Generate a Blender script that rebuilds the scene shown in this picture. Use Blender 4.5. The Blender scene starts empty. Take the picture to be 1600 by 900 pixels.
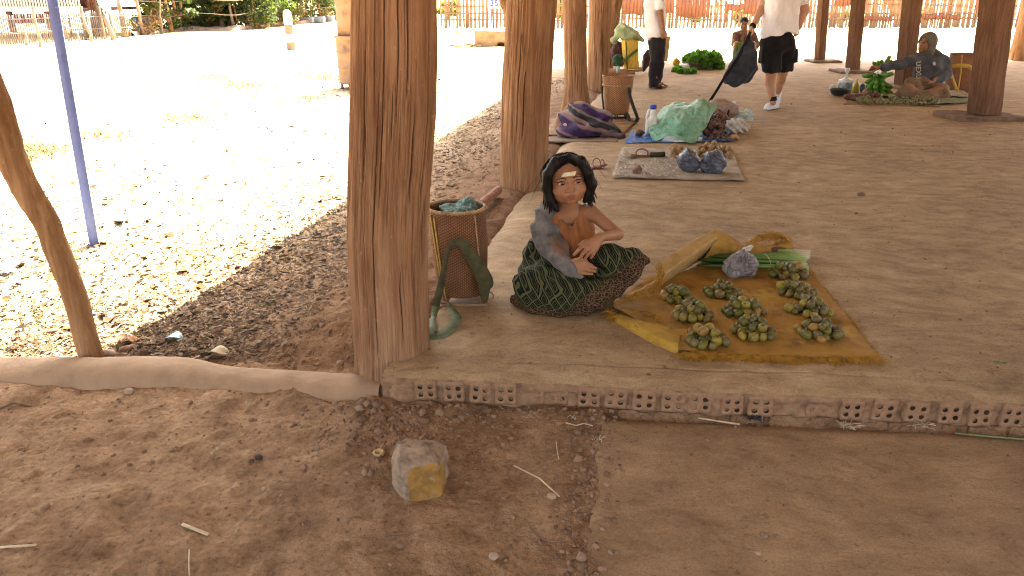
import bpy, bmesh, math, random
import numpy as np
from mathutils import Vector, Matrix, Euler

R = math.radians
rng = np.random.default_rng(7)
random.seed(7)
scene = bpy.context.scene
COL = scene.collection

# ------------------------------------------------------------------ camera
CAM_H = 1.5
PITCH = R(20.97)                       # looking down
FPX = 1200.0
cam_d = bpy.data.cameras.new("camera")
cam_d.sensor_width = 36.0
cam_d.lens = 36.0 * FPX / 1600.0
cam_d.clip_start = 0.05
cam_d.clip_end = 2000.0
cam = bpy.data.objects.new("camera", cam_d)
COL.objects.link(cam)
cam.location = (0, 0, CAM_H)
cam.rotation_euler = (math.pi / 2 - PITCH, 0, 0)
scene.camera = cam

# ------------------------------------------------------------------ light
SUN_EL = R(50.0)
SUN_DIR = Vector((0.34, 0.94, 0)).normalized()      # horizontal direction towards the sun
world = bpy.data.worlds.new("World")
scene.world = world
world.use_nodes = True
wn = world.node_tree.nodes
sky = wn.new("ShaderNodeTexSky")
sky.sky_type = 'NISHITA'
sky.sun_disc = False
sky.sun_elevation = SUN_EL
sky.sun_rotation = math.atan2(SUN_DIR.x, SUN_DIR.y)
sky.dust_density = 6.0
hazy = wn.new("ShaderNodeHueSaturation")               # hazy, whitish tropical sky
hazy.inputs["Saturation"].default_value = 0.35
world.node_tree.links.new(sky.outputs[0], hazy.inputs["Color"])
world.node_tree.links.new(hazy.outputs[0], wn["Background"].inputs[0])
wn["Background"].inputs[1].default_value = 0.085
sun_d = bpy.data.lights.new("sun", 'SUN')
sun_d.energy = 5.0
sun_d.angle = R(0.5)
sun_d.color = (1.0, 0.92, 0.78)
sun = bpy.data.objects.new("sun", sun_d)
COL.objects.link(sun)
sd = Vector((SUN_DIR.x * math.cos(SUN_EL), SUN_DIR.y * math.cos(SUN_EL), math.sin(SUN_EL)))
sun.rotation_euler = sd.to_track_quat('Z', 'Y').to_euler()
sun.location = sd * 40
SHADOW = -SUN_DIR / math.tan(SUN_EL)                # ground shift of a shadow per metre of height

scene.view_settings.view_transform = 'Standard'
scene.view_settings.look = 'None'
scene.view_settings.gamma = 1.0
scene.view_settings.use_curve_mapping = False
scene.view_settings.exposure = 3.6
scene.cycles.max_bounces = 8
scene.cycles.diffuse_bounces = 5
scene.cycles.use_denoising = True
scene.cycles.filter_width = 1.1

# ------------------------------------------------------------------ measuring helpers (used to find where a thing stands)
CP, SP = math.cos(PITCH), math.sin(PITCH)
def W(px, py, z=0.15):
    """point of the horizontal plane z seen at pixel px, py of the 1600x900 photograph"""
    u, v = (px - 800) / FPX, (450 - py) / FPX
    dy, dz = CP + v * SP, -SP + v * CP
    t = (z - CAM_H) / dz
    return Vector((u * t, dy * t, z))
def P(px, py, Y):
    """point of the upright plane y = Y seen at pixel px, py"""
    u, v = (px - 800) / FPX, (450 - py) / FPX
    dy, dz = CP + v * SP, -SP + v * CP
    t = Y / dy
    return Vector((u * t, Y, CAM_H + dz * t))
def ppm(py, Y):
    """pixels per metre at that depth"""
    v = (450 - py) / FPX
    return FPX * (CP + v * SP) / Y

# ------------------------------------------------------------------ object helpers
def tag(o, label=None, cat=None, group=None, kind=None):
    if label: o["label"] = label
    if cat: o["category"] = cat
    if group: o["group"] = group
    if kind: o["kind"] = kind
    return o
def thing(name, loc, label, cat, group=None, rz=0.0):
    o = bpy.data.objects.new(name, None)
    o.empty_display_size = 0.05
    COL.objects.link(o)
    o.location = loc
    o.rotation_euler = (0, 0, rz)
    bpy.context.view_layer.update()
    return tag(o, label, cat, group)
def mesh_np(name, V, F, smooth=True):
    V = np.asarray(V, dtype=np.float32).reshape(-1, 3)
    me = bpy.data.meshes.new(name)
    me.vertices.add(len(V))
    me.vertices.foreach_set("co", V.ravel())
    if isinstance(F, np.ndarray):
        n, k = F.shape
        me.loops.add(n * k)
        me.polygons.add(n)
        me.loops.foreach_set("vertex_index", F.astype(np.int32).ravel())
        me.polygons.foreach_set("loop_start", np.arange(0, n * k, k, dtype=np.int32))
    else:
        tot = sum(len(f) for f in F)
        me.loops.add(tot)
        me.polygons.add(len(F))
        me.loops.foreach_set("vertex_index", [i for f in F for i in f])
        st, a = [], 0
        for f in F:
            st.append(a); a += len(f)
        me.polygons.foreach_set("loop_start", st)
    me.update(calc_edges=True)
    me.validate()
    if smooth:
        me.polygons.foreach_set("use_smooth", np.ones(len(me.polygons), dtype=bool))
    return me
def put(name, me, mats, parent=None, **kw):
    """link a mesh given in world coordinates as ONE object; child keeps world position"""
    o = bpy.data.objects.new(name, me)
    COL.objects.link(o)
    if mats is not None and len(me.materials) == 0:
        for m in (mats if isinstance(mats, (list, tuple)) else [mats]):
            me.materials.append(m)
    if parent is not None:
        o.parent = parent
        o.matrix_parent_inverse = Matrix.LocRotScale(parent.location, parent.rotation_euler, None).inverted()
    if kw: tag(o, **kw)
    return o
def centre_origin(o):
    """move the origin of a top-level mesh to the middle of its base"""
    me = o.data
    n = len(me.vertices)
    co = np.empty(n * 3, dtype=np.float32); me.vertices.foreach_get("co", co)
    co = co.reshape(-1, 3)
    c = np.array([(co[:, 0].min() + co[:, 0].max()) / 2, (co[:, 1].min() + co[:, 1].max()) / 2, co[:, 2].min()], dtype=np.float32)
    me.vertices.foreach_set("co", (co - c).ravel())
    me.update()
    o.location = c.tolist()
    return o
def solo(name, me, mats, label, cat, group=None, kind=None):
    return tag(centre_origin(put(name, me, mats)), label, cat, group, kind)

def m3(r):
    return np.array(r.to_matrix() if hasattr(r, 'to_matrix') else r.to_3x3())

class MB:
    """collects shapes into one mesh"""
    def __init__(s): s.V, s.F, s.n = [], [], 0
    def add(s, V, F):
        V = np.asarray(V, dtype=float).reshape(-1, 3)
        s.V.append(V); s.F += [tuple(int(i) + s.n for i in f) for f in F]; s.n += len(V)
        return s
    def box(s, c, size, rot=None):
        h = np.array(size) / 2
        V = np.array([(x, y, z) for x in (-1, 1) for y in (-1, 1) for z in (-1, 1)]) * h
        if rot is not None: V = V @ m3(rot).T
        V = V + np.array(c)
        return s.add(V, [(0, 1, 3, 2), (4, 6, 7, 5), (0, 4, 5, 1), (2, 3, 7, 6), (0, 2, 6, 4), (1, 5, 7, 3)])
    def tube(s, pts, r, n=8, caps=True, flat=None):
        """pts: polyline; r: radius or list; flat: (factor, up) flattens along the second axis"""
        pts = [Vector(p) for p in pts]
        rs = r if isinstance(r, (list, tuple, np.ndarray)) else [r] * len(pts)
        V = []; up0 = Vector((0, 0, 1))
        prev = None
        for i, p in enumerate(pts):
            t = (pts[min(i + 1, len(pts) - 1)] - pts[max(i - 1, 0)])
            if t.length < 1e-9: t = Vector((0, 0, 1))
            t.normalize()
            if prev is None:
                a = up0 if abs(t.z) < 0.9 else Vector((1, 0, 0))
                if flat is not None: a = Vector(flat[1])
                x = t.cross(a).normalized()
            else:
                x = (prev - t * prev.dot(t))
                x = x.normalized() if x.length > 1e-6 else t.orthogonal().normalized()
            prev = x
            y = t.cross(x).normalized()
            fy = flat[0] if flat is not None else 1.0
            for k in range(n):
                a = 2 * math.pi * k / n
                V.append(p + x * math.cos(a) * rs[i] + y * math.sin(a) * rs[i] * fy)
        F = []
        for i in range(len(pts) - 1):
            for k in range(n):
                F.append((i * n + k, i * n + (k + 1) % n, (i + 1) * n + (k + 1) % n, (i + 1) * n + k))
        if caps:
            F.append(tuple(range(n - 1, -1, -1)))
            F.append(tuple((len(pts) - 1) * n + k for k in range(n)))
        return s.add([tuple(v) for v in V], F)
    def lathe(s, c, prof, n=24, cap_bottom=True, cap_top=False, sx=1.0, sy=1.0, rot=None):
        V = []
        for (r, z) in prof:
            for k in range(n):
                a = 2 * math.pi * k / n
                V.append((r * math.cos(a) * sx, r * math.sin(a) * sy, z))
        V = np.array(V)
        if rot is not None: V = V @ m3(rot).T
        V = V + np.array(c)
        F = [(i * n + k, i * n + (k + 1) % n, (i + 1) * n + (k + 1) % n, (i + 1) * n + k) for i in range(len(prof) - 1) for k in range(n)]
        if cap_bottom: F.append(tuple(range(n - 1, -1, -1)))
        if cap_top: F.append(tuple((len(prof) - 1) * n + k for k in range(n)))
        return s.add(V, F)
    def mesh(s, name, smooth=True):
        return mesh_np(name, np.concatenate(s.V), s.F, smooth)

# ------------------------------------------------------------------ numpy noise
def _hash(ix, iy, iz, seed):
    h = (ix.astype(np.int64) * 374761393 + iy.astype(np.int64) * 668265263 + iz.astype(np.int64) * 2147483647 + seed * 1274126177) & 0xFFFFFFFF
    h = ((h ^ (h >> 13)) * 1274126177) & 0xFFFFFFFF
    return ((h ^ (h >> 16)) & 0xFFFFFF).astype(np.float32) / float(0xFFFFFF)
def vnoise(x, y, z=None, seed=0):
    """value noise in -1..1"""
    x = np.asarray(x, dtype=np.float32); y = np.asarray(y, dtype=np.float32)
    z = np.zeros_like(x + y) if z is None else np.asarray(z, dtype=np.float32)
    x, y, z = np.broadcast_arrays(x, y, z)
    fx, fy, fz = np.floor(x), np.floor(y), np.floor(z)
    tx, ty, tz = x - fx, y - fy, z - fz
    tx, ty, tz = [t * t * t * (t * (t * 6 - 15) + 10) for t in (tx, ty, tz)]
    out = 0
    flat = not np.any(z)
    for dz in ((0,) if flat else (0, 1)):
        wz = 1.0 if flat else (tz if dz else 1 - tz)
        for dy in (0, 1):
            wy = ty if dy else 1 - ty
            for dx in (0, 1):
                wx = tx if dx else 1 - tx
                out = out + wx * wy * wz * _hash(fx + dx, fy + dy, fz + dz, seed)
    return out * 2 - 1
def fbm(x, y, z=None, oct=4, seed=0, gain=0.5):
    a, s, tot, f = 1.0, 0, 0, 1.0
    for o in range(oct):
        s = s + a * vnoise(np.asarray(x) * f, np.asarray(y) * f, None if z is None else np.asarray(z) * f, seed + o * 17)
        tot += a; a *= gain; f *= 2.03
    return s / tot
def sstep(a, b, x):
    t = np.clip((x - a) / (b - a), 0, 1)
    return t * t * (3 - 2 * t)

# ------------------------------------------------------------------ signed distance modelling
class SDF:
    def __init__(s, lo, hi, res):
        s.lo, s.res = np.array(lo, dtype=np.float32), res
        s.n = [int(math.ceil((h - l) / res)) + 1 for l, h in zip(lo, hi)]
        s.ax = [s.lo[i] + np.arange(s.n[i], dtype=np.float32) * res for i in range(3)]
        s.d = np.full(s.n, 1.0, dtype=np.float32)
    def _loc(s, lo, hi, m):
        sl = []
        for i in range(3):
            a = int(max(0, math.floor((lo[i] - m - s.lo[i]) / s.res)))
            b = int(min(s.n[i], math.ceil((hi[i] + m - s.lo[i]) / s.res) + 1))
            if b <= a: return None, None
            sl.append(slice(a, b))
        g = (s.ax[0][sl[0]][:, None, None], s.ax[1][sl[1]][None, :, None], s.ax[2][sl[2]][None, None, :])
        return tuple(sl), g
    def _mix(s, sl, d, k, op):
        a = s.d[sl]
        if op == 'u':
            if k > 0:
                h = np.clip(0.5 + 0.5 * (a - d) / k, 0, 1)
                s.d[sl] = a + (d - a) * h - k * h * (1 - h)
            else: s.d[sl] = np.minimum(a, d)
        elif op == 's':
            d = -d
            h = np.clip(0.5 - 0.5 * (a - d) / max(k, 1e-5), 0, 1)
            s.d[sl] = a + (d - a) * h + k * h * (1 - h)
    def cap(s, a, b, ra, rb=None, k=0.01, op='u'):
        rb = ra if rb is None else rb
        a, b = np.array(a, dtype=np.float32), np.array(b, dtype=np.float32)
        r = max(ra, rb)
        sl, g = s._loc(np.minimum(a, b) - r, np.maximum(a, b) + r, k + 3 * s.res)
        if sl is None: return s
        ba = b - a
        L = float(ba @ ba) + 1e-12
        pa = [g[i] - a[i] for i in range(3)]
        h = np.clip((pa[0] * ba[0] + pa[1] * ba[1] + pa[2] * ba[2]) / L, 0, 1)
        d = np.sqrt((pa[0] - ba[0] * h) ** 2 + (pa[1] - ba[1] * h) ** 2 + (pa[2] - ba[2] * h) ** 2) - (ra + (rb - ra) * h)
        s._mix(sl, d, k, op)
        return s
    def chain(s, pts, rs, k=0.01):
        for i in range(len(pts) - 1): s.cap(pts[i], pts[i + 1], rs[i], rs[i + 1], k)
        return s
    def ell(s, c, r, rot=None, k=0.01, op='u'):
        c = np.array(c, dtype=np.float32); r = np.array(r, dtype=np.float32)
        m = float(r.max())
        ext = np.array([m, m, m]) if rot is not None else r
        sl, g = s._loc(c - ext, c + ext, k + 3 * s.res)
        if sl is None: return s
        p = [g[i] - c[i] for i in range(3)]
        if rot is not None:
            M = m3(rot).T
            p = [M[i, 0] * p[0] + M[i, 1] * p[1] + M[i, 2] * p[2] for i in range(3)]
        k0 = np.sqrt((p[0] / r[0]) ** 2 + (p[1] / r[1]) ** 2 + (p[2] / r[2]) ** 2)
        k1 = np.sqrt((p[0] / r[0] ** 2) ** 2 + (p[1] / r[1] ** 2) ** 2 + (p[2] / r[2] ** 2) ** 2) + 1e-9
        s._mix(sl, k0 * (k0 - 1) / k1, k, op)
        return s
    def bx(s, c, h, rot=None, rnd=0.005, k=0.0, op='u'):
        c = np.array(c, dtype=np.float32)
        m = float(np.linalg.norm(h))
        sl, g = s._loc(c - m, c + m, k + 3 * s.res)
        if sl is None: return s
        p = [g[i] - c[i] for i in range(3)]
        if rot is not None:
            M = m3(rot).T
            p = [M[i, 0] * p[0] + M[i, 1] * p[1] + M[i, 2] * p[2] for i in range(3)]
        q = [np.abs(p[i]) - (h[i] - rnd) for i in range(3)]
        d = np.sqrt(sum(np.maximum(a, 0) ** 2 for a in q)) + np.minimum(np.maximum(q[0], np.maximum(q[1], q[2])), 0) - rnd
        s._mix(sl, d, k, op)
        return s
    def grid(s):
        return s.ax[0][:, None, None], s.ax[1][None, :, None], s.ax[2][None, None, :]
    def cut_below(s, z):
        s.d = np.maximum(s.d, z - s.ax[2][None, None, :]); return s
    def rough(s, amp, freq, seed=0, oct=3, stretch=(1, 1, 1)):
        """displace near the surface only"""
        m = np.abs(s.d) < amp * 2 + s.res * 3
        idx = np.nonzero(m)
        x, y, z = s.ax[0][idx[0]], s.ax[1][idx[1]], s.ax[2][idx[2]]
        s.d[idx] += amp * fbm(x * freq * stretch[0], y * freq * stretch[1], z * freq * stretch[2], oct=oct, seed=seed)
        return s
    def warp(s, fn, band=0.03):
        m = np.abs(s.d) < band
        idx = np.nonzero(m)
        s.d[idx] += fn(s.ax[0][idx[0]], s.ax[1][idx[1]], s.ax[2][idx[2]])
        return s
    def mesh(s, name):
        d = s.d
        d[0], d[-1], d[:, 0], d[:, -1], d[:, :, 0], d[:, :, -1] = 1, 1, 1, 1, 1, 1
        ins = d < 0
        nx, ny, nz = d.shape
        cnt = np.zeros((nx - 1, ny - 1, nz - 1), dtype=np.int8)
        for i in (0, 1):
            for j in (0, 1):
                for k in (0, 1):
                    cnt += ins[i:nx - 1 + i, j:ny - 1 + j, k:nz - 1 + k]
        act = np.nonzero((cnt > 0) & (cnt < 8))
        N = len(act[0])
        idm = np.full((nx - 1, ny - 1, nz - 1), -1, dtype=np.int32)
        idm[act] = np.arange(N)
        base = np.stack(act, 1)
        acc = np.zeros((N, 3), dtype=np.float32); num = np.zeros(N, dtype=np.float32)
        corners = [(i, j, k) for i in (0, 1) for j in (0, 1) for k in (0, 1)]
        for c0 in corners:
            for ax in range(3):
                if c0[ax] == 1: continue
                c1 = list(c0); c1[ax] = 1
                d0 = d[base[:, 0] + c0[0], base[:, 1] + c0[1], base[:, 2] + c0[2]]
                d1 = d[base[:, 0] + c1[0], base[:, 1] + c1[1], base[:, 2] + c1[2]]
                m = (d0 < 0) != (d1 < 0)
                t = np.where(m, d0 / np.where(m, d0 - d1, 1), 0)
                for a in range(3):
                    acc[:, a] += np.where(m, c0[a] + (t if a == ax else 0), 0)
                num += m
        V = s.lo + (base + acc / num[:, None]) * s.res
        Fs = []
        for ax in range(3):
            sl0 = [slice(1, -1)] * 3; sl1 = [slice(1, -1)] * 3
            sl0[ax] = slice(0, -1); sl1[ax] = slice(1, None)
            a, b = ins[tuple(sl0)], ins[tuple(sl1)]
            e = np.nonzero(a != b)
            off = [1, 1, 1]; off[ax] = 0
            p = [e[q] + off[q] for q in range(3)]
            u, v = (ax + 1) % 3, (ax + 2) % 3
            def cell(du, dv):
                q = [p[0].copy(), p[1].copy(), p[2].copy()]
                q[u] -= du; q[v] -= dv
                return idm[q[0], q[1], q[2]]
            quad = np.stack([cell(1, 1), cell(0, 1), cell(0, 0), cell(1, 0)], 1)
            flip = b[e]
            quad[flip] = quad[flip][:, ::-1]
            Fs.append(quad)
        F = np.concatenate(Fs)
        F = F[(F >= 0).all(1)]
        return mesh_np(name, V, F)

# ------------------------------------------------------------------ materials
class NT:
    """small node-tree writer"""
    def __init__(s, name):
        s.m = bpy.data.materials.new(name); s.m.use_nodes = True
        s.t = s.m.node_tree; s.n = s.t.nodes; s.l = s.t.links
        s.b = s.n["Principled BSDF"]
        s.tc = s.n.new("ShaderNodeTexCoord")
    def link(s, a, b): s.l.new(a, b)
    def co(s, scale=(1, 1, 1), rot=(0, 0, 0), src="Object", warp=0.0, wscale=3.0):
        mp = s.n.new("ShaderNodeMapping")
        mp.inputs["Scale"].default_value = scale; mp.inputs["Rotation"].default_value = rot
        o = s.tc.outputs[src]
        if warp:
            nz = s.noise(o, wscale, 2)
            v = s.n.new("ShaderNodeVectorMath"); v.operation = 'MULTIPLY_ADD'
            s.link(nz.outputs["Color"], v.inputs[0]); v.inputs[1].default_value = (warp,) * 3; s.link(o, v.inputs[2])
            o = v.outputs[0]
        s.link(o, mp.inputs["Vector"])
        return mp.outputs[0]
    def noise(s, vec, scale, detail=4, rough=0.55, dist=0.0):
        n = s.n.new("ShaderNodeTexNoise")
        n.inputs["Scale"].default_value = scale; n.inputs["Detail"].default_value = detail
        n.inputs["Roughness"].default_value = rough; n.inputs["Distortion"].default_value = dist
        s.link(vec, n.inputs["Vector"]); return n
    def vor(s, vec, scale, feature='F1'):
        n = s.n.new("ShaderNodeTexVoronoi"); n.feature = feature
        n.inputs["Scale"].default_value = scale; s.link(vec, n.inputs["Vector"]); return n
    def ramp(s, fac, stops):
        r = s.n.new("ShaderNodeValToRGB")
        e = r.color_ramp.elements
        while len(e) < len(stops): e.new(0.5)
        for i, (p, c) in enumerate(stops):
            e[i].position = p; e[i].color = tuple(c) + (1,) if len(c) == 3 else c
        s.link(fac, r.inputs[0]); return r.outputs[0]
    def math(s, op, a, b=None, clamp=False):
        n = s.n.new("ShaderNodeMath"); n.operation = op; n.use_clamp = clamp
        for i, v in enumerate((a, b)):
            if v is None: continue
            if isinstance(v, (int, float)): n.inputs[i].default_value = v
            else: s.link(v, n.inputs[i])
        return n.outputs[0]
    def mix(s, fac, a, b, mode='MIX'):
        n = s.n.new("ShaderNodeMix"); n.data_type = 'RGBA'; n.blend_type = mode
        ins = [i for i in n.inputs if i.type == 'RGBA']
        f = n.inputs[0]
        if isinstance(fac, (int, float)): f.default_value = fac
        else: s.link(fac, f)
        for i, v in zip(ins, (a, b)):
            if isinstance(v, (tuple, list)): i.default_value = tuple(v) + (1,) if len(v) == 3 else v
            else: s.link(v, i)
        return [o for o in n.outputs if o.type == 'RGBA'][0]
    def bump(s, h, strength=0.5, dist=0.01, normal=None):
        n = s.n.new("ShaderNodeBump"); n.inputs["Strength"].default_value = strength; n.inputs["Distance"].default_value = dist
        s.link(h, n.inputs["Height"])
        if normal is not None: s.link(normal, n.inputs["Normal"])
        return n.outputs[0]
    def out(s, col=None, rough=0.8, normal=None, metal=0.0, spec=0.3, trans=0.0, alpha=1.0, sheen=0.0, sss=0.0):
        b = s.b
        if col is not None:
            if isinstance(col, (tuple, list)): b.inputs["Base Color"].default_value = tuple(col[:3]) + (1,)
            else: s.link(col, b.inputs["Base Color"])
        if isinstance(rough, (int, float)): b.inputs["Roughness"].default_value = rough
        else: s.link(rough, b.inputs["Roughness"])
        if normal is not None: s.link(normal, b.inputs["Normal"])
        b.inputs["Metallic"].default_value = metal
        b.inputs["Specular IOR Level"].default_value = spec
        b.inputs["Transmission Weight"].default_value = trans
        b.inputs["Alpha"].default_value = alpha
        if sheen: b.inputs["Sheen Weight"].default_value = sheen
        if sss:
            b.inputs["Subsurface Weight"].default_value = sss
            b.inputs["Subsurface Radius"].default_value = (0.02, 0.008, 0.004)
            b.inputs["Subsurface Scale"].default_value = 0.4
        return s.m
def sc(c, f): return tuple(min(1.0, x * f) for x in c)
def simple(name, c, var=0.25, scale=8, rough=0.8, bump=0.3, bscale=40, bdist=0.004, stretch=(1, 1, 1), spec=0.3, metal=0.0, c2=None, spots=None, warp=0.0, detail=5):
    """mottled surface: two-colour noise, fine relief"""
    t = NT(name)
    v = t.co(stretch, warp=warp)
    c2 = c2 or sc(c, 1 - var * 1.6)
    n1 = t.noise(v, scale, detail, 0.6)
    col = t.ramp(n1.outputs[0], [(0.3, c2), (0.5, c), (0.72, sc(c, 1 + var))])
    if spots:
        n2 = t.noise(v, spots[1], 3, 0.7)
        f = t.ramp(n2.outputs[0], [(spots[2], (0, 0, 0)), (min(1, spots[2] + 0.08), (1, 1, 1))])
        col = t.mix(f, col, spots[0])
    nb = t.noise(v, bscale, 5, 0.65)
    nrm = t.bump(nb.outputs[0], bump, bdist) if bump else None
    return t.out(col, rough, nrm, metal, spec)
# ================================================================== materials of the setting
def mat_dirt():
    t = NT("dry_red_dirt")
    v = t.co((1, 1, 1))
    big = t.noise(v, 0.9, 4, 0.6)
    mid = t.noise(v, 7, 6, 0.65)
    fine = t.noise(v, 60, 6, 0.7)
    c = t.ramp(mid.outputs[0], [(0.28, (0.180, 0.108, 0.058)), (0.5, (0.300, 0.192, 0.110)), (0.75, (0.43, 0.295, 0.18))])
    g = t.ramp(big.outputs[0], [(0.35, (0.84, 0.80, 0.77)), (0.65, (1.05, 1.04, 1.02))])
    c = t.mix(1.0, c, g, 'MULTIPLY')
    f2 = t.ramp(fine.outputs[0], [(0.34, (0.60, 0.56, 0.53)), (0.47, (0.96, 0.96, 0.96)), (0.58, (1.05, 1.05, 1.05)), (0.70, (1.35, 1.33, 1.30))])
    scuff = t.ramp(t.noise(t.co((1, 1.5, 1), (0, 0, .5), warp=.25, wscale=5), 13, 6, 0.72, 0.8).outputs[0], [(0.36, (0.74, 0.72, 0.70)), (0.46, (1, 1, 1)), (0.56, (1, 1, 1)), (0.66, (1.20, 1.19, 1.17))])
    c = t.mix(0.9, c, scuff, 'MULTIPLY')
    c = t.mix(0.85, c, f2, 'MULTIPLY')
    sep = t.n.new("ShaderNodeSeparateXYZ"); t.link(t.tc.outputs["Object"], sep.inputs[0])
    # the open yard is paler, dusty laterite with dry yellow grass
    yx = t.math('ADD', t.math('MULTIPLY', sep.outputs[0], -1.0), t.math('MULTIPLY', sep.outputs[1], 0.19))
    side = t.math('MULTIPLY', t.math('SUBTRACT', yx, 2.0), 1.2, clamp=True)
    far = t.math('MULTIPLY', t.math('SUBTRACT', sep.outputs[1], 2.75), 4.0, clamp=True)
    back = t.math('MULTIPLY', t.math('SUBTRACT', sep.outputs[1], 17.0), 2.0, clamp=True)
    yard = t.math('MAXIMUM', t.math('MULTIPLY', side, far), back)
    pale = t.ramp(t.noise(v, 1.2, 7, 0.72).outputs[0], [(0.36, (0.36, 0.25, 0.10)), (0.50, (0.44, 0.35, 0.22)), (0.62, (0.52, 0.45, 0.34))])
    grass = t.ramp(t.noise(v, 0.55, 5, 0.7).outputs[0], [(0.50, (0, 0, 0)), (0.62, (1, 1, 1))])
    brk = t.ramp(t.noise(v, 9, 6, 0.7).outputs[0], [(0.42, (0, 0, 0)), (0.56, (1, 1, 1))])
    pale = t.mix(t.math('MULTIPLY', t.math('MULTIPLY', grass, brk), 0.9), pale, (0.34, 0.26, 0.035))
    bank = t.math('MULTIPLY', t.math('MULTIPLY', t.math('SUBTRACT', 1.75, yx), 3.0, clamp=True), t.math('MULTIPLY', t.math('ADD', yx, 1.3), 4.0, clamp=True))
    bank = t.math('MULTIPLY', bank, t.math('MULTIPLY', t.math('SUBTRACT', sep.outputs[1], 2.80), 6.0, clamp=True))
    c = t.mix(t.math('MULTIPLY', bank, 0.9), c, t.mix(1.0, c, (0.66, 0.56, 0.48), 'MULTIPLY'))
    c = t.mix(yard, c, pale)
    h = t.math('ADD', t.math('MULTIPLY', t.noise(v, 16, 5, 0.6, 0.4).outputs[0], 1.0), t.math('MULTIPLY', fine.outputs[0], 0.35))
    h = t.math('ADD', h, t.math('MULTIPLY', t.noise(v, 220, 3, 0.6).outputs[0], 0.12))
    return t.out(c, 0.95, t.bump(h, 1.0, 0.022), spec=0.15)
def mat_floor(name, lo, mid, hi, streak=True, bump=0.5):
    t = NT(name)
    v = t.co((1, 1, 1))
    vs = t.co((1.0, 1.7, 1), (0, 0, 0.3), warp=0.5, wscale=1.1)
    a = t.noise(v, 1.3, 5, 0.6)
    b = t.noise(vs, 5.5, 7, 0.68)
    c = t.ramp(b.outputs[0], [(0.27, lo), (0.5, mid), (0.74, hi)])
    g = t.ramp(a.outputs[0], [(0.32, (0.84, 0.82, 0.80)), (0.66, (1.1, 1.1, 1.1))])
    c = t.mix(1.0, c, g, 'MULTIPLY')
    sp = t.noise(v, 38, 3, 0.6)
    dk = t.ramp(sp.outputs[0], [(0.24, (0.55, 0.5, 0.46)), (0.36, (1, 1, 1))])
    c = t.mix(0.75, c, dk, 'MULTIPLY')
    sc_ = t.ramp(t.noise(t.co((1, 2.2, 1), (0, 0, 0.15), warp=0.35, wscale=4), 17, 6, 0.75, 0.7).outputs[0], [(0.34, (0.72, 0.69, 0.66)), (0.45, (1, 1, 1)), (0.57, (1, 1, 1)), (0.68, (1.17, 1.16, 1.15))])
    c = t.mix(0.9, c, sc_, 'MULTIPLY')
    fi = t.ramp(t.noise(v, 130, 4, 0.7).outputs[0], [(0.34, (0.72, 0.70, 0.68)), (0.5, (1, 1, 1)), (0.68, (1.22, 1.21, 1.2))])
    c = t.mix(0.7, c, fi, 'MULTIPLY')
    hh = t.math('ADD', t.math('MULTIPLY', b.outputs[0], 0.6), t.math('MULTIPLY', t.noise(vs, 26, 5, 0.7).outputs[0], 0.5))
    hh = t.math('ADD', hh, t.math('MULTIPLY', t.noise(v, 190, 3, 0.6).outputs[0], 0.10))
    return t.out(c, 0.85, t.bump(hh, bump, 0.020), spec=0.25)
def mat_wood(name, lo, mid, hi, scale=1.0, bump=0.8):
    t = NT(name)
    v = t.co((1, 1, 0.07), warp=0.02, wscale=2.0)
    a = t.noise(v, 26 * scale, 6, 0.68, 0.3)
    c = t.ramp(a.outputs[0], [(0.27, lo), (0.48, mid), (0.70, hi)])
    big = t.noise(t.co((1, 1, 0.5)), 2.4, 5, 0.62)
    g = t.ramp(big.outputs[0], [(0.3, (0.70, 0.66, 0.62)), (0.55, (1.0, 1.0, 1.0)), (0.75, (1.2, 1.2, 1.15))])
    c = t.mix(0.9, c, g, 'MULTIPLY')
    att = t.n.new("ShaderNodeAttribute"); att.attribute_name = "crack"
    c = t.mix(att.outputs["Fac"], c, sc(lo, 0.32))
    sp = t.ramp(t.noise(t.co((1, 1, 0.6)), 55, 3, 0.6).outputs[0], [(0.66, (0, 0, 0)), (0.73, (1, 1, 1))])
    c = t.mix(t.math('MULTIPLY', sp, 0.35), c, sc(hi, 1.3))
    h = t.math('ADD', a.outputs[0], t.math('MULTIPLY', t.noise(t.co((1, 1, 0.04)), 120, 4, 0.6).outputs[0], 0.5))
    return t.out(c, 0.85, t.bump(h, bump, 0.008), spec=0.2)
M_DIRT = mat_dirt()
M_PLAT = mat_floor("trodden_platform", (0.220, 0.145, 0.078), (0.345, 0.240, 0.136), (0.48, 0.355, 0.215))
M_SLAB = mat_floor("smooth_slab", (0.195, 0.120, 0.065), (0.285, 0.188, 0.106), (0.375, 0.258, 0.152), bump=0.3)
M_KERB = simple("smoothed_mortar", (0.335, 0.228, 0.142), 0.14, 9, 0.9, 0.5, 60, 0.004)
M_MUD = simple("mud_mortar", (0.29, 0.175, 0.10), 0.3, 22, 0.95, 0.9, 70, 0.008)
M_BRICK = simple("fired_brick", (0.30, 0.178, 0.10), 0.3, 26, 0.9, 0.8, 110, 0.005, c2=(0.20, 0.11, 0.06))
M_WOOD1 = mat_wood("weathered_hardwood", (0.20, 0.098, 0.048), (0.295, 0.165, 0.088), (0.40, 0.25, 0.145))
M_WOOD2 = mat_wood("sawn_post_timber", (0.085, 0.042, 0.024), (0.15, 0.080, 0.046), (0.22, 0.125, 0.075), 1.6, 0.5)
M_BARK = mat_wood("peeling_bark", (0.17, 0.085, 0.035), (0.30, 0.165, 0.075), (0.45, 0.28, 0.14), 1.2, 0.8)
M_ROOF = simple("roof_sheet", (0.30, 0.24, 0.19), 0.15, 3, 0.6, 0)
M_TRIM = simple("roof_timber", (0.20, 0.12, 0.07), 0.2, 6, 0.8, 0.3)

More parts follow.
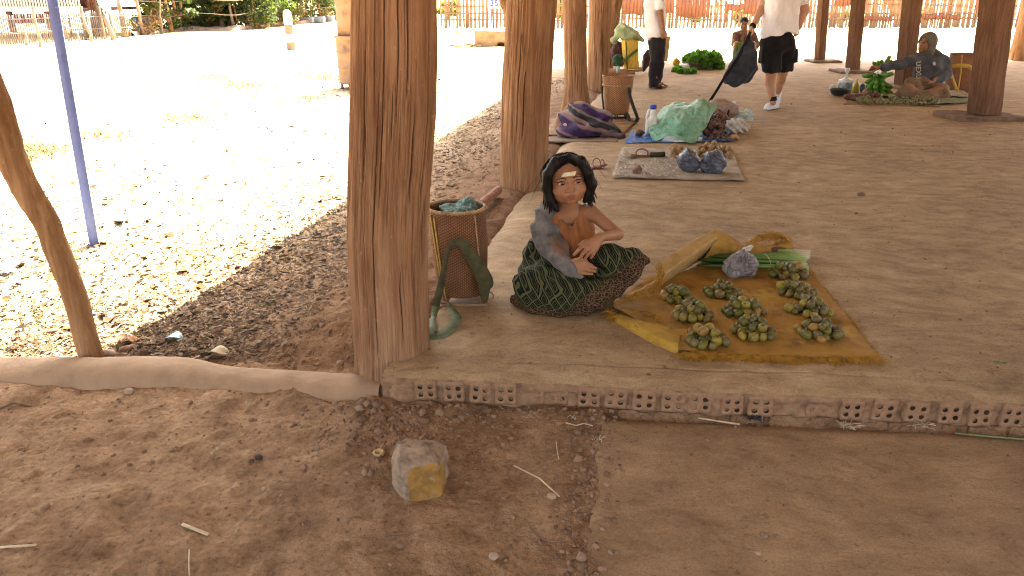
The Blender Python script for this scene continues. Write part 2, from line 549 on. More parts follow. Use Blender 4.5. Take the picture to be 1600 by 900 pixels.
# ================================================================== ground
A_FRONT = 2.568                                       # front edge of the platform: y = A_FRONT - 0.09 x
def front_y(x): return A_FRONT - 0.09 * x
ROW = Vector((0.57, 2.97)).normalized()               # direction of the pillar row
def side_x(y): return -0.47 + (y - 2.75) * 0.192      # left edge of the platform
PLAT_Z = 0.15
PLAT_END = 17.25
def axis_pts(a, b, step, far, growth=1.12):
    mid = np.arange(a, b, step)
    lo, hi = [], []
    s, p = step, a
    while p > -far: s *= growth; p -= s; lo.append(p)
    s, p = step, b
    while p < far: s *= growth; hi.append(p); p += s
    return np.array(lo[::-1] + list(mid) + hi)
def ground_z(x, y):
    x, y = np.asarray(x, dtype=np.float32), np.asarray(y, dtype=np.float32)
    z = 0.03 * (1 - sstep(2.9, 4.0, y)) + 0 * x
    # bank of earth up to the platform along the pillars
    s = side_x(y) - x
    bank = (PLAT_Z - 0.010) * (1 - sstep(0.05, 1.35, s)) * sstep(2.75, 3.4, y) * (1 - sstep(16, 18, y))
    z = np.maximum(z, z * 0.3 + bank)
    z = z - 0.05 * sstep(-0.03, 0.10, x - side_x(y)) * sstep(2.9, 3.3, y) * (1 - sstep(16, 18, y))
    under = (x > side_x(y) + 0.25) & (y > front_y(x) + 0.08) & (y < PLAT_END - 0.2)
    detail = 0.012 * fbm(x * 2.2, y * 2.2, oct=3, seed=3) + 0.014 * fbm(x * 8, y * 8, oct=3, seed=5, gain=0.6)
    detail = detail + 0.011 * np.maximum(0, fbm(x * 26, y * 22, oct=3, seed=9))
    clod = vnoise(x * 34, y * 34, seed=21) * vnoise(x * 6, y * 6, seed=23)
    detail = detail + 0.014 * np.maximum(0, clod - 0.25)
    ridge = 1 - np.abs(fbm(x * 5 + 0.8 * y, y * 9, oct=3, seed=31))
    detail = detail + 0.012 * (ridge - 0.7)
    far = sstep(18, 60, np.hypot(x, y))
    z = z + detail * (1 - far) + 0.12 * far * fbm(x * 0.05, y * 0.05, oct=3, seed=41)
    # dirt heaped against the platform, and the sunken lip next to the slab
    z = z + 0.012 * np.exp(-((y - front_y(x) + 0.03) / 0.06) ** 2) * (x > -0.6)
    z = np.where(under, -0.05, z)
    slab = (x > 0.232 + (y - 1.7) * 0.145) & (y < front_y(x) - 0.02)
    z = np.where(slab, np.minimum(z, 0.015), z)
    # dry puddle where the stone stands
    z = z - 0.006 * np.exp(-(((x + 0.25) / 0.25) ** 2 + ((y - 2.15) / 0.2) ** 2))
    return z
gx = axis_pts(-2.9, 2.6, 0.0125, 420)
gy = axis_pts(1.2, 4.6, 0.0125, 600)
GX, GY = np.meshgrid(gx, gy)
GZ = ground_z(GX, GY)
def grid_mesh(name, X, Y, Z, smooth=True):
    ny, nx = X.shape
    V = np.stack([X, Y, Z], -1).reshape(-1, 3)
    i = np.arange(ny * nx).reshape(ny, nx)
    F = np.stack([i[:-1, :-1], i[:-1, 1:], i[1:, 1:], i[1:, :-1]], -1).reshape(-1, 4)
    return mesh_np(name, V, F, smooth)
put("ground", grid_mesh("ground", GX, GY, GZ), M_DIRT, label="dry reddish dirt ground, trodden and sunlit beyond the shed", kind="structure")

# ================================================================== platform
def nonuni(a, b, s0, growth, smax):
    out, s, p = [a], s0, a
    while p < b:
        p += s; s = min(s * growth, smax); out.append(min(p, b))
    return np.array(out)
T_CRACK = 0.135
ts = nonuni(0.0, 15.0, 0.014, 1.012, 0.16)
ts = ts[np.abs(ts - T_CRACK) > 0.009]
ts = np.sort(np.concatenate([ts, [T_CRACK - 0.0060, T_CRACK - 0.0033, T_CRACK + 0.0033, T_CRACK + 0.0060]]))
us = np.concatenate([np.arange(0, 3.2, 0.014), nonuni(3.2, 14, 0.016, 1.06, 0.2)])
U, T = np.meshgrid(us, ts)
fy0 = None
def plat_xy(U, T):
    # T = 0 on the front edge, U = 0 on the left edge
    y_mid = 2.6 + T
    x = side_x(y_mid) + 0.0 + U
    y = front_y(x)
    y = y + T * (PLAT_END - y) / 15.0
    return x, y
PX, PY = plat_xy(U, T)
wig = 0.022 * fbm(PX * 2.5, PX * 0 + 3.3, oct=4, seed=55) + 0.012 * np.sin(PX * 1.9)
PY = PY + wig * np.exp(-((T - T_CRACK) / 0.06) ** 2)
edge = 0.02 * fbm(PX * 3, PY * 0.5, oct=3, seed=61) + 0.010 * fbm(PX * 14, PY * 1, oct=3, seed=62)
PY = PY + edge * np.exp(-(T / 0.05) ** 2)
left_edge = 0.025 * fbm(PY * 1.7, PX * 0.3, oct=4, seed=63)
PX = PX + (left_edge - 0.03 * sstep(0.3, 0.8, T)) * np.exp(-(U / 0.12) ** 2)
PZ = PLAT_Z + 0.004 * fbm(PX * 1.6, PY * 2.4, oct=3, seed=64) + 0.0035 * fbm(PX * 7, PY * 14, oct=3, seed=65)
PZ = PZ - 0.014 * np.exp(-(T / 0.022) ** 2) - 0.045 * np.exp(-(U / 0.07) ** 2) * sstep(0.3, 0.8, T)
crk = (np.abs(T - T_CRACK) < 0.0045) * sstep(0.42, 0.55, U) * (0.35 + 0.65 * sstep(-0.5, 0.1, fbm(PX * 4, PY * 0, oct=2, seed=66)))
PZ = PZ - 0.030 * crk
plat = thing("market_platform", (0, 0, 0), "raised earthen platform edged with hollow bricks", "platform")
plat["kind"] = "structure"
del plat["category"]
put("platform_top", grid_mesh("platform_top", PX, PY, PZ), M_PLAT, plat, kind="structure")
# front face of mud mortar
fx = PX[0]; fyy = PY[0]; fz = PZ[0]
rows = []
for j, q in enumerate(np.linspace(0, 1, 15)):
    z = fz * (1 - q) + (-0.03) * q
    dep = 0.006 * math.sin(q * math.pi / 2) * -1 + 0.013 * sstep(0.12, 0.3, q)
    n = 0.010 * fbm(fx * 13, z * 15, oct=3, seed=71) + 0.006 * fbm(fx * 45, z * 45, oct=2, seed=72)
    rows.append(np.stack([fx, fyy + dep + n * (q > 0) - 0.012 * sstep(0.75, 1.0, q), z], -1))
RW = np.array(rows)
i = np.arange(RW.shape[0] * RW.shape[1]).reshape(RW.shape[:2])
Ff = np.stack([i[:-1, :-1], i[1:, :-1], i[1:, 1:], i[:-1, 1:]], -1).reshape(-1, 4)
put("platform_face", mesh_np("platform_face", RW.reshape(-1, 3), Ff), M_MUD, plat, kind="structure")
# skirt of the other sides (hidden by the bank, seen from behind)
mb = MB()
x1, y1 = float(PX[-1, 0]), float(PY[-1, 0]); x2, y2 = float(PX[-1, -1]), float(PY[-1, -1])
mb.box(((x1 + x2) / 2, y2 - 0.03, 0.05), (x2 - x1, 0.05, 0.19))
put("platform_end", mb.mesh("platform_end", False), M_MUD, plat, kind="structure")

M_HOLE_SHADE = simple('painted_hole_shade', (0.045, 0.024, 0.014), 0.2, 40, 0.95, 0)  # near-black brown for the hole walls: shade of the holes painted into the colour
def brick_mesh(seed, w=0.08, h=0.082, dp=0.12):
    r = random.Random(seed)
    V, F = [], []
    hw, hh = w / 2, h / 2
    dark = []
    full = seed % 6
    def idx(p): V.append(p); return len(V) - 1
    gpt = {}
    def gp(a, b):      # 5x5 lattice of the front face (corner, mid, centre, mid, corner)
        if (a, b) not in gpt:
            j = 0.0015
            x = (-hw, -hw / 2, 0, hw / 2, hw)[a] + r.uniform(-j, j); z = (-hh, -hh / 2, 0, hh / 2, hh)[b] + r.uniform(-j, j)
            gpt[(a, b)] = idx((x, r.uniform(-0.0015, 0.0015), z))
        return gpt[(a, b)]
    for cx in (0, 1):
        for cz in (0, 1):
            a0, b0 = cx * 2, cz * 2
            ring = [gp(a0, b0), gp(a0 + 1, b0), gp(a0 + 2, b0), gp(a0 + 2, b0 + 1), gp(a0 + 2, b0 + 2), gp(a0 + 1, b0 + 2), gp(a0, b0 + 2), gp(a0, b0 + 1)]
            ox = (-1, 1)[cx] * hw * 0.46 + r.uniform(-.002, .002); oz = (-1, 1)[cz] * hh * 0.42 + r.uniform(-.002, .002)
            rad = r.uniform(0.0085, 0.0100)
            deep = 0.11
            if r.random() < (0.12 if full < 3 else 0.45): deep = r.choice([0.002, 0.004])
            inner = []
            for k in range(8):
                an = -3 * math.pi / 4 + k * math.pi / 4
                inner.append(idx((ox + rad * r.uniform(.9, 1.1) * math.cos(an), 0.0, oz + rad * math.sin(an))))
            back = [idx((V[q][0], deep, V[q][2])) for q in inner]
            for k in range(8):
                k2 = (k + 1) % 8
                F.append((ring[k], ring[k2], inner[k2], inner[k]))
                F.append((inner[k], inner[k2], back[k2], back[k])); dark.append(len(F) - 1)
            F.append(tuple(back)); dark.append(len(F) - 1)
    fr = [gp(0, 0), gp(1, 0), gp(2, 0), gp(3, 0), gp(4, 0), gp(4, 1), gp(4, 2), gp(4, 3), gp(4, 4), gp(3, 4), gp(2, 4), gp(1, 4), gp(0, 4), gp(0, 3), gp(0, 2), gp(0, 1)]
    bk = [idx((V[q][0] * 0.99, dp, V[q][2] * 0.99)) for q in fr]
    for k in range(16):
        k2 = (k + 1) % 16
        F.append((fr[k2], fr[k], bk[k], bk[k2]))
    F.append(tuple(bk[::-1]))
    me = mesh_np("brick", V, F, False); me.materials.append(M_BRICK); me.materials.append(M_HOLE_SHADE)
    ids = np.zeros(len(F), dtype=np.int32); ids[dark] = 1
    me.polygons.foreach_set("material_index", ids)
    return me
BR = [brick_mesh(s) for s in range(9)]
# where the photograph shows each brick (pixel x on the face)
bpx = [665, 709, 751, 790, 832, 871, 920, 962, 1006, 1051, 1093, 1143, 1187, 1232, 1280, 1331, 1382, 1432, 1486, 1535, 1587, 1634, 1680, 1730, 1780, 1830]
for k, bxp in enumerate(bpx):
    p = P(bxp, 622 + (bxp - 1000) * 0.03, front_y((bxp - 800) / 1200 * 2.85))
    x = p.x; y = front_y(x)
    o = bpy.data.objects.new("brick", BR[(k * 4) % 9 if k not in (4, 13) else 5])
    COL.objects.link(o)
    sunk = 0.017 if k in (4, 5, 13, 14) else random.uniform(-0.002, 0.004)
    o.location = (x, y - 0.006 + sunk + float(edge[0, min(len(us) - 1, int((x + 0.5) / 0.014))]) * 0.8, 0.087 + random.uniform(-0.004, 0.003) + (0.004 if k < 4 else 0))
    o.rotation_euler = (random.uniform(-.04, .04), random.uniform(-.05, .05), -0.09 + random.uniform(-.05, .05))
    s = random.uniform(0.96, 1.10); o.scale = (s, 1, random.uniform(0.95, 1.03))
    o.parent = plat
# corner of mud round the foot of the first pillar
s = SDF((-0.62, 2.45, -0.06), (-0.28, 2.85, 0.2), 0.005)
s.cap((-0.47, 2.72, 0.02), (-0.40, 2.66, 0.09), 0.07, 0.045, 0.03).cap((-0.40, 2.66, 0.09), (-0.34, 2.64, 0.10), 0.04, 0.035, 0.02)
s.ell((-0.42, 2.645, 0.03), (0.055, 0.045, 0.10), k=0.03).rough(0.014, 18, 5, 3)
put("mud_corner", s.mesh("mud_corner"), M_MUD, plat, kind="structure")

# smooth slab in front of the platform
sx = nonuni(0, 4.2, 0.02, 1.03, 0.12); sy = nonuni(0, 3.4, 0.02, 1.02, 0.1)
SX, SY = np.meshgrid(sx, sy)
YY = front_y(SX + 0.25) - 0.055 - SY
XX = 0.205 + (YY - 1.7) * 0.145 + SX + 0.014 * fbm(YY * 7, SX * 0 + 1, oct=3, seed=81) * np.exp(-SX / 0.1)
ZZ = 0.037 + 0.004 * fbm(XX * 1.3, YY * 1.3, oct=3, seed=82) + 0.0028 * fbm(XX * 9, YY * 9, oct=3, seed=83) + 0.003 * np.exp(-(SX / 0.02) ** 2) - 0.012 * np.exp(-(SX / 0.006) ** 2) - 0.012 * np.exp(-(SY / 0.02) ** 2)
put("paved_slab", grid_mesh("paved_slab", XX[::-1], YY[::-1], ZZ[::-1]), M_SLAB, label="smooth brown earthen slab below the platform edge", kind="structure")
gr = MB()   # edge wall of the slab
xe, ye = XX[:, 0], YY[:, 0]

# kerb of smoothed mortar
kx = np.linspace(-3.6, -0.52, 260); kv = np.linspace(-1, 1, 25)
KX, KV = np.meshgrid(kx, kv)
cy = front_y(KX) + 0.10 + 0.03 * fbm(KX * 1.3, KX * 0, oct=3, seed=91) + 0.03 * np.exp(-((KX + 1.42) / 0.18) ** 2)
wd = 0.105 + 0.02 * fbm(KX * 2, KX * 0 + 5, oct=3, seed=92) + 0.02 * np.exp(-((KX + 1.45) / 0.25) ** 2)
hh = 0.052 + 0.016 * fbm(KX * 2.2, KX * 0 + 9, oct=3, seed=93) + 0.012 * np.exp(-((KX + 1.5) / 0.2) ** 2) - 0.014 * sstep(-1.3, -0.7, KX)
KZ = 0.01 + (hh + 0.02) * np.clip(1 - np.abs(KV) ** 2.6, 0, 1) ** 0.8 + 0.004 * fbm(KX * 14, KV * 2, oct=3, seed=94)
put("kerb", grid_mesh("kerb", KX, cy + wd * KV, KZ), M_KERB, label="low rounded mortar kerb running from the big pillar", kind="structure")

# ================================================================== pillars
def pillar(name, Y, prof, z0, ztop, nseg, nz, mat, label, group, seed, crack=1.0):
    """prof: list of (pixel y, left pixel, right pixel) measured on the photograph"""
    zs, cx, rr = [], [], []
    for (py, l, r) in prof:
        a, b = P(l, py, Y), P(r, py, Y)
        zs.append(a.z); cx.append((a.x + b.x) / 2); rr.append((b.x - a.x) / 2 * 0.985)
    zs, cx, rr = np.array(zs)[::-1], np.array(cx)[::-1], np.array(rr)[::-1]
    zz = np.linspace(z0, ztop, nz); th = np.linspace(0, 2 * math.pi, nseg, endpoint=False)
    lean = (cx[-1] - cx[0]) / (zs[-1] - zs[0])
    C = np.interp(zz, zs, cx); Rr = np.interp(zz, zs, rr)
    C = np.where(zz > zs[-1], cx[-1] + (zz - zs[-1]) * lean, C); C = np.where(zz < zs[0], cx[0] + (zz - zs[0]) * lean, C)
    Tm, Zm = np.meshgrid(th, zz)
    bulge = 1 + 0.035 * fbm(np.cos(Tm) * 1.3, np.sin(Tm) * 1.3, Zm * 0.9, oct=3, seed=seed)
    rad = Rr[:, None] * bulge
    # long vertical cracks and fluting
    arc = Tm * 0.16 / 0.16
    cxn, syn = np.cos(Tm), np.sin(Tm)
    wob = 0.10 * fbm(cxn * 2, syn * 2, Zm * 1.1, oct=3, seed=seed + 3)
    a1 = np.cos(Tm + wob), np.sin(Tm + wob)
    f1 = vnoise(a1[0] * 9, a1[1] * 9, Zm * 0.7, seed=seed + 5)
    f2 = vnoise(a1[0] * 19, a1[1] * 19, Zm * 1.3, seed=seed + 6)
    f3 = vnoise(a1[0] * 34, a1[1] * 34, Zm * 3.0, seed=seed + 7)
    rk = np.random.default_rng(seed); cl = np.zeros_like(Tm)
    for _ in range(int(62 * min(1, crack))):
        t0, zc, ln = rk.uniform(0, 6.283), rk.uniform(-.2, ztop), rk.uniform(.15, 1.1)
        w0 = rk.uniform(.006, .016) * (1 + (rk.random() < .25))
        tz = (zz - zc + ln / 2) / ln
        ok = (tz > 0) & (tz < 1)
        if not ok.any(): continue
        pth = t0 + .05 * fbm(zz * 2.2, zz * 0 + t0, oct=3, seed=seed) + .012 * fbm(zz * 14, zz * 0 + t0, oct=2, seed=seed)
        wv = np.where(ok, w0 * np.sin(np.pi * np.clip(tz, 0, 1)) ** .6 + 1e-4, 1e-4)[:, None]
        dd = (Tm - pth[:, None] + np.pi) % (2 * np.pi) - np.pi
        cl = np.maximum(cl, ok[:, None] * np.exp(-(dd / wv) ** 2) * min(1, w0 / .009))
    c1 = np.clip(1 - np.abs(f1) / 0.11, 0, 1) ** .7 * sstep(-0.45, 0.05, vnoise(cxn * 3, syn * 3, Zm * 1.2, seed=seed + 8))
    c2 = np.clip(1 - np.abs(f2) / 0.17, 0, 1) ** .8 * sstep(-0.3, 0.3, vnoise(cxn * 5, syn * 5, Zm * 2.0, seed=seed + 9))
    c3 = np.clip(1 - np.abs(f3) / 0.2, 0, 1)
    rad = rad - crack * (0.006 * c1 + 0.004 * c2 + 0.002 * c3 + 0.016 * cl) + 0.003 * f2 * crack
    X = C[:, None] + rad * np.cos(Tm); Yv = Y + rad * np.sin(Tm)
    # a knot or two
    V = np.stack([X, Yv, np.broadcast_to(zz[:, None], X.shape)], -1).reshape(-1, 3)
    i = np.arange(nz * nseg).reshape(nz, nseg); j = np.roll(i, -1, 1)
    F = np.stack([i[:-1], j[:-1], j[1:], i[1:]], -1).reshape(-1, 4)
    me = mesh_np(name, V, F)
    at = me.attributes.new("crack", 'FLOAT', 'POINT')
    at.data.foreach_set("value", np.clip(cl * 1.1 + c1 * 0.22 + c2 * 0.22 + c3 * 0.12, 0, 1).astype(np.float32).ravel() * min(1.0, 0.5 + 0.5 * crack))
    base = (float(C[0]), Y, z0)
    me.vertices.foreach_set("co", (V - np.array(base)).astype(np.float32).ravel())
    me.update()
    o = put(name, me, mat); o.location = base
    return tag(o, label, "pillar", group)
EAVE = 2.75
G_P = "round timber pillars along the shed's open side"
pillar("wooden_pillar", 2.86, [(0, 549, 683), (90, 548, 683), (180, 546, 682), (230, 545, 678), (300, 543, 672), (360, 542, 669), (420, 545, 669), (500, 551, 671), (560, 554, 672), (600, 555, 674), (640, 555, 676)],
       -0.05, 2.3, 560, 330, M_WOOD1, "thick cracked wooden pillar in front, standing at the brick corner of the platform", G_P, 101)
pillar("wooden_pillar", 5.72, [(0, 790, 871), (60, 788, 867), (130, 783, 862), (200, 782, 858), (290, 781, 855)],
       0.0, 2.95, 360, 160, M_WOOD1, "rough brown wooden pillar behind the seated girl's basket", G_P, 202)
pillar("wooden_pillar", 8.85, [(0, 880, 916), (60, 881, 917), (130, 882, 918), (160, 878, 922), (200, 868, 928)],
       0.0, 3.0, 240, 110, M_WOOD1, "knotty wooden pillar rising behind the purple cloth bundle", G_P, 303, 1.2)
pillar("wooden_pillar", 12.0, [(0, 920, 956), (60, 919, 953), (140, 917, 950)],
       0.0, 3.05, 180, 90, M_WOOD1, "greyish wooden pillar behind the tall tan basket", G_P, 404)
pillar("wooden_pillar", 14.8, [(0, 941, 973), (35, 938, 967), (60, 935, 962), (115, 932, 958)],
       0.0, 3.1, 80, 80, M_WOOD1, "wooden pillar beside the yellow basket, mostly hidden by another pillar", G_P, 505)
pillar("wooden_pillar", 17.4, [(20, 1597, 1640), (60, 1587, 1636), (80, 1581, 1636), (96, 1577, 1640)],
       0.0, 3.1, 80, 80, M_WOOD1, "flared wooden pillar at the sunny edge past the square posts", None, 606)
def square_post(Y, l0, r0, l1, r1, yb, slab, label):
    a, b = P(l0, 0, Y), P(r0, 0, Y)
    c, d = P(l1, yb, Y), P(r1, yb, Y)
    w0, w1 = (b.x - a.x) * 0.80, (d.x - c.x) * 0.80
    top, bot = Vector(((a.x + b.x) / 2, Y, a.z)), Vector(((c.x + d.x) / 2, Y, 0.20))
    t = (3.0 - bot.z) / (top.z - bot.z)
    top = bot + (top - bot) * t; w0 = w1
    th = thing("square_post", (bot.x, Y, 0.15), label, "post", "sawn timber posts along the far side of the shed")
    mb = MB()
    n = 24
    V = []; cr = []
    cor = [(-1, -1), (-.85, -1), (0, -1), (.85, -1), (1, -1), (1, -.85), (1, .85), (1, 1), (.85, 1), (-.85, 1), (-1, 1), (-1, .85), (-1, -.85)]
    for k in range(n):
        q = k / (n - 1); p = bot.lerp(top, q)
        w = w1 / 2 * (1 + 0.02 * math.sin(k * 1.3))
        for (u, v) in cor:
            x, y = u * w, v * w
            e = 0.99 if abs(u) > 0.9 and abs(v) > 0.9 else 1
            an = 0.30
            V.append((p.x + (x * math.cos(an) - y * math.sin(an)) * e, p.y + (x * math.sin(an) + y * math.cos(an)) * e, p.z))
    m = len(cor)
    F = [(k * m + j, k * m + (j + 1) % m, (k + 1) * m + (j + 1) % m, (k + 1) * m + j) for k in range(n - 1) for j in range(m)]
    put("post_shaft", mesh_np("post_shaft", V, F, False), M_WOOD2, th)
    sl, sr = slab
    ca, cb = P(sl, yb, Y), P(sr, yb, Y)
    s = SDF((ca.x - 0.05, Y - 0.45, 0.10), (cb.x + 0.05, Y + 0.45, 0.25), 0.0125 if Y < 10 else 0.02)
    s.bx(((ca.x + cb.x) / 2, Y, 0.165), ((cb.x - ca.x) / 2, 0.30, 0.034), None, 0.012).rough(0.02, 5, int(Y), 3)
    put("foot_slab", s.mesh("foot_slab"), M_FOOT, th)
    return th
M_FOOT = simple("worn_foot_timber", (0.20, 0.13, 0.085), 0.25, 14, 0.9, 0.6, 50, 0.006)
square_post(9.05, 1539.5, 1577, 1515, 1557, 182, (1477, 1580), "thick square post on a slab, in front of the seated woman's basket")
square_post(12.1, 1414, 1437, 1399, 1424, 134, (1392, 1440), "square post directly behind the woman in the grey hoodie")
square_post(14.6, 1333, 1349, 1322, 1341, 111, (1304, 1358), "square post rising behind the green bananas")
square_post(16.9, 1279.5, 1294, 1273, 1288, 94, (1263, 1308), "slim square post beside the man in black shorts")

# crooked post at the kerb
cp = [(0, 172, 0, 253), ]
Yc = 2.97
left = [(-60, 60), (-28, 190), (0, 253), (20, 300), (53, 346), (71, 396), (96, 456), (110, 510), (126, 567), (131, 585)]
right = [(-40, 20), (-10, 130), (27, 219), (64, 300), (92, 346), (111, 396), (133, 456), (149, 510), (166, 567), (170, 585)]
pts, rad = [], []
for (lx, ly), (rx, ry) in zip(left, right):
    a, b = P(lx, ly, Yc), P(rx, ry, Yc)
    pts.append((a + b) / 2); rad.append((b - a).length / 2 * 0.93)
pts = pts[::-1]; rad = rad[::-1]
ex = pts[-1] + (pts[-1] - pts[-2]).normalized() * 0.9; pts.append(ex); rad.append(0.045)
pts.insert(0, pts[0] + Vector((0.01, 0, -0.08))); rad.insert(0, rad[0])
def resample(pts, rad, n):
    L = [0]
    for i in range(1, len(pts)): L.append(L[-1] + (Vector(pts[i]) - Vector(pts[i - 1])).length)
    s = np.linspace(0, L[-1], n)
    A = np.array([tuple(p) for p in pts])
    Q = np.stack([np.interp(s, L, A[:, i]) for i in range(3)], 1)
    for _ in range(3): Q[1:-1] = (Q[:-2] + 2 * Q[1:-1] + Q[2:]) / 4
    return Q, np.interp(s, L, rad)
def bark_tube(pts, rad, n, nseg, amp, seed):
    Q, Rr = resample(pts, rad, n)
    mb = MB(); mb.tube([tuple(q) for q in Q], list(Rr), nseg)
    V = np.concatenate(mb.V)
    body = n * nseg
    ctr = np.repeat(Q, nseg, 0)
    dirv = V[:body] - ctr
    nn = fbm(V[:body, 0] * 22, V[:body, 1] * 22, V[:body, 2] * 9, oct=4, seed=seed)
    V[:body] = ctr + dirv * (1 + amp * nn[:, None])
    return mesh_np("bark", V, mb.F)
solo("crooked_post", bark_tube(pts, rad, 120, 28, 0.16, 5), M_BARK, "crooked leaning brown branch post rising from the mortar kerb", "post")

# ================================================================== roofs (above the picture; they shade the market)
def roof_slab(name, poly, z, label, slope=(0, 0)):
    mb = MB()
    n = len(poly)
    V = [(x, y, z + slope[0] * x + slope[1] * y) for x, y in poly] + [(x, y, z + 0.06 + slope[0] * x + slope[1] * y) for x, y in poly]
    mb.add(V, [tuple(range(n - 1, -1, -1)), tuple(range(n, 2 * n))] + [(k, (k + 1) % n, n + (k + 1) % n, n + k) for k in range(n)])
    return mb
E1 = [(110, 580), (330, 447), (545, 312), (700, 215), (785, 152)]   # where the eave's shadow lies on the ground
sh = SHADOW * EAVE
a = W(330, 447, 0.02); b = W(785, 152, 0.02)
dirv = (b - a).normalized()
def eave_pt(y):
    p = a + dirv * ((y - a.y) / dirv.y)
    return (p.x - sh.x, p.y - sh.y)
e0, e1 = eave_pt(2.2), eave_pt(17.05)
roofA = thing("shed_roof", (3, 10, EAVE), "tin roof of the open market shed", "roof")
ridge = 4.3
yb = e1[1]
pA = [e0, (9.2, e0[1] - 1.5), (13.5, yb), e1]
mid0 = ((e0[0] + 9.2) / 2 - 0.6, e0[1] - 0.7); mid1 = ((e1[0] + 13.5) / 2, yb)
def sheet(name, q, parent):
    """corrugated roof plane from four corners (x, y, z), corrugations run along the second direction"""
    n = 120
    V = []; F = []
    q = [Vector(c) for c in q]
    for k in range(n + 1):
        t = k / n
        A = q[0].lerp(q[1], t); B = q[3].lerp(q[2], t)
        dz = 0.02 * math.sin(k * math.pi / 2)
        V += [tuple(A + Vector((0, 0, dz))), tuple(B + Vector((0, 0, dz)))]
    F = [(2 * k, 2 * k + 2, 2 * k + 3, 2 * k + 1) for k in range(n)]
    o = put(name, mesh_np(name, V, F), M_ROOF, parent)
    md = o.modifiers.new("thickness", 'SOLIDIFY'); md.thickness = 0.02
    return o
sheet("roof_sheet", [e0 + (EAVE,), e1 + (EAVE,), mid1 + (ridge,), mid0 + (ridge,)], roofA)
sheet("roof_sheet", [(9.2, e0[1] - 1.5, EAVE), (13.5, yb, EAVE), mid1 + (ridge,), mid0 + (ridge,)], roofA)
# gable ends
mb = MB()
mb.add([e0 + (EAVE,), (9.2, e0[1] - 1.5, EAVE), mid0 + (ridge,)], [(0, 1, 2)])
mb.add([e1 + (EAVE,), (13.5, yb, EAVE), mid1 + (ridge,)], [(0, 2, 1)])
o = put("gable", mb.mesh("gable", False), M_TRIM, roofA); o.modifiers.new("t", 'SOLIDIFY').thickness = 0.03
# second roof, over the place where the photographer stands
H2 = 2.35
sh2 = SHADOW * H2
k1, k2 = W(0, 577, 0.05), W(110, 577, 0.05)
y_b = k1.y - sh2.y
x_j = e0[0] + 0.4
roofB = thing("near_shed_roof", (0, -2, H2), "lower tin roof over the near walkway", "roof")
sheet("roof_sheet", [(-4.4, y_b + 0.2, H2), (x_j, y_b - 0.02, H2), (x_j, -1.6, H2 + 0.4), (-4.4, -1.6, H2 + 0.4)], roofB)
sheet("roof_sheet", [(x_j, e0[1] + 0.6, H2 - 0.05), (9.4, e0[1] - 0.5, H2 - 0.05), (9.4, -1.6, H2 + 0.4), (x_j, -1.6, H2 + 0.4)], roofB)
# ================================================================== the sunny yard and what stands in it
M_BLUE = simple("blue_paint", (0.12, 0.165, 0.44), 0.12, 14, 0.45, 0.3, 60, 0.002, spots=((0.45, 0.45, 0.55), 30, 0.68))
a, b = P(147.5, 382, 4.69), P(82, 0, 4.69)
q = (b - a) / (b.z - a.z)
mb = MB(); n = 10
pts = [a + q * (z) for z in np.linspace(-.08, 3.0, n)]
V = []
for p_ in pts:
    for (u, v) in ((-1, -1), (1, -1), (1, 1), (-1, 1)):
        x, y = u * .0265, v * .0265; an = 0.45
        V.append((p_.x + x * math.cos(an) - y * math.sin(an), p_.y + x * math.sin(an) + y * math.cos(an), p_.z))
F = [(k * 4 + j, k * 4 + (j + 1) % 4, (k + 1) * 4 + (j + 1) % 4, (k + 1) * 4 + j) for k in range(n - 1) for j in range(4)] + [(3, 2, 1, 0)]
solo("blue_pole", mesh_np("blue_pole", V, F, False), M_BLUE, "slim square blue painted metal pole standing in the sunny yard", "pole")

# banded marker post
M_WHITE = simple("white_paint", (0.72, 0.68, 0.60), 0.1, 18, 0.7, 0.2)
M_BAND = simple("brown_band_paint", (0.22, 0.16, 0.11), 0.2, 18, 0.8, 0.2)
mb0 = P(455.5, 78, 22.9)
mk = thing("marker_post", (mb0.x, 22.9, 0), "round-topped post painted in white and brown bands by the road", "marker")
zt = P(453.5, 15, 22.9).z
hh_ = zt
z_ = [0, .235, .475, .74, .93, hh_]
z_ = [v * hh_ / 1.18 if v < hh_ else v for v in z_]
for k, (m, nm) in enumerate(((M_BAND, "brown_band"), (M_WHITE, "white_band"), (M_BAND, "brown_band"), (M_WHITE, "white_band"))):
    mb = MB(); mb.lathe((mb0.x - .03 * k / 4, 22.9, 0), [(.125 - .003 * k, z_[k]), (.124 - .003 * k, z_[k + 1])], 16, False, False)
    put(nm, mb.mesh(nm, False), m, mk)
mb = MB(); mb.lathe((mb0.x - .03, 22.9, 0), [(.113, z_[4]), (.118, z_[4] + .06), (.10, hh_ - .05), (.06, hh_ - .012), (.0, hh_)], 16, False, False)
put("rounded_cap", mb.mesh("rounded_cap"), M_WHITE, mk)

# stacked brown drums on short legs
M_DRUM = simple("brown_drum_metal", (0.25, 0.145, 0.085), 0.25, 6, 0.7, 0.4, 30, 0.004, c2=(0.15, 0.085, 0.05))
dc = P(566, 139, 13.4)
dr = thing("drum_stove", (dc.x, 13.4, 0), "tall stack of two ridged brown drums on short legs behind the big pillar", "drum")
zz0, zz1, zz2, zz3, zz4 = [P(530, y, 13.2).z for y in (131, 106, 82, 57, 50)]
rr_ = (dc - P(529, 139, 13.4)).length
mb = MB(); mb.lathe((dc.x, 13.4, 0), [(rr_ * .90, zz0), (rr_ * .97, zz0 + .01), (rr_ * .93, zz0 + .03), (rr_ * .92, zz1 - .02), (rr_ * .985, zz1), (rr_ * .93, zz1 + .02), (rr_ * .94, zz2 - .02), (rr_, zz2), (rr_ * .95, zz2 + .02), (rr_ * .96, zz3 - .03), (rr_ * 1.03, zz3 - .012), (rr_ * 1.03, zz3 + .01), (rr_ * .86, zz3 + .012)], 36, True, False)
put("lower_drum", mb.mesh("lower_drum"), M_DRUM, dr)
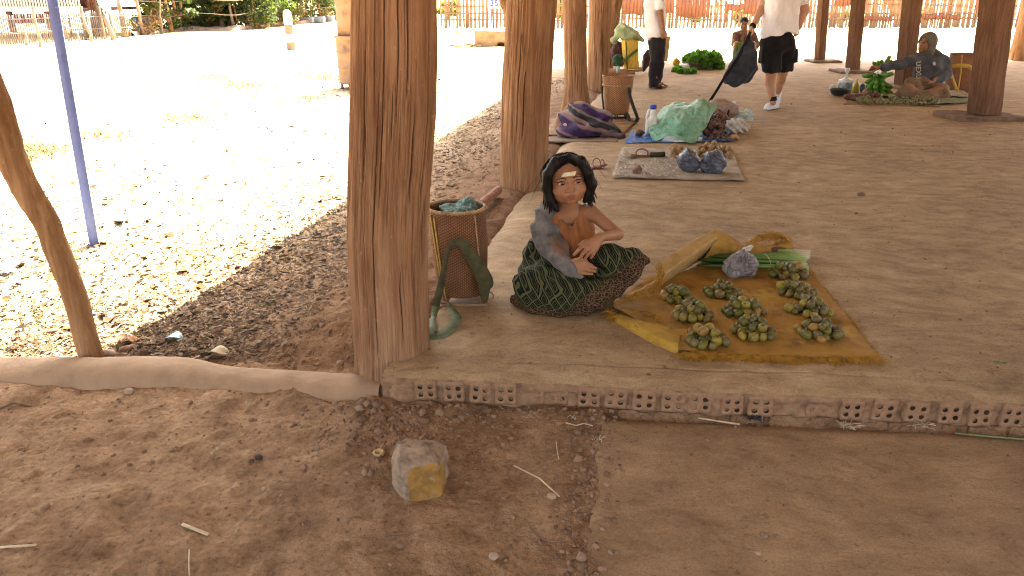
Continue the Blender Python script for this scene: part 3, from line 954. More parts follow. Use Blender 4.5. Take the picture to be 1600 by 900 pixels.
mb = MB(); mb.lathe((dc.x, 13.4, 0), [(rr_ * .86, zz3 + .012), (rr_ * .84, zz3 + .3), (rr_ * .87, 1.42), (rr_ * .93, 1.44), (rr_ * .93, 1.50), (rr_ * .5, 1.52)], 36, True, True)
put("upper_drum", mb.mesh("upper_drum"), M_DRUM, dr)
for k in range(6):
    an = k * math.pi / 3 + .35
    mb = MB(); mb.tube([(dc.x + rr_ * .82 * math.cos(an), 13.4 + rr_ * .82 * math.sin(an), -.02), (dc.x + rr_ * .82 * math.cos(an), 13.4 + rr_ * .82 * math.sin(an), zz0 + .01)], .025, 7)
    put("leg", mb.mesh("leg", False), M_DRUM, dr)

# culvert wall in the slope
M_CULV = simple("earth_stained_concrete", (0.30, 0.19, 0.10), 0.25, 7, 0.9, 0.4, 30, 0.006)
c0 = P(742, 70, 24.4)
th = thing("culvert_wall", (c0.x + .9, 24.7, 0), "low brown culvert wall with a dark opening in the sunny slope", "wall")
s = SDF((c0.x - .3, 24.0, -.25), (c0.x + 2.6, 25.6, .7), .03)
s.bx((c0.x + 1.15, 24.8, .20), (1.15, .45, .26), None, .03).bx((c0.x + .95, 24.3, .0), (.26, .5, .11), None, .05, .02, 's').rough(.05, 4, 3, 3)
put("wall_block", s.mesh("wall_block"), M_CULV, th)
for k in range(22):
    ss = .05 + .07 * rng.random()
    px_, py_ = c0.x - .75 + rng.random() * .9, 24.1 + rng.random() * 1.0
    mb = MB(); mb.lathe((px_, py_, -.02), [(ss, 0), (ss * 1.1, ss * .5), (ss * .6, ss), (0, ss * 1.1)], 6)
    put("stone", mb.mesh("stone", False), M_CULV, th)

# white sign with blue figures
M_BLUEINK = simple("blue_ink", (0.06, 0.08, 0.40), 0.1, 20, 0.7, 0)
Ysg = 34.0
a, b = P(762, 13, Ysg), P(800, -14, Ysg)
th = thing("sign_board", ((a.x + b.x) / 2, Ysg, 0), "white board with blue figures at the far side of the yard", "sign")
mb = MB(); mb.box(((a.x + b.x) / 2, Ysg, (a.z + b.z) / 2), (b.x - a.x, .04, b.z - a.z)); put("board", mb.mesh("board", False), M_WHITE, th)
for x in (a.x + .1, b.x - .1):
    mb = MB(); mb.tube([(x, Ysg + .05, -.05), (x, Ysg + .05, b.z)], .03, 6); put("post", mb.mesh("post"), M_WHITE, th)
place_sign = [("357", .36, Vector((P(775.5, 5, Ysg).x, Ysg - .025, P(775, 5.5, Ysg).z)))]
th_sign = th
# forked branch and its grey stub beside the second pillar
mb_p = [P(800, -60, 7.2), P(786, -20, 7.2), P(784, 2, 7.2), P(791, 16, 7.2), P(799, 24, 7.2), P(806, 60, 7.2), P(812, 140, 7.2), P(815, 215, 7.2)]
g = solo("branch_prop", bark_tube(mb_p[::-1], [.045, .04, .035, .033, .036, .034, .03, .028], 50, 12, .12, 9), M_BARK, "bent brown branch leaning behind the second pillar", "branch")

def litter_mat_(name, cs):
    t = NT(name); g = t.n.new("ShaderNodeNewGeometry")
    return t.out(t.ramp(g.outputs["Random Per Island"], [(i / (len(cs) - 1), c) for i, c in enumerate(cs)]), .85, None, spec=.2)
# ------------------------------------------------------------------ fences
M_PALE = simple("weathered_paling", (0.27, 0.145, 0.085), 0.25, 3, 0.85, 0.2, 20, 0.004, c2=(0.17, 0.088, 0.055))
M_PALE2 = simple("pale_bamboo", (0.30, 0.20, 0.12), 0.25, 3, 0.85, 0.2, 20, 0.004)
M_PANEL = simple("woven_red_panel", (0.24, 0.095, 0.055), 0.2, 5, 0.85, 0.6, 30, 0.01, stretch=(6, 1, 1))
YF = 38.6
fx0, fx1 = P(690, 40, YF).x, P(1640, 40, YF).x
fn = thing("paling_fence", ((fx0 + fx1) / 2, YF, 0), "long weathered paling fence across the sunny back of the yard", "fence")
pal = []
for k in range(5):
    r = random.Random(k); w = .045 + .012 * (k % 3); hgt = 1.5 + .12 * (k % 4)
    pts = [(r.uniform(-.02, .02) * (j > 0), 0, hgt * j / 3) for j in range(4)]
    mb = MB(); V = []
    for (x, y, z) in pts: V += [(x - w, -.015, z), (x + w, -.015, z), (x + w, .015, z), (x - w, .015, z)]
    F = [(j * 4 + i_, j * 4 + (i_ + 1) % 4, (j + 1) * 4 + (i_ + 1) % 4, (j + 1) * 4 + i_) for j in range(3) for i_ in range(4)] + [(12, 13, 14, 15)]
    me = mesh_np("paling", V, F, False); me.materials.append(M_PALE if k % 2 else M_PALE2); pal.append(me)
x = fx0; cnt = 0
while x < fx1 and cnt < 290:
    px_ = 800 + x / YF * 1200 * .93
    low = 1050 < px_ < 1215
    o = bpy.data.objects.new("paling", pal[rng.integers(5)]); COL.objects.link(o)
    o.location = (x, YF + rng.uniform(-.03, .03), -.03 + rng.uniform(-.05, .05)); o.rotation_euler = (0, rng.uniform(-.03, .03), 0)
    o.scale = (rng.uniform(.8, 1.2), 1, (.78 if low else 1.0) * rng.uniform(.93, 1.06))
    o.parent = fn; o.matrix_parent_inverse = Matrix.Translation(-fn.location)
    x += rng.uniform(.14, .20) if px_ < 1230 else rng.uniform(.105, .15); cnt += 1
for zr in (.36, .62, .98, 1.28):
    k0 = fx0
    while k0 < fx1:
        L = rng.uniform(3, 5)
        mb = MB(); d = rng.uniform(-.08, .08); mb.box((k0 + L / 2, YF - .05, zr + rng.uniform(-.04, .04)), (L, .04, .06), Euler((0, d / 3, 0)))
        put("rail", mb.mesh("rail", False), M_PALE, fn); k0 += L
for (pa, pb, za, zb) in ((972, 1000, .62, 1.5), (1003, 1052, .66, 1.5), (1058, 1108, .46, 1.45), (1162, 1200, .62, 1.3), (1228, 1262, .9, 1.5), (1302, 1326, .95, 1.5), (1352, 1395, .30, .5), (1440, 1500, .36, .58), (1520, 1560, .8, 1.5), (1130, 1160, .75, 1.05)):
    xa, xb = P(pa, 20, YF).x, P(pb, 20, YF).x
    n = max(3, int((xb - xa) / .16)); w = (xb - xa) / n
    mb = MB()
    for i_ in range(n):
        mb.box((xa + w * (i_ + .5), YF - .09 + .012 * (i_ % 2), (za + zb) / 2 + rng.uniform(-.03, .03)), (w * .97, .02, zb - za))
    put("woven_panel", mb.mesh("woven_panel", False), M_PANEL, fn)
for k in range(12):
    xk = fx0 + (fx1 - fx0) * (k + .5) / 12
    mb = MB(); mb.tube([(xk, YF + .08, -.1), (xk + rng.uniform(-.05, .05), YF + .08, 1.75)], .06, 7); put("post", mb.mesh("post"), M_PALE, fn)

# left boundary: fine bamboo fence, branch posts, wires, teal gate, dark thicket behind
lp = [W(-60, 76, 0), W(0, 72, 0), W(80, 68, 0), W(180, 60, 0), W(215, 54, 0), W(290, 48, 0), W(370, 48, 0), W(440, 40, 0), W(530, 32, 0), W(640, 29, 0)]
def lpos(t):
    t = max(0, min(len(lp) - 1.0001, t)); i_ = int(t); return lp[i_].lerp(lp[i_ + 1], t - i_)
M_MESHF = simple("grey_bamboo_screen", (0.17, 0.14, 0.12), 0.3, 3, 0.9, 0)
f2 = thing("bamboo_screen_fence", tuple(lpos(1.2)), "fine grey bamboo screen fence below the wooden house", "fence")
mb = MB()
a, b = lp[0] + Vector((0, .9, 0)), lp[3] + Vector((.2, .9, 0))
L = (b - a).length; n = int(L / .075)
for k in range(n):
    c = a.lerp(b, k / n); zt_ = .92 + .05 * math.sin(k * .7) - (.25 * max(0, k / n - .75) * 4 * .4)
    mb.box((c.x, c.y, zt_ / 2), (.034, .02, zt_), Euler((0, .03 * math.sin(k * 2.1), 0)))
put("bamboo_slat", mb.mesh("bamboo_slat", False), M_MESHF, f2)["kind"] = "stuff"
for zr in (.35, .75):
    mb = MB(); mb.tube([tuple(a + Vector((0, -.04, zr))), tuple(b + Vector((0, -.04, zr)))], .02, 5); put("rail", mb.mesh("rail"), M_MESHF, f2)
M_BLEACH = simple("bleached_branch", (0.25, 0.19, 0.14), 0.25, 5, 0.9, 0.4, 20, 0.01)
def px_post(x0, y0, x1, y1, Y, r0, r1, mat, parent=None, name="post", bend=.06, seed=0):
    a, b = P(x0, y0, Y), P(x1, y1, Y)
    r = random.Random(seed)
    pts = [tuple(a.lerp(b, t) + Vector((r.uniform(-1, 1) * bend * (0 < t < 1), 0, 0))) for t in (0, .25, .5, .75, 1)]
    mb = MB(); mb.tube(pts, [r0, r0 * .95, (r0 + r1) / 2, r1 * 1.05, r1], 8)
    return mb.mesh(name)
f3 = thing("branch_fence", tuple(lpos(4)), "rough fence of leaning branches and wire in front of the dark thicket", "fence")
for k, (x0, y0, x1, y1, w_) in enumerate([(64, 73, 51, 10, 5), (42, 70, 37, 42, 5), (144, 65, 126, 10, 5), (107, 62, 100, 40, 4), (127, 65, 121, 52, 3), (112, 57, 106, 22, 3),
        (178, 62, 163, 22, 8), (197, 58, 185, -5, 8), (252, 52, 249, -8, 4), (278, 48, 272, 20, 4), (281, 45, 283, 20, 3), (359, 42, 351, -6, 9), (409, 42, 404, -10, 5), (332, 44, 330, 5, 3), (440, 38, 436, -6, 6), (480, 30, 478, -8, 5), (505, 28, 507, -8, 6), (238, 52, 236, 16, 3)]):
    Yk = W((x0), y0, 0).y
    put("post", px_post(x0, y0 + 2, x1, y1, Yk, w_ / 2 / ppm(y0, Yk) * 1.1, w_ / 2 / ppm(y0, Yk) * .8, M_BLEACH, seed=k, bend=.04), M_BLEACH, f3)
for zr, off in ((.55, .1), (1.02, .0)):
    mb = MB()
    t = 3.8; pts = []
    while t < 9: c = lpos(t); pts.append((c.x, c.y, zr * (1 + .04 * t) + .05 * math.sin(t * 5))); t += .25
    mb.tube(pts, .018, 5); put("wire", mb.mesh("wire"), M_BLEACH, f3)
mb = MB()   # sagging wire in front of the screen
for (x0, y0, x1, y1) in ((0, 44, 42, 48), (42, 48, 64, 40), (64, 42, 100, 44), (100, 40, 130, 36)):
    a, b = P(x0, y0, 24.5), P(x1, y1, 24.5)
    mb.tube([tuple(a.lerp(b, t) + Vector((0, 0, -.12 * math.sin(math.pi * t)))) for t in np.linspace(0, 1, 7)], .012, 4)
put("wire", mb.mesh("wire"), M_BLEACH, f3)
# low earth ridge under the branch fence
M_RIDGE = simple("leaf_strewn_bank", (0.20, 0.13, 0.085), 0.3, 6, 0.95, 0.6, 30, 0.02)
T_, V_ = np.meshgrid(np.linspace(3.2, 9, 160), np.linspace(-1, 1, 9))
C3 = np.array([tuple(lpos(t)) for t in T_[0]])
RX = C3[:, 0][None] + 0 * V_; RY = C3[:, 1][None] + .6 + V_ * (.75 + .2 * fbm(T_, T_ * 0, seed=4))
RZ = -.05 + (.22 + .10 * fbm(T_ * 2, V_ * 2, seed=6)) * (1 - V_ ** 2)
put("earth_bank", grid_mesh("earth_bank", RX, RY, RZ), M_RIDGE, label="low bank of earth and dry leaves along the branch fence", kind="structure")
# teal gate
M_TEAL = simple("teal_sheet", (0.30, 0.55, 0.62), 0.1, 4, 0.6, 0)
M_DARKFR = simple("dark_gate_frame", (0.03, 0.06, 0.07), 0.2, 6, 0.6, 0)
Yg = W(220, 52, 0).y + .1
gt = thing("yard_gate", (P(222, 50, Yg).x, Yg, 0), "dark framed gate with pale teal sheets in the branch fence", "gate")
for (xa, xb) in ((209, 216), (229, 237)):
    a, b = P(xa, 51, Yg), P(xb, 27, Yg); mb = MB(); mb.box(((a.x + b.x) / 2, Yg, (a.z + b.z) / 2), (b.x - a.x, .03, b.z - a.z)); put("sheet", mb.mesh("sheet", False), M_TEAL, gt)
for (xa, ya, xb, yb_) in ((206, 53, 206, 24), (214, 53, 214, 26), (222, 52, 222, 27), (231, 52, 231, 27), (240, 51, 239, 26), (205, 27, 240, 28), (207, 52, 222, 32), (222, 48, 240, 34)):
    a, b = P(xa, ya, Yg - .05), P(xb, yb_, Yg - .05); mb = MB(); mb.tube([tuple(a), tuple(b)], .02, 5); put("bar", mb.mesh("bar"), M_DARKFR, gt)
# concrete blocks by the road
M_BLOCK = simple("grey_concrete_block", (0.25, 0.26, 0.28), 0.15, 4, 0.85, 0.2)
for k, (xa, xb, yb_, yt) in enumerate(((472, 488, 36, 27), (489, 505, 35.5, 26), (506, 520, 34, 25), (521, 533, 32, 24))):
    Yb = W(xa, yb_, 0).y
    a, b = P(xa, yb_, Yb), P(xb, yt, Yb)
    mb = MB(); mb.box(((a.x + b.x) / 2, Yb + .3, (a.z + b.z) / 2), (b.x - a.x - .03, .6, b.z - a.z))
    o = solo("concrete_block", mb.mesh("concrete_block", False), M_BLOCK, ["first", "second", "third", "fourth"][k] + " grey concrete block along the far road edge, counted from the marker post", "block", "concrete blocks at the road edge")
    md = o.modifiers.new("b", 'BEVEL'); md.width = .03; md.segments = 2

# ------------------------------------------------------------------ wooden house on low stilts
M_BOARD = simple("red_brown_boards", (0.15, 0.065, 0.042), 0.25, 4, 0.85, 0.3, 12, 0.01)
M_CREAM = simple("cream_sheet", (0.62, 0.52, 0.34), 0.1, 3, 0.8, 0)
M_WPAINT = simple("white_rail_paint", (0.75, 0.72, 0.68), 0.05, 6, 0.6, 0)
M_REDC = simple("red_fabric", (0.40, 0.03, 0.04), 0.1, 4, 0.8, 0)
YH = 29.5
hx = lambda x, y=14, Y=YH: P(x, y, Y)
ho_ = thing("wooden_house", (hx(60).x, YH + 2, 0), "red-brown wooden house with a white balustrade on its raised porch", "house")
zfl = hx(0, 15.5).z
a, b = hx(-70), hx(128)
mb = MB(); mb.box(((a.x + b.x) / 2, YH + .02, zfl + .03), (b.x - a.x, .10, .17)); put("floor_beam", mb.mesh("floor_beam", False), M_WPAINT, ho_)
mb = MB(); mb.box(((a.x + b.x) / 2, YH + 2.4, zfl), (b.x - a.x, 4.6, .1)); put("porch_floor", mb.mesh("porch_floor", False), M_BOARD, ho_)
n = 44
for k in range(n):
    x = a.x + (b.x - a.x) * (k + .5) / n
    mb_ = None
    if k == 0:
        q_ = MB(); q_.box((0, 0, .45), (.05, .05, .75)); bal = q_.mesh("baluster", False); bal.materials.append(M_WPAINT)
    o = bpy.data.objects.new("baluster", bal); COL.objects.link(o); o.location = (x, YH - .02, zfl + .02); o.parent = ho_; o.matrix_parent_inverse = Matrix.Translation(-ho_.location)
mb = MB(); mb.box(((a.x + b.x) / 2, YH - .02, zfl + .88), (b.x - a.x, .08, .07)); put("handrail", mb.mesh("handrail", False), M_WPAINT, ho_)
nb = 26
for k in range(nb):
    x = a.x + (b.x - a.x) * (k + .5) / nb
    mb = MB(); mb.box((x, YH + 1.6 + .02 * (k % 2), zfl + 1.2), ((b.x - a.x) / nb * .985, .04, 2.3)); put("wall_board", mb.mesh("wall_board", False), M_BOARD, ho_)
for xx in (-40, 10, 70, 126):
    c = hx(xx); mb = MB(); mb.box((c.x, YH + .1, zfl / 2), (.16, .16, zfl)); put("stilt", mb.mesh("stilt", False), M_BOARD, ho_)
mb = MB()
rp = [(a.x - .6, YH - 1.0, 3.1), (b.x + .6, YH - 1.0, 3.1), (b.x + .6, YH + 2.4, 4.6), (a.x - .6, YH + 2.4, 4.6), (a.x - .6, YH + 5.6, 3.1), (b.x + .6, YH + 5.6, 3.1)]
mb.add(rp, [(0, 1, 2, 3), (3, 2, 5, 4)])
o = put("roof", mb.mesh("roof", False), M_ROOF, ho_); o.modifiers.new("t", 'SOLIDIFY').thickness = .08
mb = MB(); mb.box((hx(3).x, YH + .8, zfl + .55), (.8, .3, .9)); put("hanging_cloth", mb.mesh("hanging_cloth", False), M_WHITE, ho_)
c0_, c1_ = hx(127, 16), hx(149, 16)
for k in range(5):
    mb = MB(); mb.box((c0_.x + (c1_.x - c0_.x) * (k + .5) / 5, YH + .5 + .02 * (k % 2), 1.35), ((c1_.x - c0_.x) / 5 * .97, .05, 2.7)); put("wall_board", mb.mesh("wall_board", False), M_BOARD, ho_)
mb = MB(); mb.box((hx(12, 24).x, YH + 1.2, .62), (1.0, .3, .35)); put("red_cloth", mb.mesh("red_cloth", False), M_REDC, ho_)
# lean-to roof sheet beside the house
a1, a2, a3, a4 = P(149, -4, 30), P(170, 5, 30), P(172, 22, 28.5), P(155, 10, 28.5)
mb = MB(); mb.add([tuple(a1), tuple(a2), tuple(a3), tuple(a4)], [(0, 1, 2, 3)])
lt = thing("lean_to", (a4.x, 29, 0), "cream sheet lean-to sloping down beside the wooden house", "shelter")
o = put("roof_sheet", mb.mesh("roof_sheet", False), M_CREAM, lt); o.modifiers.new("t", 'SOLIDIFY').thickness = .04
for q_ in (a1, a2, a3, a4):
    mb = MB(); mb.tube([(q_.x, q_.y, -.05), (q_.x, q_.y, q_.z)], .04, 6); put("post", mb.mesh("post"), M_BLEACH, lt)

# ------------------------------------------------------------------ trees and bushes
def leaf_mat(name, c, c2, tr=(0.25, 0.32, 0.03)):
    t = NT(name)
    oi = t.n.new("ShaderNodeNewGeometry")
    col = t.ramp(oi.outputs["Random Per Island"], [(0.0, c2), (0.5, c), (1.0, sc(c, 1.5))])
    t.out(col, 0.6, None, spec=0.3)
    tl = t.n.new("ShaderNodeBsdfTranslucent"); tl.inputs[0].default_value = tr + (1,)
    ms = t.n.new("ShaderNodeMixShader"); ms.inputs[0].default_value = 0.4
    outn = t.n["Material Output"]
    t.link(t.b.outputs[0], ms.inputs[1]); t.link(tl.outputs[0], ms.inputs[2]); t.link(ms.outputs[0], outn.inputs[0])
    return t.m
M_LEAF = leaf_mat("dark_leaves", (0.035, 0.055, 0.015), (0.016, 0.024, 0.008), (0.10, 0.13, 0.02))
M_LEAF2 = leaf_mat("yellow_green_leaves", (0.12, 0.15, 0.03), (0.06, 0.08, 0.02), (0.40, 0.42, 0.05))
M_DRYL = leaf_mat("dry_leaves", (0.16, 0.09, 0.04), (0.08, 0.045, 0.025), (0.3, 0.18, 0.06))
def leaves(centres, radii, n, size, seed, aspect=.45):
    r = np.random.default_rng(seed)
    ci = r.choice(len(centres), n, p=np.array(radii) ** 2 / (np.array(radii) ** 2).sum())
    d = r.normal(size=(n, 3)); d /= np.linalg.norm(d, axis=1)[:, None]
    rad = np.array(radii)[ci] * (0.45 + 0.6 * r.random(n) ** .6)
    c = np.array(centres)[ci] + d * rad[:, None] * np.array([1, 1, .75])
    c[:, 2] = np.maximum(c[:, 2], .03)
    u = r.normal(size=(n, 3)); u /= np.linalg.norm(u, axis=1)[:, None]
    w = np.cross(u, r.normal(size=(n, 3))); w /= np.linalg.norm(w, axis=1)[:, None]
    s = size * r.uniform(.6, 1.3, n)[:, None]
    V = np.stack([c - u * s, c - w * s * aspect, c + u * s, c + w * s * aspect], 1).reshape(-1, 3)
    F = np.arange(n * 4).reshape(n, 4)
    return mesh_np("crown", V, F, False)
def tree(base, h, spread, n, label, mat, seed, low=.6, group=None, trunk_r=.11, size=.10):
    r = random.Random(seed)
    th = thing("tree", tuple(base), label, "tree", group)
    top = base + Vector((r.uniform(-.3, .3), r.uniform(-.3, .3), h * .75))
    mid = base.lerp(top, .5) + Vector((r.uniform(-.15, .15), 0, 0))
    mb = MB(); mb.tube([tuple(base - Vector((0, 0, .1))), tuple(base.lerp(mid, .5)), tuple(mid), tuple(top)], [trunk_r * 1.25, trunk_r, trunk_r * .8, trunk_r * .35], 9)
    cs, rs = [], []
    for k in range(9):
        st = base.lerp(top, r.uniform(.35, .9))
        an = r.uniform(0, 6.28); L = spread * r.uniform(.5, 1)
        en = st + Vector((math.cos(an) * L, math.sin(an) * L, r.uniform(.1, .6)))
        mb.tube([tuple(st), tuple(st.lerp(en, .5) + Vector((0, 0, .1))), tuple(en)], [trunk_r * .4, trunk_r * .25, trunk_r * .1], 5)
        cs.append(tuple(en)); rs.append(spread * r.uniform(.3, .55))
    for k in range(5):
        cs.append((base.x + r.uniform(-1, 1) * spread, base.y + r.uniform(-.6, .6) * spread, base.z + r.uniform(low, h * .6))); rs.append(spread * r.uniform(.25, .45))
    cs.append(tuple(top)); rs.append(spread * .6)
    put("trunk", mb.mesh("trunk"), M_BLEACH if r.random() < .3 else M_BARK, th)
    put("crown", leaves(cs, rs, n, size, seed), mat, th)
    return th
where_t = [(155, "beside the lean-to"), (205, "just before the teal gate"), (232, "behind the teal gate"), (262, "just past the teal gate"), (300, "behind the thin middle posts"), (352, "behind the thick forked fence post"), (405, "before the marker post"), (450, "behind the marker post"), (478, "behind the first concrete block"), (512, "behind the last concrete blocks"), (560, "behind the drum stack"), (640, "beyond the first pillar")]
def where_of(c):
    yc = c.y * CP - (0.8 - CAM_H) * SP
    px = 800 + FPX * c.x / yc
    return min(where_t, key=lambda w: abs(w[0] - px))[1]
kinds = ["dark leafy tree ", "small sun-bright yellow-green tree "]
for k in range(17):
    c = lpos(3.3 + k * .345) + Vector((rng.uniform(-.3, .3), 1.6 + rng.uniform(0, 2.6), 0))
    y = k % 6 == 1
    tree(c, rng.uniform(3.2, 4.6), 1.15 if k > 3 else .9, 3200, kinds[1 if y else 0] + where_of(c), M_LEAF2 if y else M_LEAF, 300 + k, .35, "trees beyond the branch fence", .09)
for k in range(22):
    c = lpos(3.5 + k * .24) + Vector((rng.uniform(-.3, .3), 1.0 + rng.uniform(0, 2.2), 0))
    mb = MB(); t_ = c + Vector((rng.uniform(-.4, .4), 0, rng.uniform(2.2, 3.2))); r0 = rng.uniform(.035, .09)
    mb.tube([tuple(c - Vector((0, 0, .1))), tuple(c.lerp(t_, .4) + Vector((rng.uniform(-.1, .1), 0, 0))), tuple(t_)], [r0, r0 * .8, r0 * .5], 7)
    solo('sapling', mb.mesh('sapling'), M_BARK if k % 3 else M_BLEACH, ('dark' if k % 3 else 'pale') + ' bare sapling stem in the thicket ' + where_of(c), 'tree', 'bare stems in the thicket')
# undergrowth: one mass of leaves behind the fence
cs = [tuple(lpos(3.6 + 5.4 * rng.random()) + Vector((rng.uniform(-.3, .3), 1.4 + rng.uniform(0, 3.5), rng.uniform(.15, 1.5)))) for _ in range(150)]
put("undergrowth", leaves(cs, [rng.uniform(.25, .6) for _ in cs], 26000, .075, 77), M_LEAF, label="dark tangled undergrowth behind the branch fence", kind="stuff")
cs = [tuple(lpos(3.2 + 5.8 * rng.random()) + Vector((rng.uniform(-.3, .3), .9 + rng.uniform(0, 2.0), rng.uniform(.0, .9)))) for _ in range(90)]
put("dry_brush", leaves(cs, [rng.uniform(.2, .4) for _ in cs], 7000, .07, 78), M_DRYL, label="dry brown brush at the foot of the branch fence", kind="stuff")
for k, (x, Yk, h_) in enumerate(((885, 45, 1.5), (1080, 43, .8), (1150, 43, .6), (1310, 43, .7), (1440, 44, .7), (1180, 60, 5), (1000, 62, 5), (1400, 60, 5), (1560, 58, 5), (700, 52, 1.1))):
    c = P(x, 30, Yk)
    big = h_ > 2
    lb_ = ("sunlit green bush behind the paling fence " if not big else "tall tree well beyond the paling fence ") + ("near the grey pillar", "above the tin basin", "above the squatting man", "beside the slim square post", "before the hooded woman's post", "above the squatting man's head", "above the yellow basket", "behind the hooded woman", "beyond the thick square post", "beyond the culvert wall")[k]
    b_o = thing("bush" if not big else "tree", (c.x, Yk, 0), lb_, "bush" if not big else "tree", "plants beyond the paling fence" if not big else "trees beyond the paling fence")
    cs = [(c.x + rng.uniform(-1, 1) * h_ * .5, Yk + rng.uniform(-.4, .4) * h_, h_ * rng.uniform(.3 if not big else .5, .9)) for _ in range(9)]
    put("crown", leaves(cs, [h_ * rng.uniform(.18, .34) for _ in cs], 2600, .11 if not big else .2, 500 + k), M_LEAF2, b_o)
    mb = MB()
    for q_ in cs[:5]: mb.tube([(c.x, Yk, -.05), ((c.x + q_[0]) / 2, (Yk + q_[1]) / 2, q_[2] * .6), q_], [.05 * h_, .03 * h_, .01 * h_], 6)
    put("trunk", mb.mesh("trunk"), M_BARK, b_o)
# dry yellow grass in patches on the yard
rgs = np.random.default_rng(61); pc_ = []
for (px, py, sx_, sy_, n) in ((330, 125, 40, 9, 700), (390, 135, 50, 7, 600), (500, 122, 40, 8, 500), (440, 115, 50, 6, 300), (60, 235, 50, 9, 900), (290, 185, 60, 9, 700), (170, 212, 60, 8, 500), (700, 52, 40, 6, 500), (700, 60, 40, 6, 300), (230, 70, 120, 3, 300), (30, 250, 40, 12, 500), (480, 160, 70, 6, 300)):
    for _ in range(n):
        c = W(px + rgs.normal(0, sx_ * .5), py + rgs.normal(0, sy_ * .6), 0.0); pc_.append((c.x, c.y, 0))
pc_ = np.array(pc_); pc_[:, 2] = ground_z(pc_[:, 0], pc_[:, 1])
n = len(pc_); an = rgs.uniform(0, 6.28, n); L_ = rgs.uniform(.03, .09, n) * (1 + pc_[:, 1] * .03)
d_ = np.stack([np.cos(an) * L_ * .8, np.sin(an) * L_ * .8, L_ * rgs.uniform(.15, .7, n)], 1); w_ = np.stack([-np.sin(an), np.cos(an), 0 * an], 1) * (.004 + .0006 * pc_[:, 1:2])
V = np.stack([pc_ - w_, pc_ + w_, pc_ + d_], 1).reshape(-1, 3)
put("dry_grass", mesh_np("dry_grass", V, np.arange(n * 3).reshape(n, 3), False), litter_mat_("dry_yellow_grass", [(.20, .15, .05), (.28, .22, .08), (.10, .065, .025), (.34, .28, .12)]), label="short dry yellow grass in patches on the sunny yard", kind="stuff")

# ------------------------------------------------------------------ litter on the ground
def chips(name, pts, size, mat, label, seed, curl=.3, zmax=.012, asp=(.25, .6)):
    r = np.random.default_rng(seed); n = len(pts)
    an = r.uniform(0, 6.283, n); s = size * np.minimum(2.4, r.lognormal(0, .45, n)); a = r.uniform(*asp, n)
    u = np.stack([np.cos(an), np.sin(an), r.normal(0, .22, n)], 1); v = np.stack([-np.sin(an), np.cos(an), r.normal(0, .3, n)], 1)
    c = pts.copy(); c[:, 2] += s * .22 + r.uniform(0, zmax, n)
    s = s[:, None]; a = a[:, None]
    mid = c + np.array([0, 0, 1]) * s * curl * r.uniform(-1, .6, n)[:, None]
    V = np.stack([c - u * s, c - v * s * a, mid + v * 0, c + v * s * a, c + u * s], 1).reshape(-1, 3)
    b = np.arange(n)[:, None] * 5
    F = np.concatenate([b + np.array([[0, 1, 2]]), b + np.array([[0, 2, 3]]), b + np.array([[1, 4, 2]]), b + np.array([[2, 4, 3]])])
    return put(name, mesh_np(name, V, F, False), mat, label=label, kind="stuff")
def litter_mat(name, cs):
    t = NT(name); g = t.n.new("ShaderNodeNewGeometry")
    return t.out(t.ramp(g.outputs["Random Per Island"], [(i / (len(cs) - 1), c) for i, c in enumerate(cs)]), .85, None, spec=.2)
M_LIT = litter_mat("fallen_leaf_litter", [(.06, .035, .02), (.13, .075, .042), (.09, .052, .03), (.20, .125, .07), (.30, .21, .13), (.07, .042, .026)])
M_STR = litter_mat("straw_bits", [(.22, .15, .085), (.38, .28, .17), (.28, .19, .11), (.15, .09, .05)])
def scatter(n, fn, seed):
    r = np.random.default_rng(seed); p = fn(r, n)
    z = ground_z(p[:, 0], p[:, 1])
    return np.column_stack([p, z])
def strip(r, n):       # leaf strewn strip in and beyond the shade edge
    y = 2.95 + 11.5 * r.random(n) ** 1.5
    s = .55 + r.beta(1.6, 3.0, n) * 2.6
    return np.column_stack([side_x(y) - s, y])
chips("leaf_litter", scatter(30000, strip, 1), .0105, M_LIT, "brown fallen leaf litter along the shed's shade edge", 11)
def strip2(r, n):
    y = 2.95 + 8 * r.random(n) ** 1.3; s = .5 + r.random(n) * 1.6
    return np.column_stack([side_x(y) - s, y])
chips("straw_litter", scatter(8000, strip2, 2), .019, M_STR, "pale straw bits scattered on the shaded bank", 12, asp=(.04, .10))
def yard_pts(r, n):
    Y = 3.0 + 19 * r.random(n) ** 1.7
    X = -(0.3 + r.random(n) * (Y * .75 + 1)) + Y * .12
    keep = X < side_x(Y) - .8
    return np.column_stack([X, Y])[keep]
M_YL = litter_mat("yard_stones_and_leaves", [(.028, .016, .008), (.060, .036, .018), (.11, .068, .025), (.04, .024, .012), (.15, .10, .03)])
chips("yard_litter", scatter(34000, yard_pts, 3), .011, M_YL, "small brown leaves and stones scattered over the sunny yard", 13, zmax=.004)
chips("yard_pebble", scatter(5000, yard_pts, 5), .018, M_YL, "brown pebbles and dead leaves on the sunny yard", 15, zmax=.004, asp=(.5, .9))
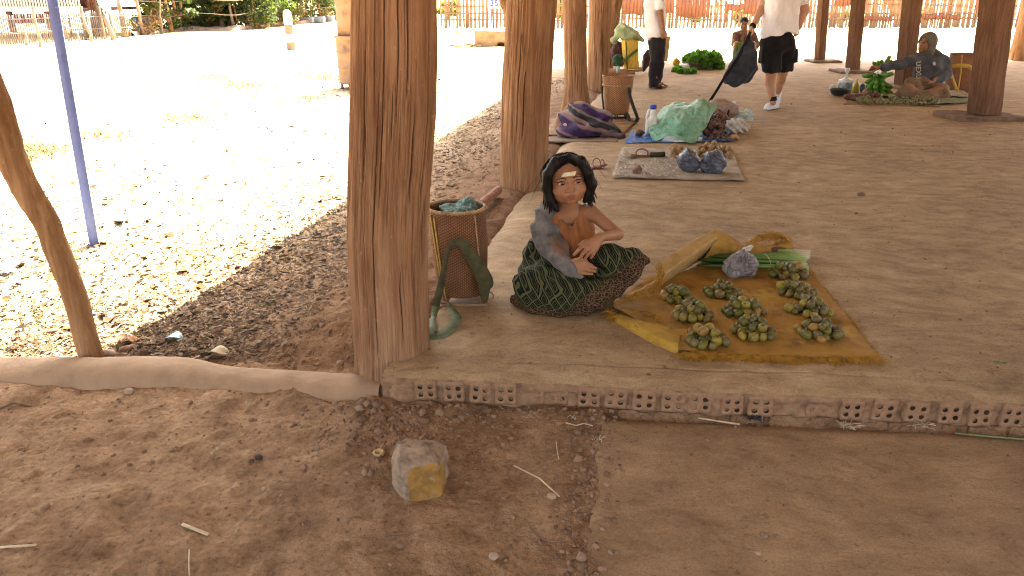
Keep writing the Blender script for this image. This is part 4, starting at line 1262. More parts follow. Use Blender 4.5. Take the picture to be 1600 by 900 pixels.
def pebbles(name, pts, size, mat, label, seed):
    r = np.random.default_rng(seed); n = len(pts)
    base = np.array([(1, 0, 0), (0, 1, 0), (-1, 0, 0), (0, -1, 0), (0, 0, .8), (.6, .6, .55), (-.6, .6, .5), (-.6, -.6, .55), (.6, -.6, .5)])
    Ft = np.array([(0, 5, 8), (0, 1, 5), (1, 6, 5), (1, 2, 6), (2, 7, 6), (2, 3, 7), (3, 8, 7), (3, 0, 8), (4, 8, 5), (4, 5, 6), (4, 6, 7), (4, 7, 8)])
    Ft = Ft[:, ::-1]
    an = r.uniform(0, 6.28, n); s = size * r.lognormal(0, .5, n)
    jit = r.uniform(.7, 1.3, (n, 9, 1))
    V = base[None] * jit * s[:, None, None]
    x = V[:, :, 0] * np.cos(an)[:, None] - V[:, :, 1] * np.sin(an)[:, None] * .7; y = V[:, :, 0] * np.sin(an)[:, None] + V[:, :, 1] * np.cos(an)[:, None] * .7
    V = np.stack([x + pts[:, 0:1], y + pts[:, 1:2], V[:, :, 2] + pts[:, 2:3] - s[:, None] * .1], -1)
    F = (np.arange(n)[:, None, None] * 9 + Ft[None]).reshape(-1, 3)
    return put(name, mesh_np(name, V.reshape(-1, 3), F, True), mat, label=label, kind="stuff")
def fore(r, n):
    return np.column_stack([r.uniform(-2.4, .15, n), 1.3 + 1.45 * r.random(n)])
M_PEB = litter_mat("dirt_clods", [(.15, .085, .05), (.22, .13, .08), (.30, .20, .13), (.12, .07, .045), (.28, .19, .12)])
pebbles("dirt_clod", scatter(1500, fore, 21), .0042, M_PEB, "small clods and grit on the near dirt", 22)
def fore2(r, n):      # rubble at the pillar foot and along the platform
    t = r.random(n); x = np.where(t < .5, r.normal(-.42, .22, n), r.uniform(-.6, 2.4, n)); y = np.where(t < .5, r.normal(2.42, .13, n), front_y(x) - .03 - np.abs(r.normal(0, .03, n)))
    k = (y < front_y(x) - .012)
    return np.column_stack([x, y])[k]
pebbles("rubble_grit", scatter(900, fore2, 23), .0065, M_PEB, "crumbled brick grit lying along the platform's foot", 24)
def bankp(r, n):
    y = 2.9 + 5 * r.random(n) ** 1.4; return np.column_stack([side_x(y) - .05 - r.random(n) * 1.5, y])
pebbles("bank_clod", scatter(2200, bankp, 25), .007, M_PEB, "small clods of earth on the shaded bank", 26)
def platp(r, n):
    y = 2.6 + 9 * r.random(n) ** 1.5; x = side_x(y) + .2 + r.random(n) * (2.2 + y * .6)
    return np.column_stack([x, y])
def slabp(r, n):
    x = .25 + 2.3 * r.random(n); y = front_y(x) - .07 - r.random(n) ** 1.6 * 1.1
    return np.column_stack([x, y, np.full(n, .0375)])
pebbles('slab_grit', slabp(np.random.default_rng(41), 500), .0030, M_PEB, 'fine grit scattered on the smooth slab', 42)
pp = platp(np.random.default_rng(31), 1300); pp = np.column_stack([pp, np.full(len(pp), .151)])
pq = platp(np.random.default_rng(35), 260); pq = np.column_stack([pq, np.full(len(pq), .151)])
chips('platform_litter', pq, .009, M_LIT, 'few dry leaf crumbs and splinters lying on the earthen platform', 36, zmax=.001, asp=(.15, .5))
def seamp(r, n):
    y = 1.4 + 1.2 * r.random(n); x = .20 + (y - 1.7) * .145 + r.normal(0, .05, n)
    return np.column_stack([x, y])
sp_ = scatter(700, seamp, 45); sp_[:, 2] = np.where(sp_[:, 0] > .235 + (sp_[:, 1] - 1.7) * .145, .037, sp_[:, 2])
pebbles('seam_clod', sp_, .0055, M_PEB, 'loose earth crumbs along the edge of the smooth slab', 46)
pebbles("platform_grit", pp, .0035, M_PEB, "scattered grit on the earthen platform", 32)
M_STONE = simple("rounded_stone", (0.36, 0.26, 0.18), 0.2, 30, 0.8, 0.4, 80, 0.003)
for k, (x, y, rx, lb) in enumerate(((171, 552, 11, "largest rounded stone at the foot of the crooked post"), (188, 567, 8, "small rounded stone just below the largest one by the crooked post"), (112, 574, 9, "flat stone at the sunlit side of the crooked post"), (148, 503, 6, "orange-brown stone in the sun beside the crooked post"),
                              (1182, 870, 5, "small dark stone pressed into the smooth slab"), (202, 613, 7, "pale pebble lying against the mortar kerb"))):
    zz = .04
    c = W(x, y + rx * .4, .03); pm = ppm(y, c.y)
    s = SDF((c.x - .06, c.y - .06, -.0), (c.x + .06, c.y + .06, .09), .004)
    z0 = float(ground_z(c.x, c.y)) if x < 900 else .042
    s.ell((c.x, c.y, z0 + rx * .45 / pm), (rx / pm, rx * .8 / pm, rx * .62 / pm), k=0).rough(.006, 30, k, 2)
    solo("stone", s.mesh("stone"), M_STONE, lb, "stone")
# ================================================================== goods and small things on and round the platform
M_BLACKW = simple("black_wire", (0.02, 0.018, 0.018), 0.1, 10, 0.6, 0)
def cloth(name, c, var=0.2, scale=12, c2=None, spots=None, fold=0.6):
    t = NT(name); v = t.co(warp=0.05)
    n = t.noise(v, scale, 4, 0.6)
    c2 = c2 or sc(c, 0.62)
    col = t.ramp(n.outputs[0], [(0.32, c2), (0.55, c), (0.75, sc(c, 1 + var))])
    if spots:
        f = t.ramp(t.noise(v, spots[1], 3, 0.6).outputs[0], [(spots[2], (0, 0, 0)), (spots[2] + 0.1, (1, 1, 1))])
        col = t.mix(f, col, spots[0])
    h = t.math('ADD', t.noise(t.co((1, 1, 0.5), warp=0.1), 22, 4, 0.6).outputs[0], t.math('MULTIPLY', t.noise(v, 260, 2, 0.5).outputs[0], 0.15))
    return t.out(col, 0.9, t.bump(h, fold, 0.010), spec=0.15, sheen=0.1)
def weave_mat(name, c, c2, cx, cy, nu=34, nv=70, bump=0.9, diag=0.0):
    """woven strips round a basket centred on cx, cy"""
    t = NT(name)
    sep = t.n.new("ShaderNodeSeparateXYZ"); t.link(t.tc.outputs["Object"], sep.inputs[0])
    an = t.math('ARCTAN2', t.math('SUBTRACT', sep.outputs[1], cy), t.math('SUBTRACT', sep.outputs[0], cx))
    u = t.math('MULTIPLY', an, nu / 6.28318)
    v = t.math('ADD', t.math('MULTIPLY', sep.outputs[2], nv), t.math('MULTIPLY', an, diag))
    par = t.math('MULTIPLY', t.math('FLOOR', u), 3.14159)
    hv = t.math('COSINE', t.math('ADD', t.math('MULTIPLY', v, 3.14159), par))
    hu = t.math('ABSOLUTE', t.math('SINE', t.math('MULTIPLY', u, 3.14159)))
    h = t.math('MULTIPLY', t.math('ADD', t.math('MULTIPLY', hv, 0.5), 0.5), hu)
    nz = t.noise(t.tc.outputs["Object"], 18, 4, 0.6)
    f = t.math('ADD', t.math('MULTIPLY', h, 0.6), t.math('MULTIPLY', nz.outputs[0], 0.5))
    col = t.ramp(f, [(0.2, sc(c2, 0.6)), (0.45, c2), (0.75, c)])
    return t.out(col, 0.6, t.bump(h, bump, 0.004), spec=0.35)
def ribbon(pts, width, up=(0, 0, 1), name="strap", thick=.002, n=None):
    """flat strap along a polyline; up: direction across the strap is found from it"""
    if n: 
        Q, _ = resample([Vector(p) for p in pts], [1] * len(pts), n); pts = [Vector(q) for q in Q]
    pts = [Vector(p) for p in pts]; V = []; F = []
    for i_, p_ in enumerate(pts):
        t = (pts[min(i_ + 1, len(pts) - 1)] - pts[max(i_ - 1, 0)]).normalized()
        s = t.cross(Vector(up)); s = s.normalized() if s.length > 1e-4 else Vector((1, 0, 0))
        nn = s.cross(t).normalized() * thick
        w = width if not isinstance(width, (list, tuple)) else np.interp(i_ / (len(pts) - 1), np.linspace(0, 1, len(width)), width)
        V += [tuple(p_ + s * w / 2 + nn), tuple(p_ - s * w / 2 + nn), tuple(p_ - s * w / 2 - nn), tuple(p_ + s * w / 2 - nn)]
    for i_ in range(len(pts) - 1):
        for k in range(4): F.append((i_ * 4 + k, i_ * 4 + (k + 1) % 4, i_ * 4 + 4 + (k + 1) % 4, i_ * 4 + 4 + k))
    F += [(3, 2, 1, 0), tuple((len(pts) - 1) * 4 + k for k in range(4))]
    return mesh_np(name, V, F, False)
M_STRAP = simple("green_webbing", (0.075, 0.072, 0.034), 0.25, 30, 0.8, 0.5, 200, 0.002)
M_STRAPL = simple("pale_green_webbing", (0.135, 0.155, 0.085), 0.25, 30, 0.8, 0.5, 200, 0.002)
M_CANE = simple("yellow_cane", (0.46, 0.31, 0.09), 0.25, 25, 0.6, 0.2)
M_RIM = simple("pale_cane_rim", (0.36, 0.25, 0.15), 0.25, 25, 0.7, 0.3)
M_STICK = simple("dry_stick", (0.30, 0.19, 0.11), 0.25, 25, 0.8, 0.4)

# ------------------------------------------------------------------ near pack basket
top = P(713, 323, 3.40); bot = P(724, 469, 3.40)
zt, zb = top.z, .185
bc = Vector((bot.x, 3.40, .15))
kb = thing("pack_basket", bc, "tall woven cane pack basket with green straps and teal cloth inside, beside the seated child", "basket")
r_top, r_bot = 44.5 / ppm(322, 3.4), 36 / ppm(465, 3.4)
def ctr(z): return bc.x + (top.x - bc.x) * (z - zb) / (zt - zb)
MW = weave_mat("brown_weave", (0.29, 0.145, 0.062), (0.14, 0.062, 0.026), (top.x + bc.x) / 2, 3.4, 84, 150, .6, 3.0)
nz_, ns_ = 40, 48
V = []; prof = []
for j in range(nz_ + 1):
    q = j / nz_; z = zb + (zt - zb) * q; r = r_bot + (r_top - r_bot) * min(1, q * 1.5) ** .8 + .004 * math.sin(q * 3)
    prof.append((z, r))
full = prof + [(z, r - .006) for z, r in prof[::-1]]
for (z, r) in full:
    for k in range(ns_):
        a = 2 * math.pi * k / ns_
        V.append((ctr(z) + r * math.cos(a), 3.4 + r * math.sin(a) * .95, z))
F = [(i_ * ns_ + k, i_ * ns_ + (k + 1) % ns_, (i_ + 1) * ns_ + (k + 1) % ns_, (i_ + 1) * ns_ + k) for i_ in range(len(full) - 1) for k in range(ns_)]
F += [tuple(range(ns_ - 1, -1, -1)), tuple((len(full) - 1) * ns_ + k for k in range(ns_))[::-1]]
put("basket_body", mesh_np("basket_body", V, F), MW, kb)
def ring(z, r, rad, mat, name, cx, cy=3.4, n=48, parent=kb, sy=.95, wob=0):
    mb = MB(); pts = [(cx + (r) * math.cos(2 * math.pi * k / n), cy + r * sy * math.sin(2 * math.pi * k / n), z + wob * math.sin(3 * 2 * math.pi * k / n)) for k in range(n + 1)]
    mb.tube(pts, rad, 6, caps=False); return put(name, mb.mesh(name), mat, parent)
rm = ring(zt, r_top, .0075, M_RIM, "rim", top.x)
mb = MB()
for k in range(46):      # lashing round the rim
    a = 2 * math.pi * k / 46; c_ = Vector((top.x + r_top * math.cos(a), 3.4 + r_top * .95 * math.sin(a), zt)); d = Vector((math.cos(a), math.sin(a), 0))
    tt = Vector((-math.sin(a), math.cos(a), 0)) * .003
    mb.tube([tuple(c_ + d * .009 + Vector((0, 0, -.006)) - tt), tuple(c_ + d * .004 + Vector((0, 0, .0085))), tuple(c_ - d * .008 + Vector((0, 0, .002)) + tt)], .0017, 4)
put("rim_lashing", mb.mesh("rim_lashing"), M_CANE, rm)["kind"] = "stuff"
zs_ = P(722, 378, 3.4 - r_top).z
ring(zs_, r_top * .985, .0025, M_CANE, "cord", ctr(zs_), wob=.006); ring(zs_ - .012, r_top * .98, .0025, M_CANE, "cord", ctr(zs_), wob=-.005)
for (x0, y0, x1, y1) in ((672, 338, 689, 440), (742, 336, 752, 440), (678, 340, 696, 470)):
    a = P(x0, y0, 3.31); b = P(x1, y1, 3.31)
    def surf(p_):
        cx = ctr(p_.z); r = np.interp(p_.z, [q_[0] for q_ in prof], [q_[1] for q_ in prof]) + .004
        dx = max(-r * .985, min(r * .985, p_.x - cx)); return (cx + dx, 3.4 - .95 * math.sqrt(max(0, r * r - dx * dx)), p_.z)
    mb = MB(); mb.tube([surf(a.lerp(b, t)) for t in np.linspace(0, 1, 9)], .0042, 6); put("cane_stave", mb.mesh("cane_stave"), M_CANE if x0 < 700 else M_RIM, kb)
# base frame of sticks and pegs
for (p0, p1, r) in (((686, 478), (762, 476), .007), ((682, 470), (756, 483), .006)):
    mb = MB(); mb.tube([tuple(P(*p0, 3.30)), tuple(P(*p1, 3.30))], r, 7); put("base_stick", mb.mesh("base_stick"), M_STICK, kb)
for (x, yp) in ((691, 3.315), (753, 3.32), (700, 3.48), (748, 3.48)):
    c = P(x, 470, yp); mb = MB(); mb.tube([(c.x, yp, .150), (c.x, yp, .215)], .0065, 7); put("peg", mb.mesh("peg"), M_STICK, kb)
mb = MB(); c = P(765, 474, 3.31); mb.tube([(c.x + .018 * math.cos(a), 3.31, .190 + .022 * math.sin(a)) for a in np.linspace(-2.2, 2.4, 14)], .0035, 6); put("cane_loop", mb.mesh("cane_loop"), M_STICK, kb)
# straps
zf = 3.4 - r_top * .95 - .008
def SPX(l, dy=0): return [P(x, y, Y + dy) for x, y, Y in l]
up_ = (0, -1, .25)
put("strap", ribbon(SPX([(726, 377, zf), (705, 379, zf - .002), (699, 392, zf - .004), (694, 420, zf - .008), (688, 450, zf - .012), (681, 478, zf - .014)]), [.030, .026, .022, .026, .034, .034], up_, n=30), M_STRAP, kb)
put("strap", ribbon(SPX([(704, 381, zf - .005), (722, 378, zf - .008), (732, 392, zf - .012), (748, 418, zf - .012), (757, 440, zf - .005), (757, 472, zf + .006)]), [.03, .052, .060, .064, .056, .026], up_, n=34), M_STRAP, kb)
put("strap", ribbon(SPX([(745, 400, zf - .004), (762, 430, zf + .02), (768, 446, zf + .03), (758, 452, zf + .01)]), [.02, .03, .034, .02], up_, n=20), M_STRAP, kb)
gnd = lambda x, y, dz=0: W(x, y, .152 + dz)
put("strap", ribbon([P(681, 478, zf - .014), P(678, 492, zf - .03), gnd(673, 510, .02), gnd(674, 526, .008), gnd(692, 524, .004), gnd(708, 510, .012), gnd(714, 497, .03), P(705, 482, 3.22), P(699, 474, 3.235)], [.036, .02, .03, .05, .052, .046, .046, .036, .02], (0, -.5, 1), n=50, name="strap_loop"), M_STRAPL, kb)
# teal cloth bulging out of the basket
M_TEALC = cloth("teal_plaid_cloth", (0.16, 0.30, 0.28), 0.4, 30, (0.06, 0.12, 0.12), ((0.55, 0.60, 0.60), 60, 0.55))
s = SDF((top.x - .12, 3.27, zt - .12), (top.x + .13, 3.53, zt + .06), .004)
s.ell((top.x + .012, 3.41, zt - .045), (.085, .085, .05)).ell((top.x + .045, 3.44, zt - .005), (.04, .03, .032), k=.02).cap((top.x + .05, 3.44, zt + .01), (top.x + .062, 3.44, zt + .024), .014, .006, .01).ell((top.x - .015, 3.42, zt - .012), (.055, .03, .018), k=.02)
s.rough(.020, 22, 3, 3)
tc_ = solo("folded_cloth", s.mesh("folded_cloth"), M_TEALC, "crumpled teal and white cloth stuffed in the cane basket", "cloth")
# ------------------------------------------------------------------ wooden log behind the basket
a, b = W(752, 320, .18), W(779, 297, .19)
a = Vector((a.x, a.y, .185)); b = Vector((b.x, b.y, .19))
M_LOG = simple("reddish_log", (0.26, 0.12, 0.07), 0.3, 20, 0.8, 0.5, 60, 0.004, spots=((.45, .30, .2), 25, .62))
a = a + (a - b) * 1.2
solo("short_log", bark_tube([a, a.lerp(b, .5), b], [.030, .030, .030], 20, 16, .10, 3), M_LOG, "reddish short log lying behind the near cane basket", "log")

# ------------------------------------------------------------------ yellow sack mat
M_SACK = simple("yellow_woven_sack", (0.34, 0.182, 0.034), 0.3, 7, 0.75, 0.9, 30, 0.010, c2=(0.17, 0.082, 0.020), spots=((.44, .28, .055), 4.5, .60), warp=.05)
M_SACKL = simple("bright_yellow_sack", (0.44, 0.285, 0.045), 0.3, 9, 0.7, 0.9, 30, 0.010, c2=(0.28, 0.16, 0.03), spots=((.20, .11, .03), 16, .66))
M_SACKB = simple("dull_sack_back", (0.42, 0.27, 0.10), 0.2, 8, 0.8, 0.5, 45, 0.005, c2=(0.30, 0.18, 0.06))
M_FRI = simple("frayed_orange_thread", (0.46, 0.24, 0.03), 0.3, 30, 0.7, 0)
sk = thing("sack_mat", W(1180, 480), "worn yellow sack spread as a mat with frayed orange edges and rolled corners", "mat")
A_, B_, C__, D2 = W(952, 482), W(1062, 553), W(1374, 564), W(1236, 388)
nU, nV = 90, 70
uu, vv = np.meshgrid(np.linspace(0, 1, nU), np.linspace(0, 1, nV))
def bil(u, v):   # u: left to right, v: front to back
    L0 = np.array(B_); R0 = np.array(C__); L1 = np.array(W(1030, 436)); R1 = np.array(D2)
    return ((1 - u)[..., None] * ((1 - v)[..., None] * L0 + v[..., None] * L1) + u[..., None] * ((1 - v)[..., None] * R0 + v[..., None] * R1))
Q = bil(uu, vv)
# pull the left side out to the point beside the child's skirt
w_ = np.exp(-((vv - .62) / .30) ** 2) * (1 - uu) ** 3.0
tip = np.array(W(958, 482)) - np.array(bil(np.array([0.0]), np.array([.62]))[0])
Q[..., 0] += w_ * tip[0]; Q[..., 1] += w_ * tip[1]
Q[..., 1] += .022 * fbm(uu * 7, vv * 0, seed=5) * np.exp(-(vv / .06) ** 2)
Q[..., 0] += .006 * fbm(uu * 0, vv * 11, seed=6) * np.exp(-((1 - uu) / .05) ** 2)
Q[..., 2] = .157 + .013 * np.abs(fbm(Q[..., 0] * 5, Q[..., 1] * 7, oct=3, seed=7)) + .010 * np.exp(-(uu / .1) ** 2) * (.5 + .5 * np.sin(vv * 14)) + .006 * np.exp(-((vv - .66 - .02 * np.sin(uu * 7)) / .012) ** 2)
put("sack_sheet", grid_mesh("sack_sheet", Q[..., 0], Q[..., 1], Q[..., 2]), M_SACK, sk)
def roll(name, pa, pb, ra, rb, mat, open_side=1, n=36, seed=0, squash=.75, wrap=5.0):
    """an edge of the sack curled over itself: open spiral along pa-pb"""
    pa, pb = Vector(pa), Vector(pb); d = (pb - pa); dn = d.normalized(); s_ = Vector((-dn.y, dn.x, 0)).normalized() * open_side
    V = []; m = 22
    for i_ in range(n):
        t = i_ / (n - 1); c = pa + d * t; r = ra + (rb - ra) * t; r *= 1 + .12 * math.sin(t * 9 + seed)
        for j in range(m):
            a = -math.pi / 2 + wrap * j / (m - 1); rr = r * (1 - .25 * j / m) * (1 + .06 * math.sin(t * 17 + a * 3))
            V.append(tuple(c + s_ * (-math.cos(a) * rr) + Vector((0, 0, squash * (r + math.sin(a) * rr)))))
    F = [(i_ * m + j, i_ * m + j + 1, (i_ + 1) * m + j + 1, (i_ + 1) * m + j) for i_ in range(n - 1) for j in range(m - 1)]
    return put(name, mesh_np(name, V, F), mat, sk)
PENDING_FLAP = 1
# raised flap at the back: ridge from near the skirt up to a peak and down to the stalks
def patch(name, rows_px, mat, nu=40, nv=24, amp=.006, seed=3):
    """smooth sheet through a grid of (px, py, Y) points"""
    G_ = np.array([[tuple(P(*c)) for c in row] for row in rows_px])
    a, b = G_.shape[:2]
    U_ = np.linspace(0, b - 1, nu); V_ = np.linspace(0, a - 1, nv)
    out = np.zeros((nv, nu, 3))
    for c in range(3):
        tmp = np.array([np.interp(U_, np.arange(b), G_[r, :, c]) for r in range(a)])
        out[:, :, c] = np.array([np.interp(V_, np.arange(a), tmp[:, k]) for k in range(nu)]).T
    for _ in range(3):
        out[1:-1] = (out[:-2] + 2 * out[1:-1] + out[2:]) / 4; out[:, 1:-1] = (out[:, :-2] + 2 * out[:, 1:-1] + out[:, 2:]) / 4
    out[..., 2] += amp * fbm(out[..., 0] * 25, out[..., 1] * 25, out[..., 2] * 25, oct=3, seed=seed)
    out[..., 1] += amp * fbm(out[..., 0] * 22 + 9, out[..., 1] * 22, out[..., 2] * 22, oct=3, seed=seed + 1)
    out[..., 2] = np.maximum(out[..., 2], .154)
    o = put(name, grid_mesh(name, out[..., 0], out[..., 1], out[..., 2]), mat, sk)
    o.modifiers.new("t", 'SOLIDIFY').thickness = .003
    return o
def gy_(px, py): return W(px, py).y
# outer (near) side of the flap, bright band; ridge line px: (1032,412)-(1118,360)
patch("raised_flap", [[(1026, 452, gy_(1026, 452)), (1062, 428, gy_(1062, 428)), (1100, 404, gy_(1100, 404)), (1132, 386, gy_(1132, 386) - .02)],
                      [(1040, 428, 3.50), (1072, 406, 3.60), (1102, 385, 3.72), (1122, 372, 3.80)],
                      [(1030, 412, 3.56), (1060, 390, 3.68), (1092, 371, 3.80), (1117, 359, 3.88)]], M_SACKB, seed=12)
patch("raised_flap", [[(1117, 359, 3.88), (1136, 367, 3.92), (1152, 377, 3.95), (1166, 386, 3.96)],
                      [(1112, 385, 3.84), (1130, 388, 3.88), (1146, 392, 3.90), (1160, 396, 3.92)],
                      [(1092, 416, gy_(1092, 416)), (1112, 411, gy_(1112, 411)), (1135, 408, gy_(1135, 408)), (1165, 402, gy_(1165, 402))]], M_SACK, seed=15)
patch("raised_flap", [[(960, 478, gy_(960, 478)), (1000, 464, gy_(1000, 464)), (1030, 452, gy_(1030, 452))],
                      [(972, 466, 3.36), (1005, 449, 3.44), (1028, 434, 3.50)],
                      [(985, 462, gy_(985, 462)), (1015, 446, gy_(1015, 446)), (1034, 434, gy_(1034, 434) + .02)]], M_SACKB, nu=26, nv=14, seed=19)
patch("folded_flap", [[(960, 503, gy_(960, 503)), (985, 518, gy_(985, 518)), (1018, 537, gy_(1018, 537)), (1058, 554, gy_(1058, 554))],
                      [(960, 494, gy_(960, 494) - .035), (988, 504, gy_(988, 504) - .05), (1022, 521, gy_(1022, 521) - .055), (1061, 540, gy_(1061, 540) - .06)],
                      [(972, 486, gy_(972, 486) - .01), (1004, 490, gy_(1004, 490) - .015), (1036, 503, gy_(1036, 503) - .02), (1064, 522, gy_(1064, 522) - .03)]], M_SACKL, nu=44, nv=18, amp=.005, seed=29)
roll("rolled_edge", W(1156, 408, .155), W(1228, 392, .155), .052, .044, M_SACK, 1, seed=5, wrap=4.0)
mb = MB(); mb.tube([tuple(W(1185, 396, .18)), tuple(W(1208, 392, .185)), tuple(W(1234, 387, .18))], [.020, .022, .020], 10)
put("dark_roll_end", mb.mesh("dark_roll_end"), simple("dark_sack_inside", (0.10, 0.045, 0.03), .3, 10), sk)
def fringe(line, n, ln, seed, rad=.0011, spread=.012, curl=1.0, out_dir=None):
    r = random.Random(seed); mb = MB()
    L = [Vector(p_) for p_ in line]
    for k in range(n):
        t = r.random() * (len(L) - 1); i_ = min(int(t), len(L) - 2); c = L[i_].lerp(L[i_ + 1], t - i_)
        d = (L[i_ + 1] - L[i_]).normalized(); o_ = Vector((d.y, -d.x, 0)) if out_dir is None else Vector(out_dir)
        p_ = c + Vector((r.uniform(-1, 1) * spread, r.uniform(-1, 1) * spread, r.uniform(0, .008))); pts = [tuple(p_)]
        v = (o_ * r.uniform(-.2, 1) + d * r.uniform(-.8, .8)); v.z = r.uniform(-.1, .9)
        for j in range(4):
            p_ = p_ + v * ln / 4 * r.uniform(.6, 1.3); p_.z = max(.152, p_.z - .0035 * j)
            v = v + Vector((r.uniform(-1, 1), r.uniform(-1, 1), r.uniform(-1, .5))) * curl * .9
            pts.append(tuple(p_))
        mb.tube(pts, rad, 3, caps=False)
    return mb
mb = fringe([W(1062, 556, .156), W(1130, 557, .156), W(1200, 560, .156), W(1290, 561, .156), W(1376, 562, .156)], 1300, .030, 1, spread=.016)
put("frayed_fringe", mb.mesh("frayed_fringe"), M_FRI, sk)["kind"] = "stuff"
for ln_, n, L_, sd in (([W(955, 470, .156), W(952, 486, .156), W(964, 500, .156)], 220, .034, 2), ([P(1230, 375, 4.05), P(1210, 368, 4.07), P(1185, 372, 4.04), P(1165, 392, 3.96)], 420, .034, 3),
                      ([P(1030, 412, 3.56), P(1034, 428, 3.52), P(1030, 448, 3.46)], 110, .030, 4), ([P(1062, 525, 3.13), P(1060, 545, 3.05), P(1068, 556, 3.0)], 200, .03, 5),
                      ([W(1000, 486, .17), W(1030, 494, .175), W(970, 484, .165)], 130, .022, 6), ([W(1376, 562, .156), W(1330, 500, .156), W(1285, 448, .156), W(1240, 392, .156)], 230, .012, 7),
                      ([W(968, 470, .16), W(1000, 458, .18), W(1026, 448, .2)], 110, .028, 8)):
    mb = fringe(ln_, n, L_, sd, spread=.010, curl=1.1)
    put("frayed_fringe", mb.mesh("frayed_fringe"), M_FRI, sk)["kind"] = "stuff"

# ------------------------------------------------------------------ piles of green fruit
def fruit_mat():
    t = NT("green_fruit_skin"); oi = t.n.new("ShaderNodeObjectInfo")
    base = t.ramp(oi.outputs["Random"], [(0.0, (0.085, 0.080, 0.014)), (0.22, (0.15, 0.135, 0.020)), (0.42, (0.12, 0.098, 0.030)), (0.58, (0.19, 0.145, 0.048)), (0.74, (0.22, 0.185, 0.024)), (0.88, (0.34, 0.27, 0.030)), (0.95, (0.15, 0.12, 0.032)), (1.0, (0.34, 0.19, 0.04))])
    v = t.tc.outputs["Object"]
    n = t.noise(v, 45, 4, 0.65)
    d = t.ramp(n.outputs[0], [(0.38, (0.50, 0.43, 0.38)), (0.52, (1, 1, 1)), (0.72, (1.35, 1.25, 1.2))])
    c = t.mix(0.9, base, d, 'MULTIPLY')
    sp = t.ramp(t.noise(v, 110, 2).outputs[0], [(0.68, (0, 0, 0)), (0.74, (1, 1, 1))])
    c = t.mix(t.math('MULTIPLY', sp, 0.7), c, (0.33, 0.30, 0.22))
    return t.out(c, 0.42, t.bump(n.outputs[0], 0.3, 0.002), spec=0.4)
M_FRUIT = fruit_mat()
M_CALYX = simple("dry_calyx", (0.10, 0.065, 0.03), 0.2, 30, 0.8, 0)
FR = []
for k in range(6):
    r = random.Random(40 + k); V = []; F = []; n, m = 18, 12
    el = 1.0 + .05 * k
    for i_ in range(m + 1):
        a = math.pi * i_ / m
        for j in range(n):
            b = 2 * math.pi * j / n
            rr = 1 + .035 * math.sin(2 * b + k) + .03 * math.sin(3 * b + a * 2)
            z = math.cos(a) * el - (.16 * math.exp(-(a / .28) ** 2))
            V.append((math.sin(a) * math.cos(b) * rr, math.sin(a) * math.sin(b) * rr, z))
    for i_ in range(m):
        for j in range(n): F.append((i_ * n + j, (i_ + 1) * n + j, (i_ + 1) * n + (j + 1) % n, i_ * n + (j + 1) % n))
    me = mesh_np("green_fruit", V, F)
    me.materials.append(M_FRUIT); me.materials.append(M_CALYX)
    ids = np.zeros(len(me.polygons), dtype=np.int32); ids[:n] = 1; me.polygons.foreach_set("material_index", ids)
    FR.append(me)
piles = [(1056, 470, 31, 16, 14, "in the pile closest to the child"),
         (1080, 497, 36, 17, 16, "in the second pile from the child"),
         (1129, 463, 30, 14, 14, "in the small pile below the knotted plastic bag"),
         (1160, 493, 38, 17, 17, "in the wide pile at the sack's middle"),
         (1176, 525, 35, 20, 17, "in the middle pile of the sack's front edge"),
         (1103, 537, 35, 18, 17, "in the pile by the sack's rolled front corner"),
         (1231, 434, 35, 14, 13, "in the pile touching the cut stalks"),
         (1242, 462, 33, 16, 16, "in the pile just below the one touching the stalks"),
         (1264, 491, 37, 17, 16, "in the side-edge pile just behind the bare corner"),
         (1278, 526, 40, 19, 18, "in the front pile at the sack's bare corner")]
rf = random.Random(99)
for (px, py, hw, hh, n, where) in piles:
    c = W(px, py, .155); pm = ppm(py, c.y)
    ax_ = hw / pm * .86; ay_ = hh / pm * 1.85 * .80; n = int(n * 1.3)
    placed = []
    tries = 0
    for layer, cnt in ((0, int(n * .72)), (1, n - int(n * .72))):
        k = 0; tries = 0
        while k < cnt and tries < 4000:
            tries += 1
            r = rf.uniform(.0155, .0235)
            a = rf.uniform(0, 6.283); q = math.sqrt(rf.random()) * (1 if layer == 0 else .55)
            x, y = c.x + math.cos(a) * q * ax_, c.y + math.sin(a) * q * ay_
            if layer == 0:
                z = .160 + r * .98
                if any((x - X) ** 2 + (y - Y) ** 2 < (.84 * (r + R_)) ** 2 for X, Y, Z, R_ in placed): continue
            else:
                z = .160 + r
                for X, Y, Z, R_ in placed:
                    d2 = (x - X) ** 2 + (y - Y) ** 2; s_ = .93 * (r + R_)
                    if d2 < s_ * s_: z = max(z, Z + math.sqrt(s_ * s_ - d2))
                if z > .160 + .062 or z < .160 + r * 1.3: continue
            placed.append((x, y, z, r)); k += 1
    for (x, y, z, r) in placed:
        o = bpy.data.objects.new("green_fruit", FR[rf.randrange(6)]); COL.objects.link(o)
        o.location = (x, y, z); o.scale = (r * rf.uniform(.92, 1.04), r * rf.uniform(.92, 1.04), r * rf.uniform(.98, 1.08))
        o.rotation_euler = (rf.uniform(-1.6, 1.6), rf.uniform(-1.2, 1.2), rf.uniform(0, 6.28))
        tag(o, "round olive-green fruit " + where, "fruit", "green fruit " + where)

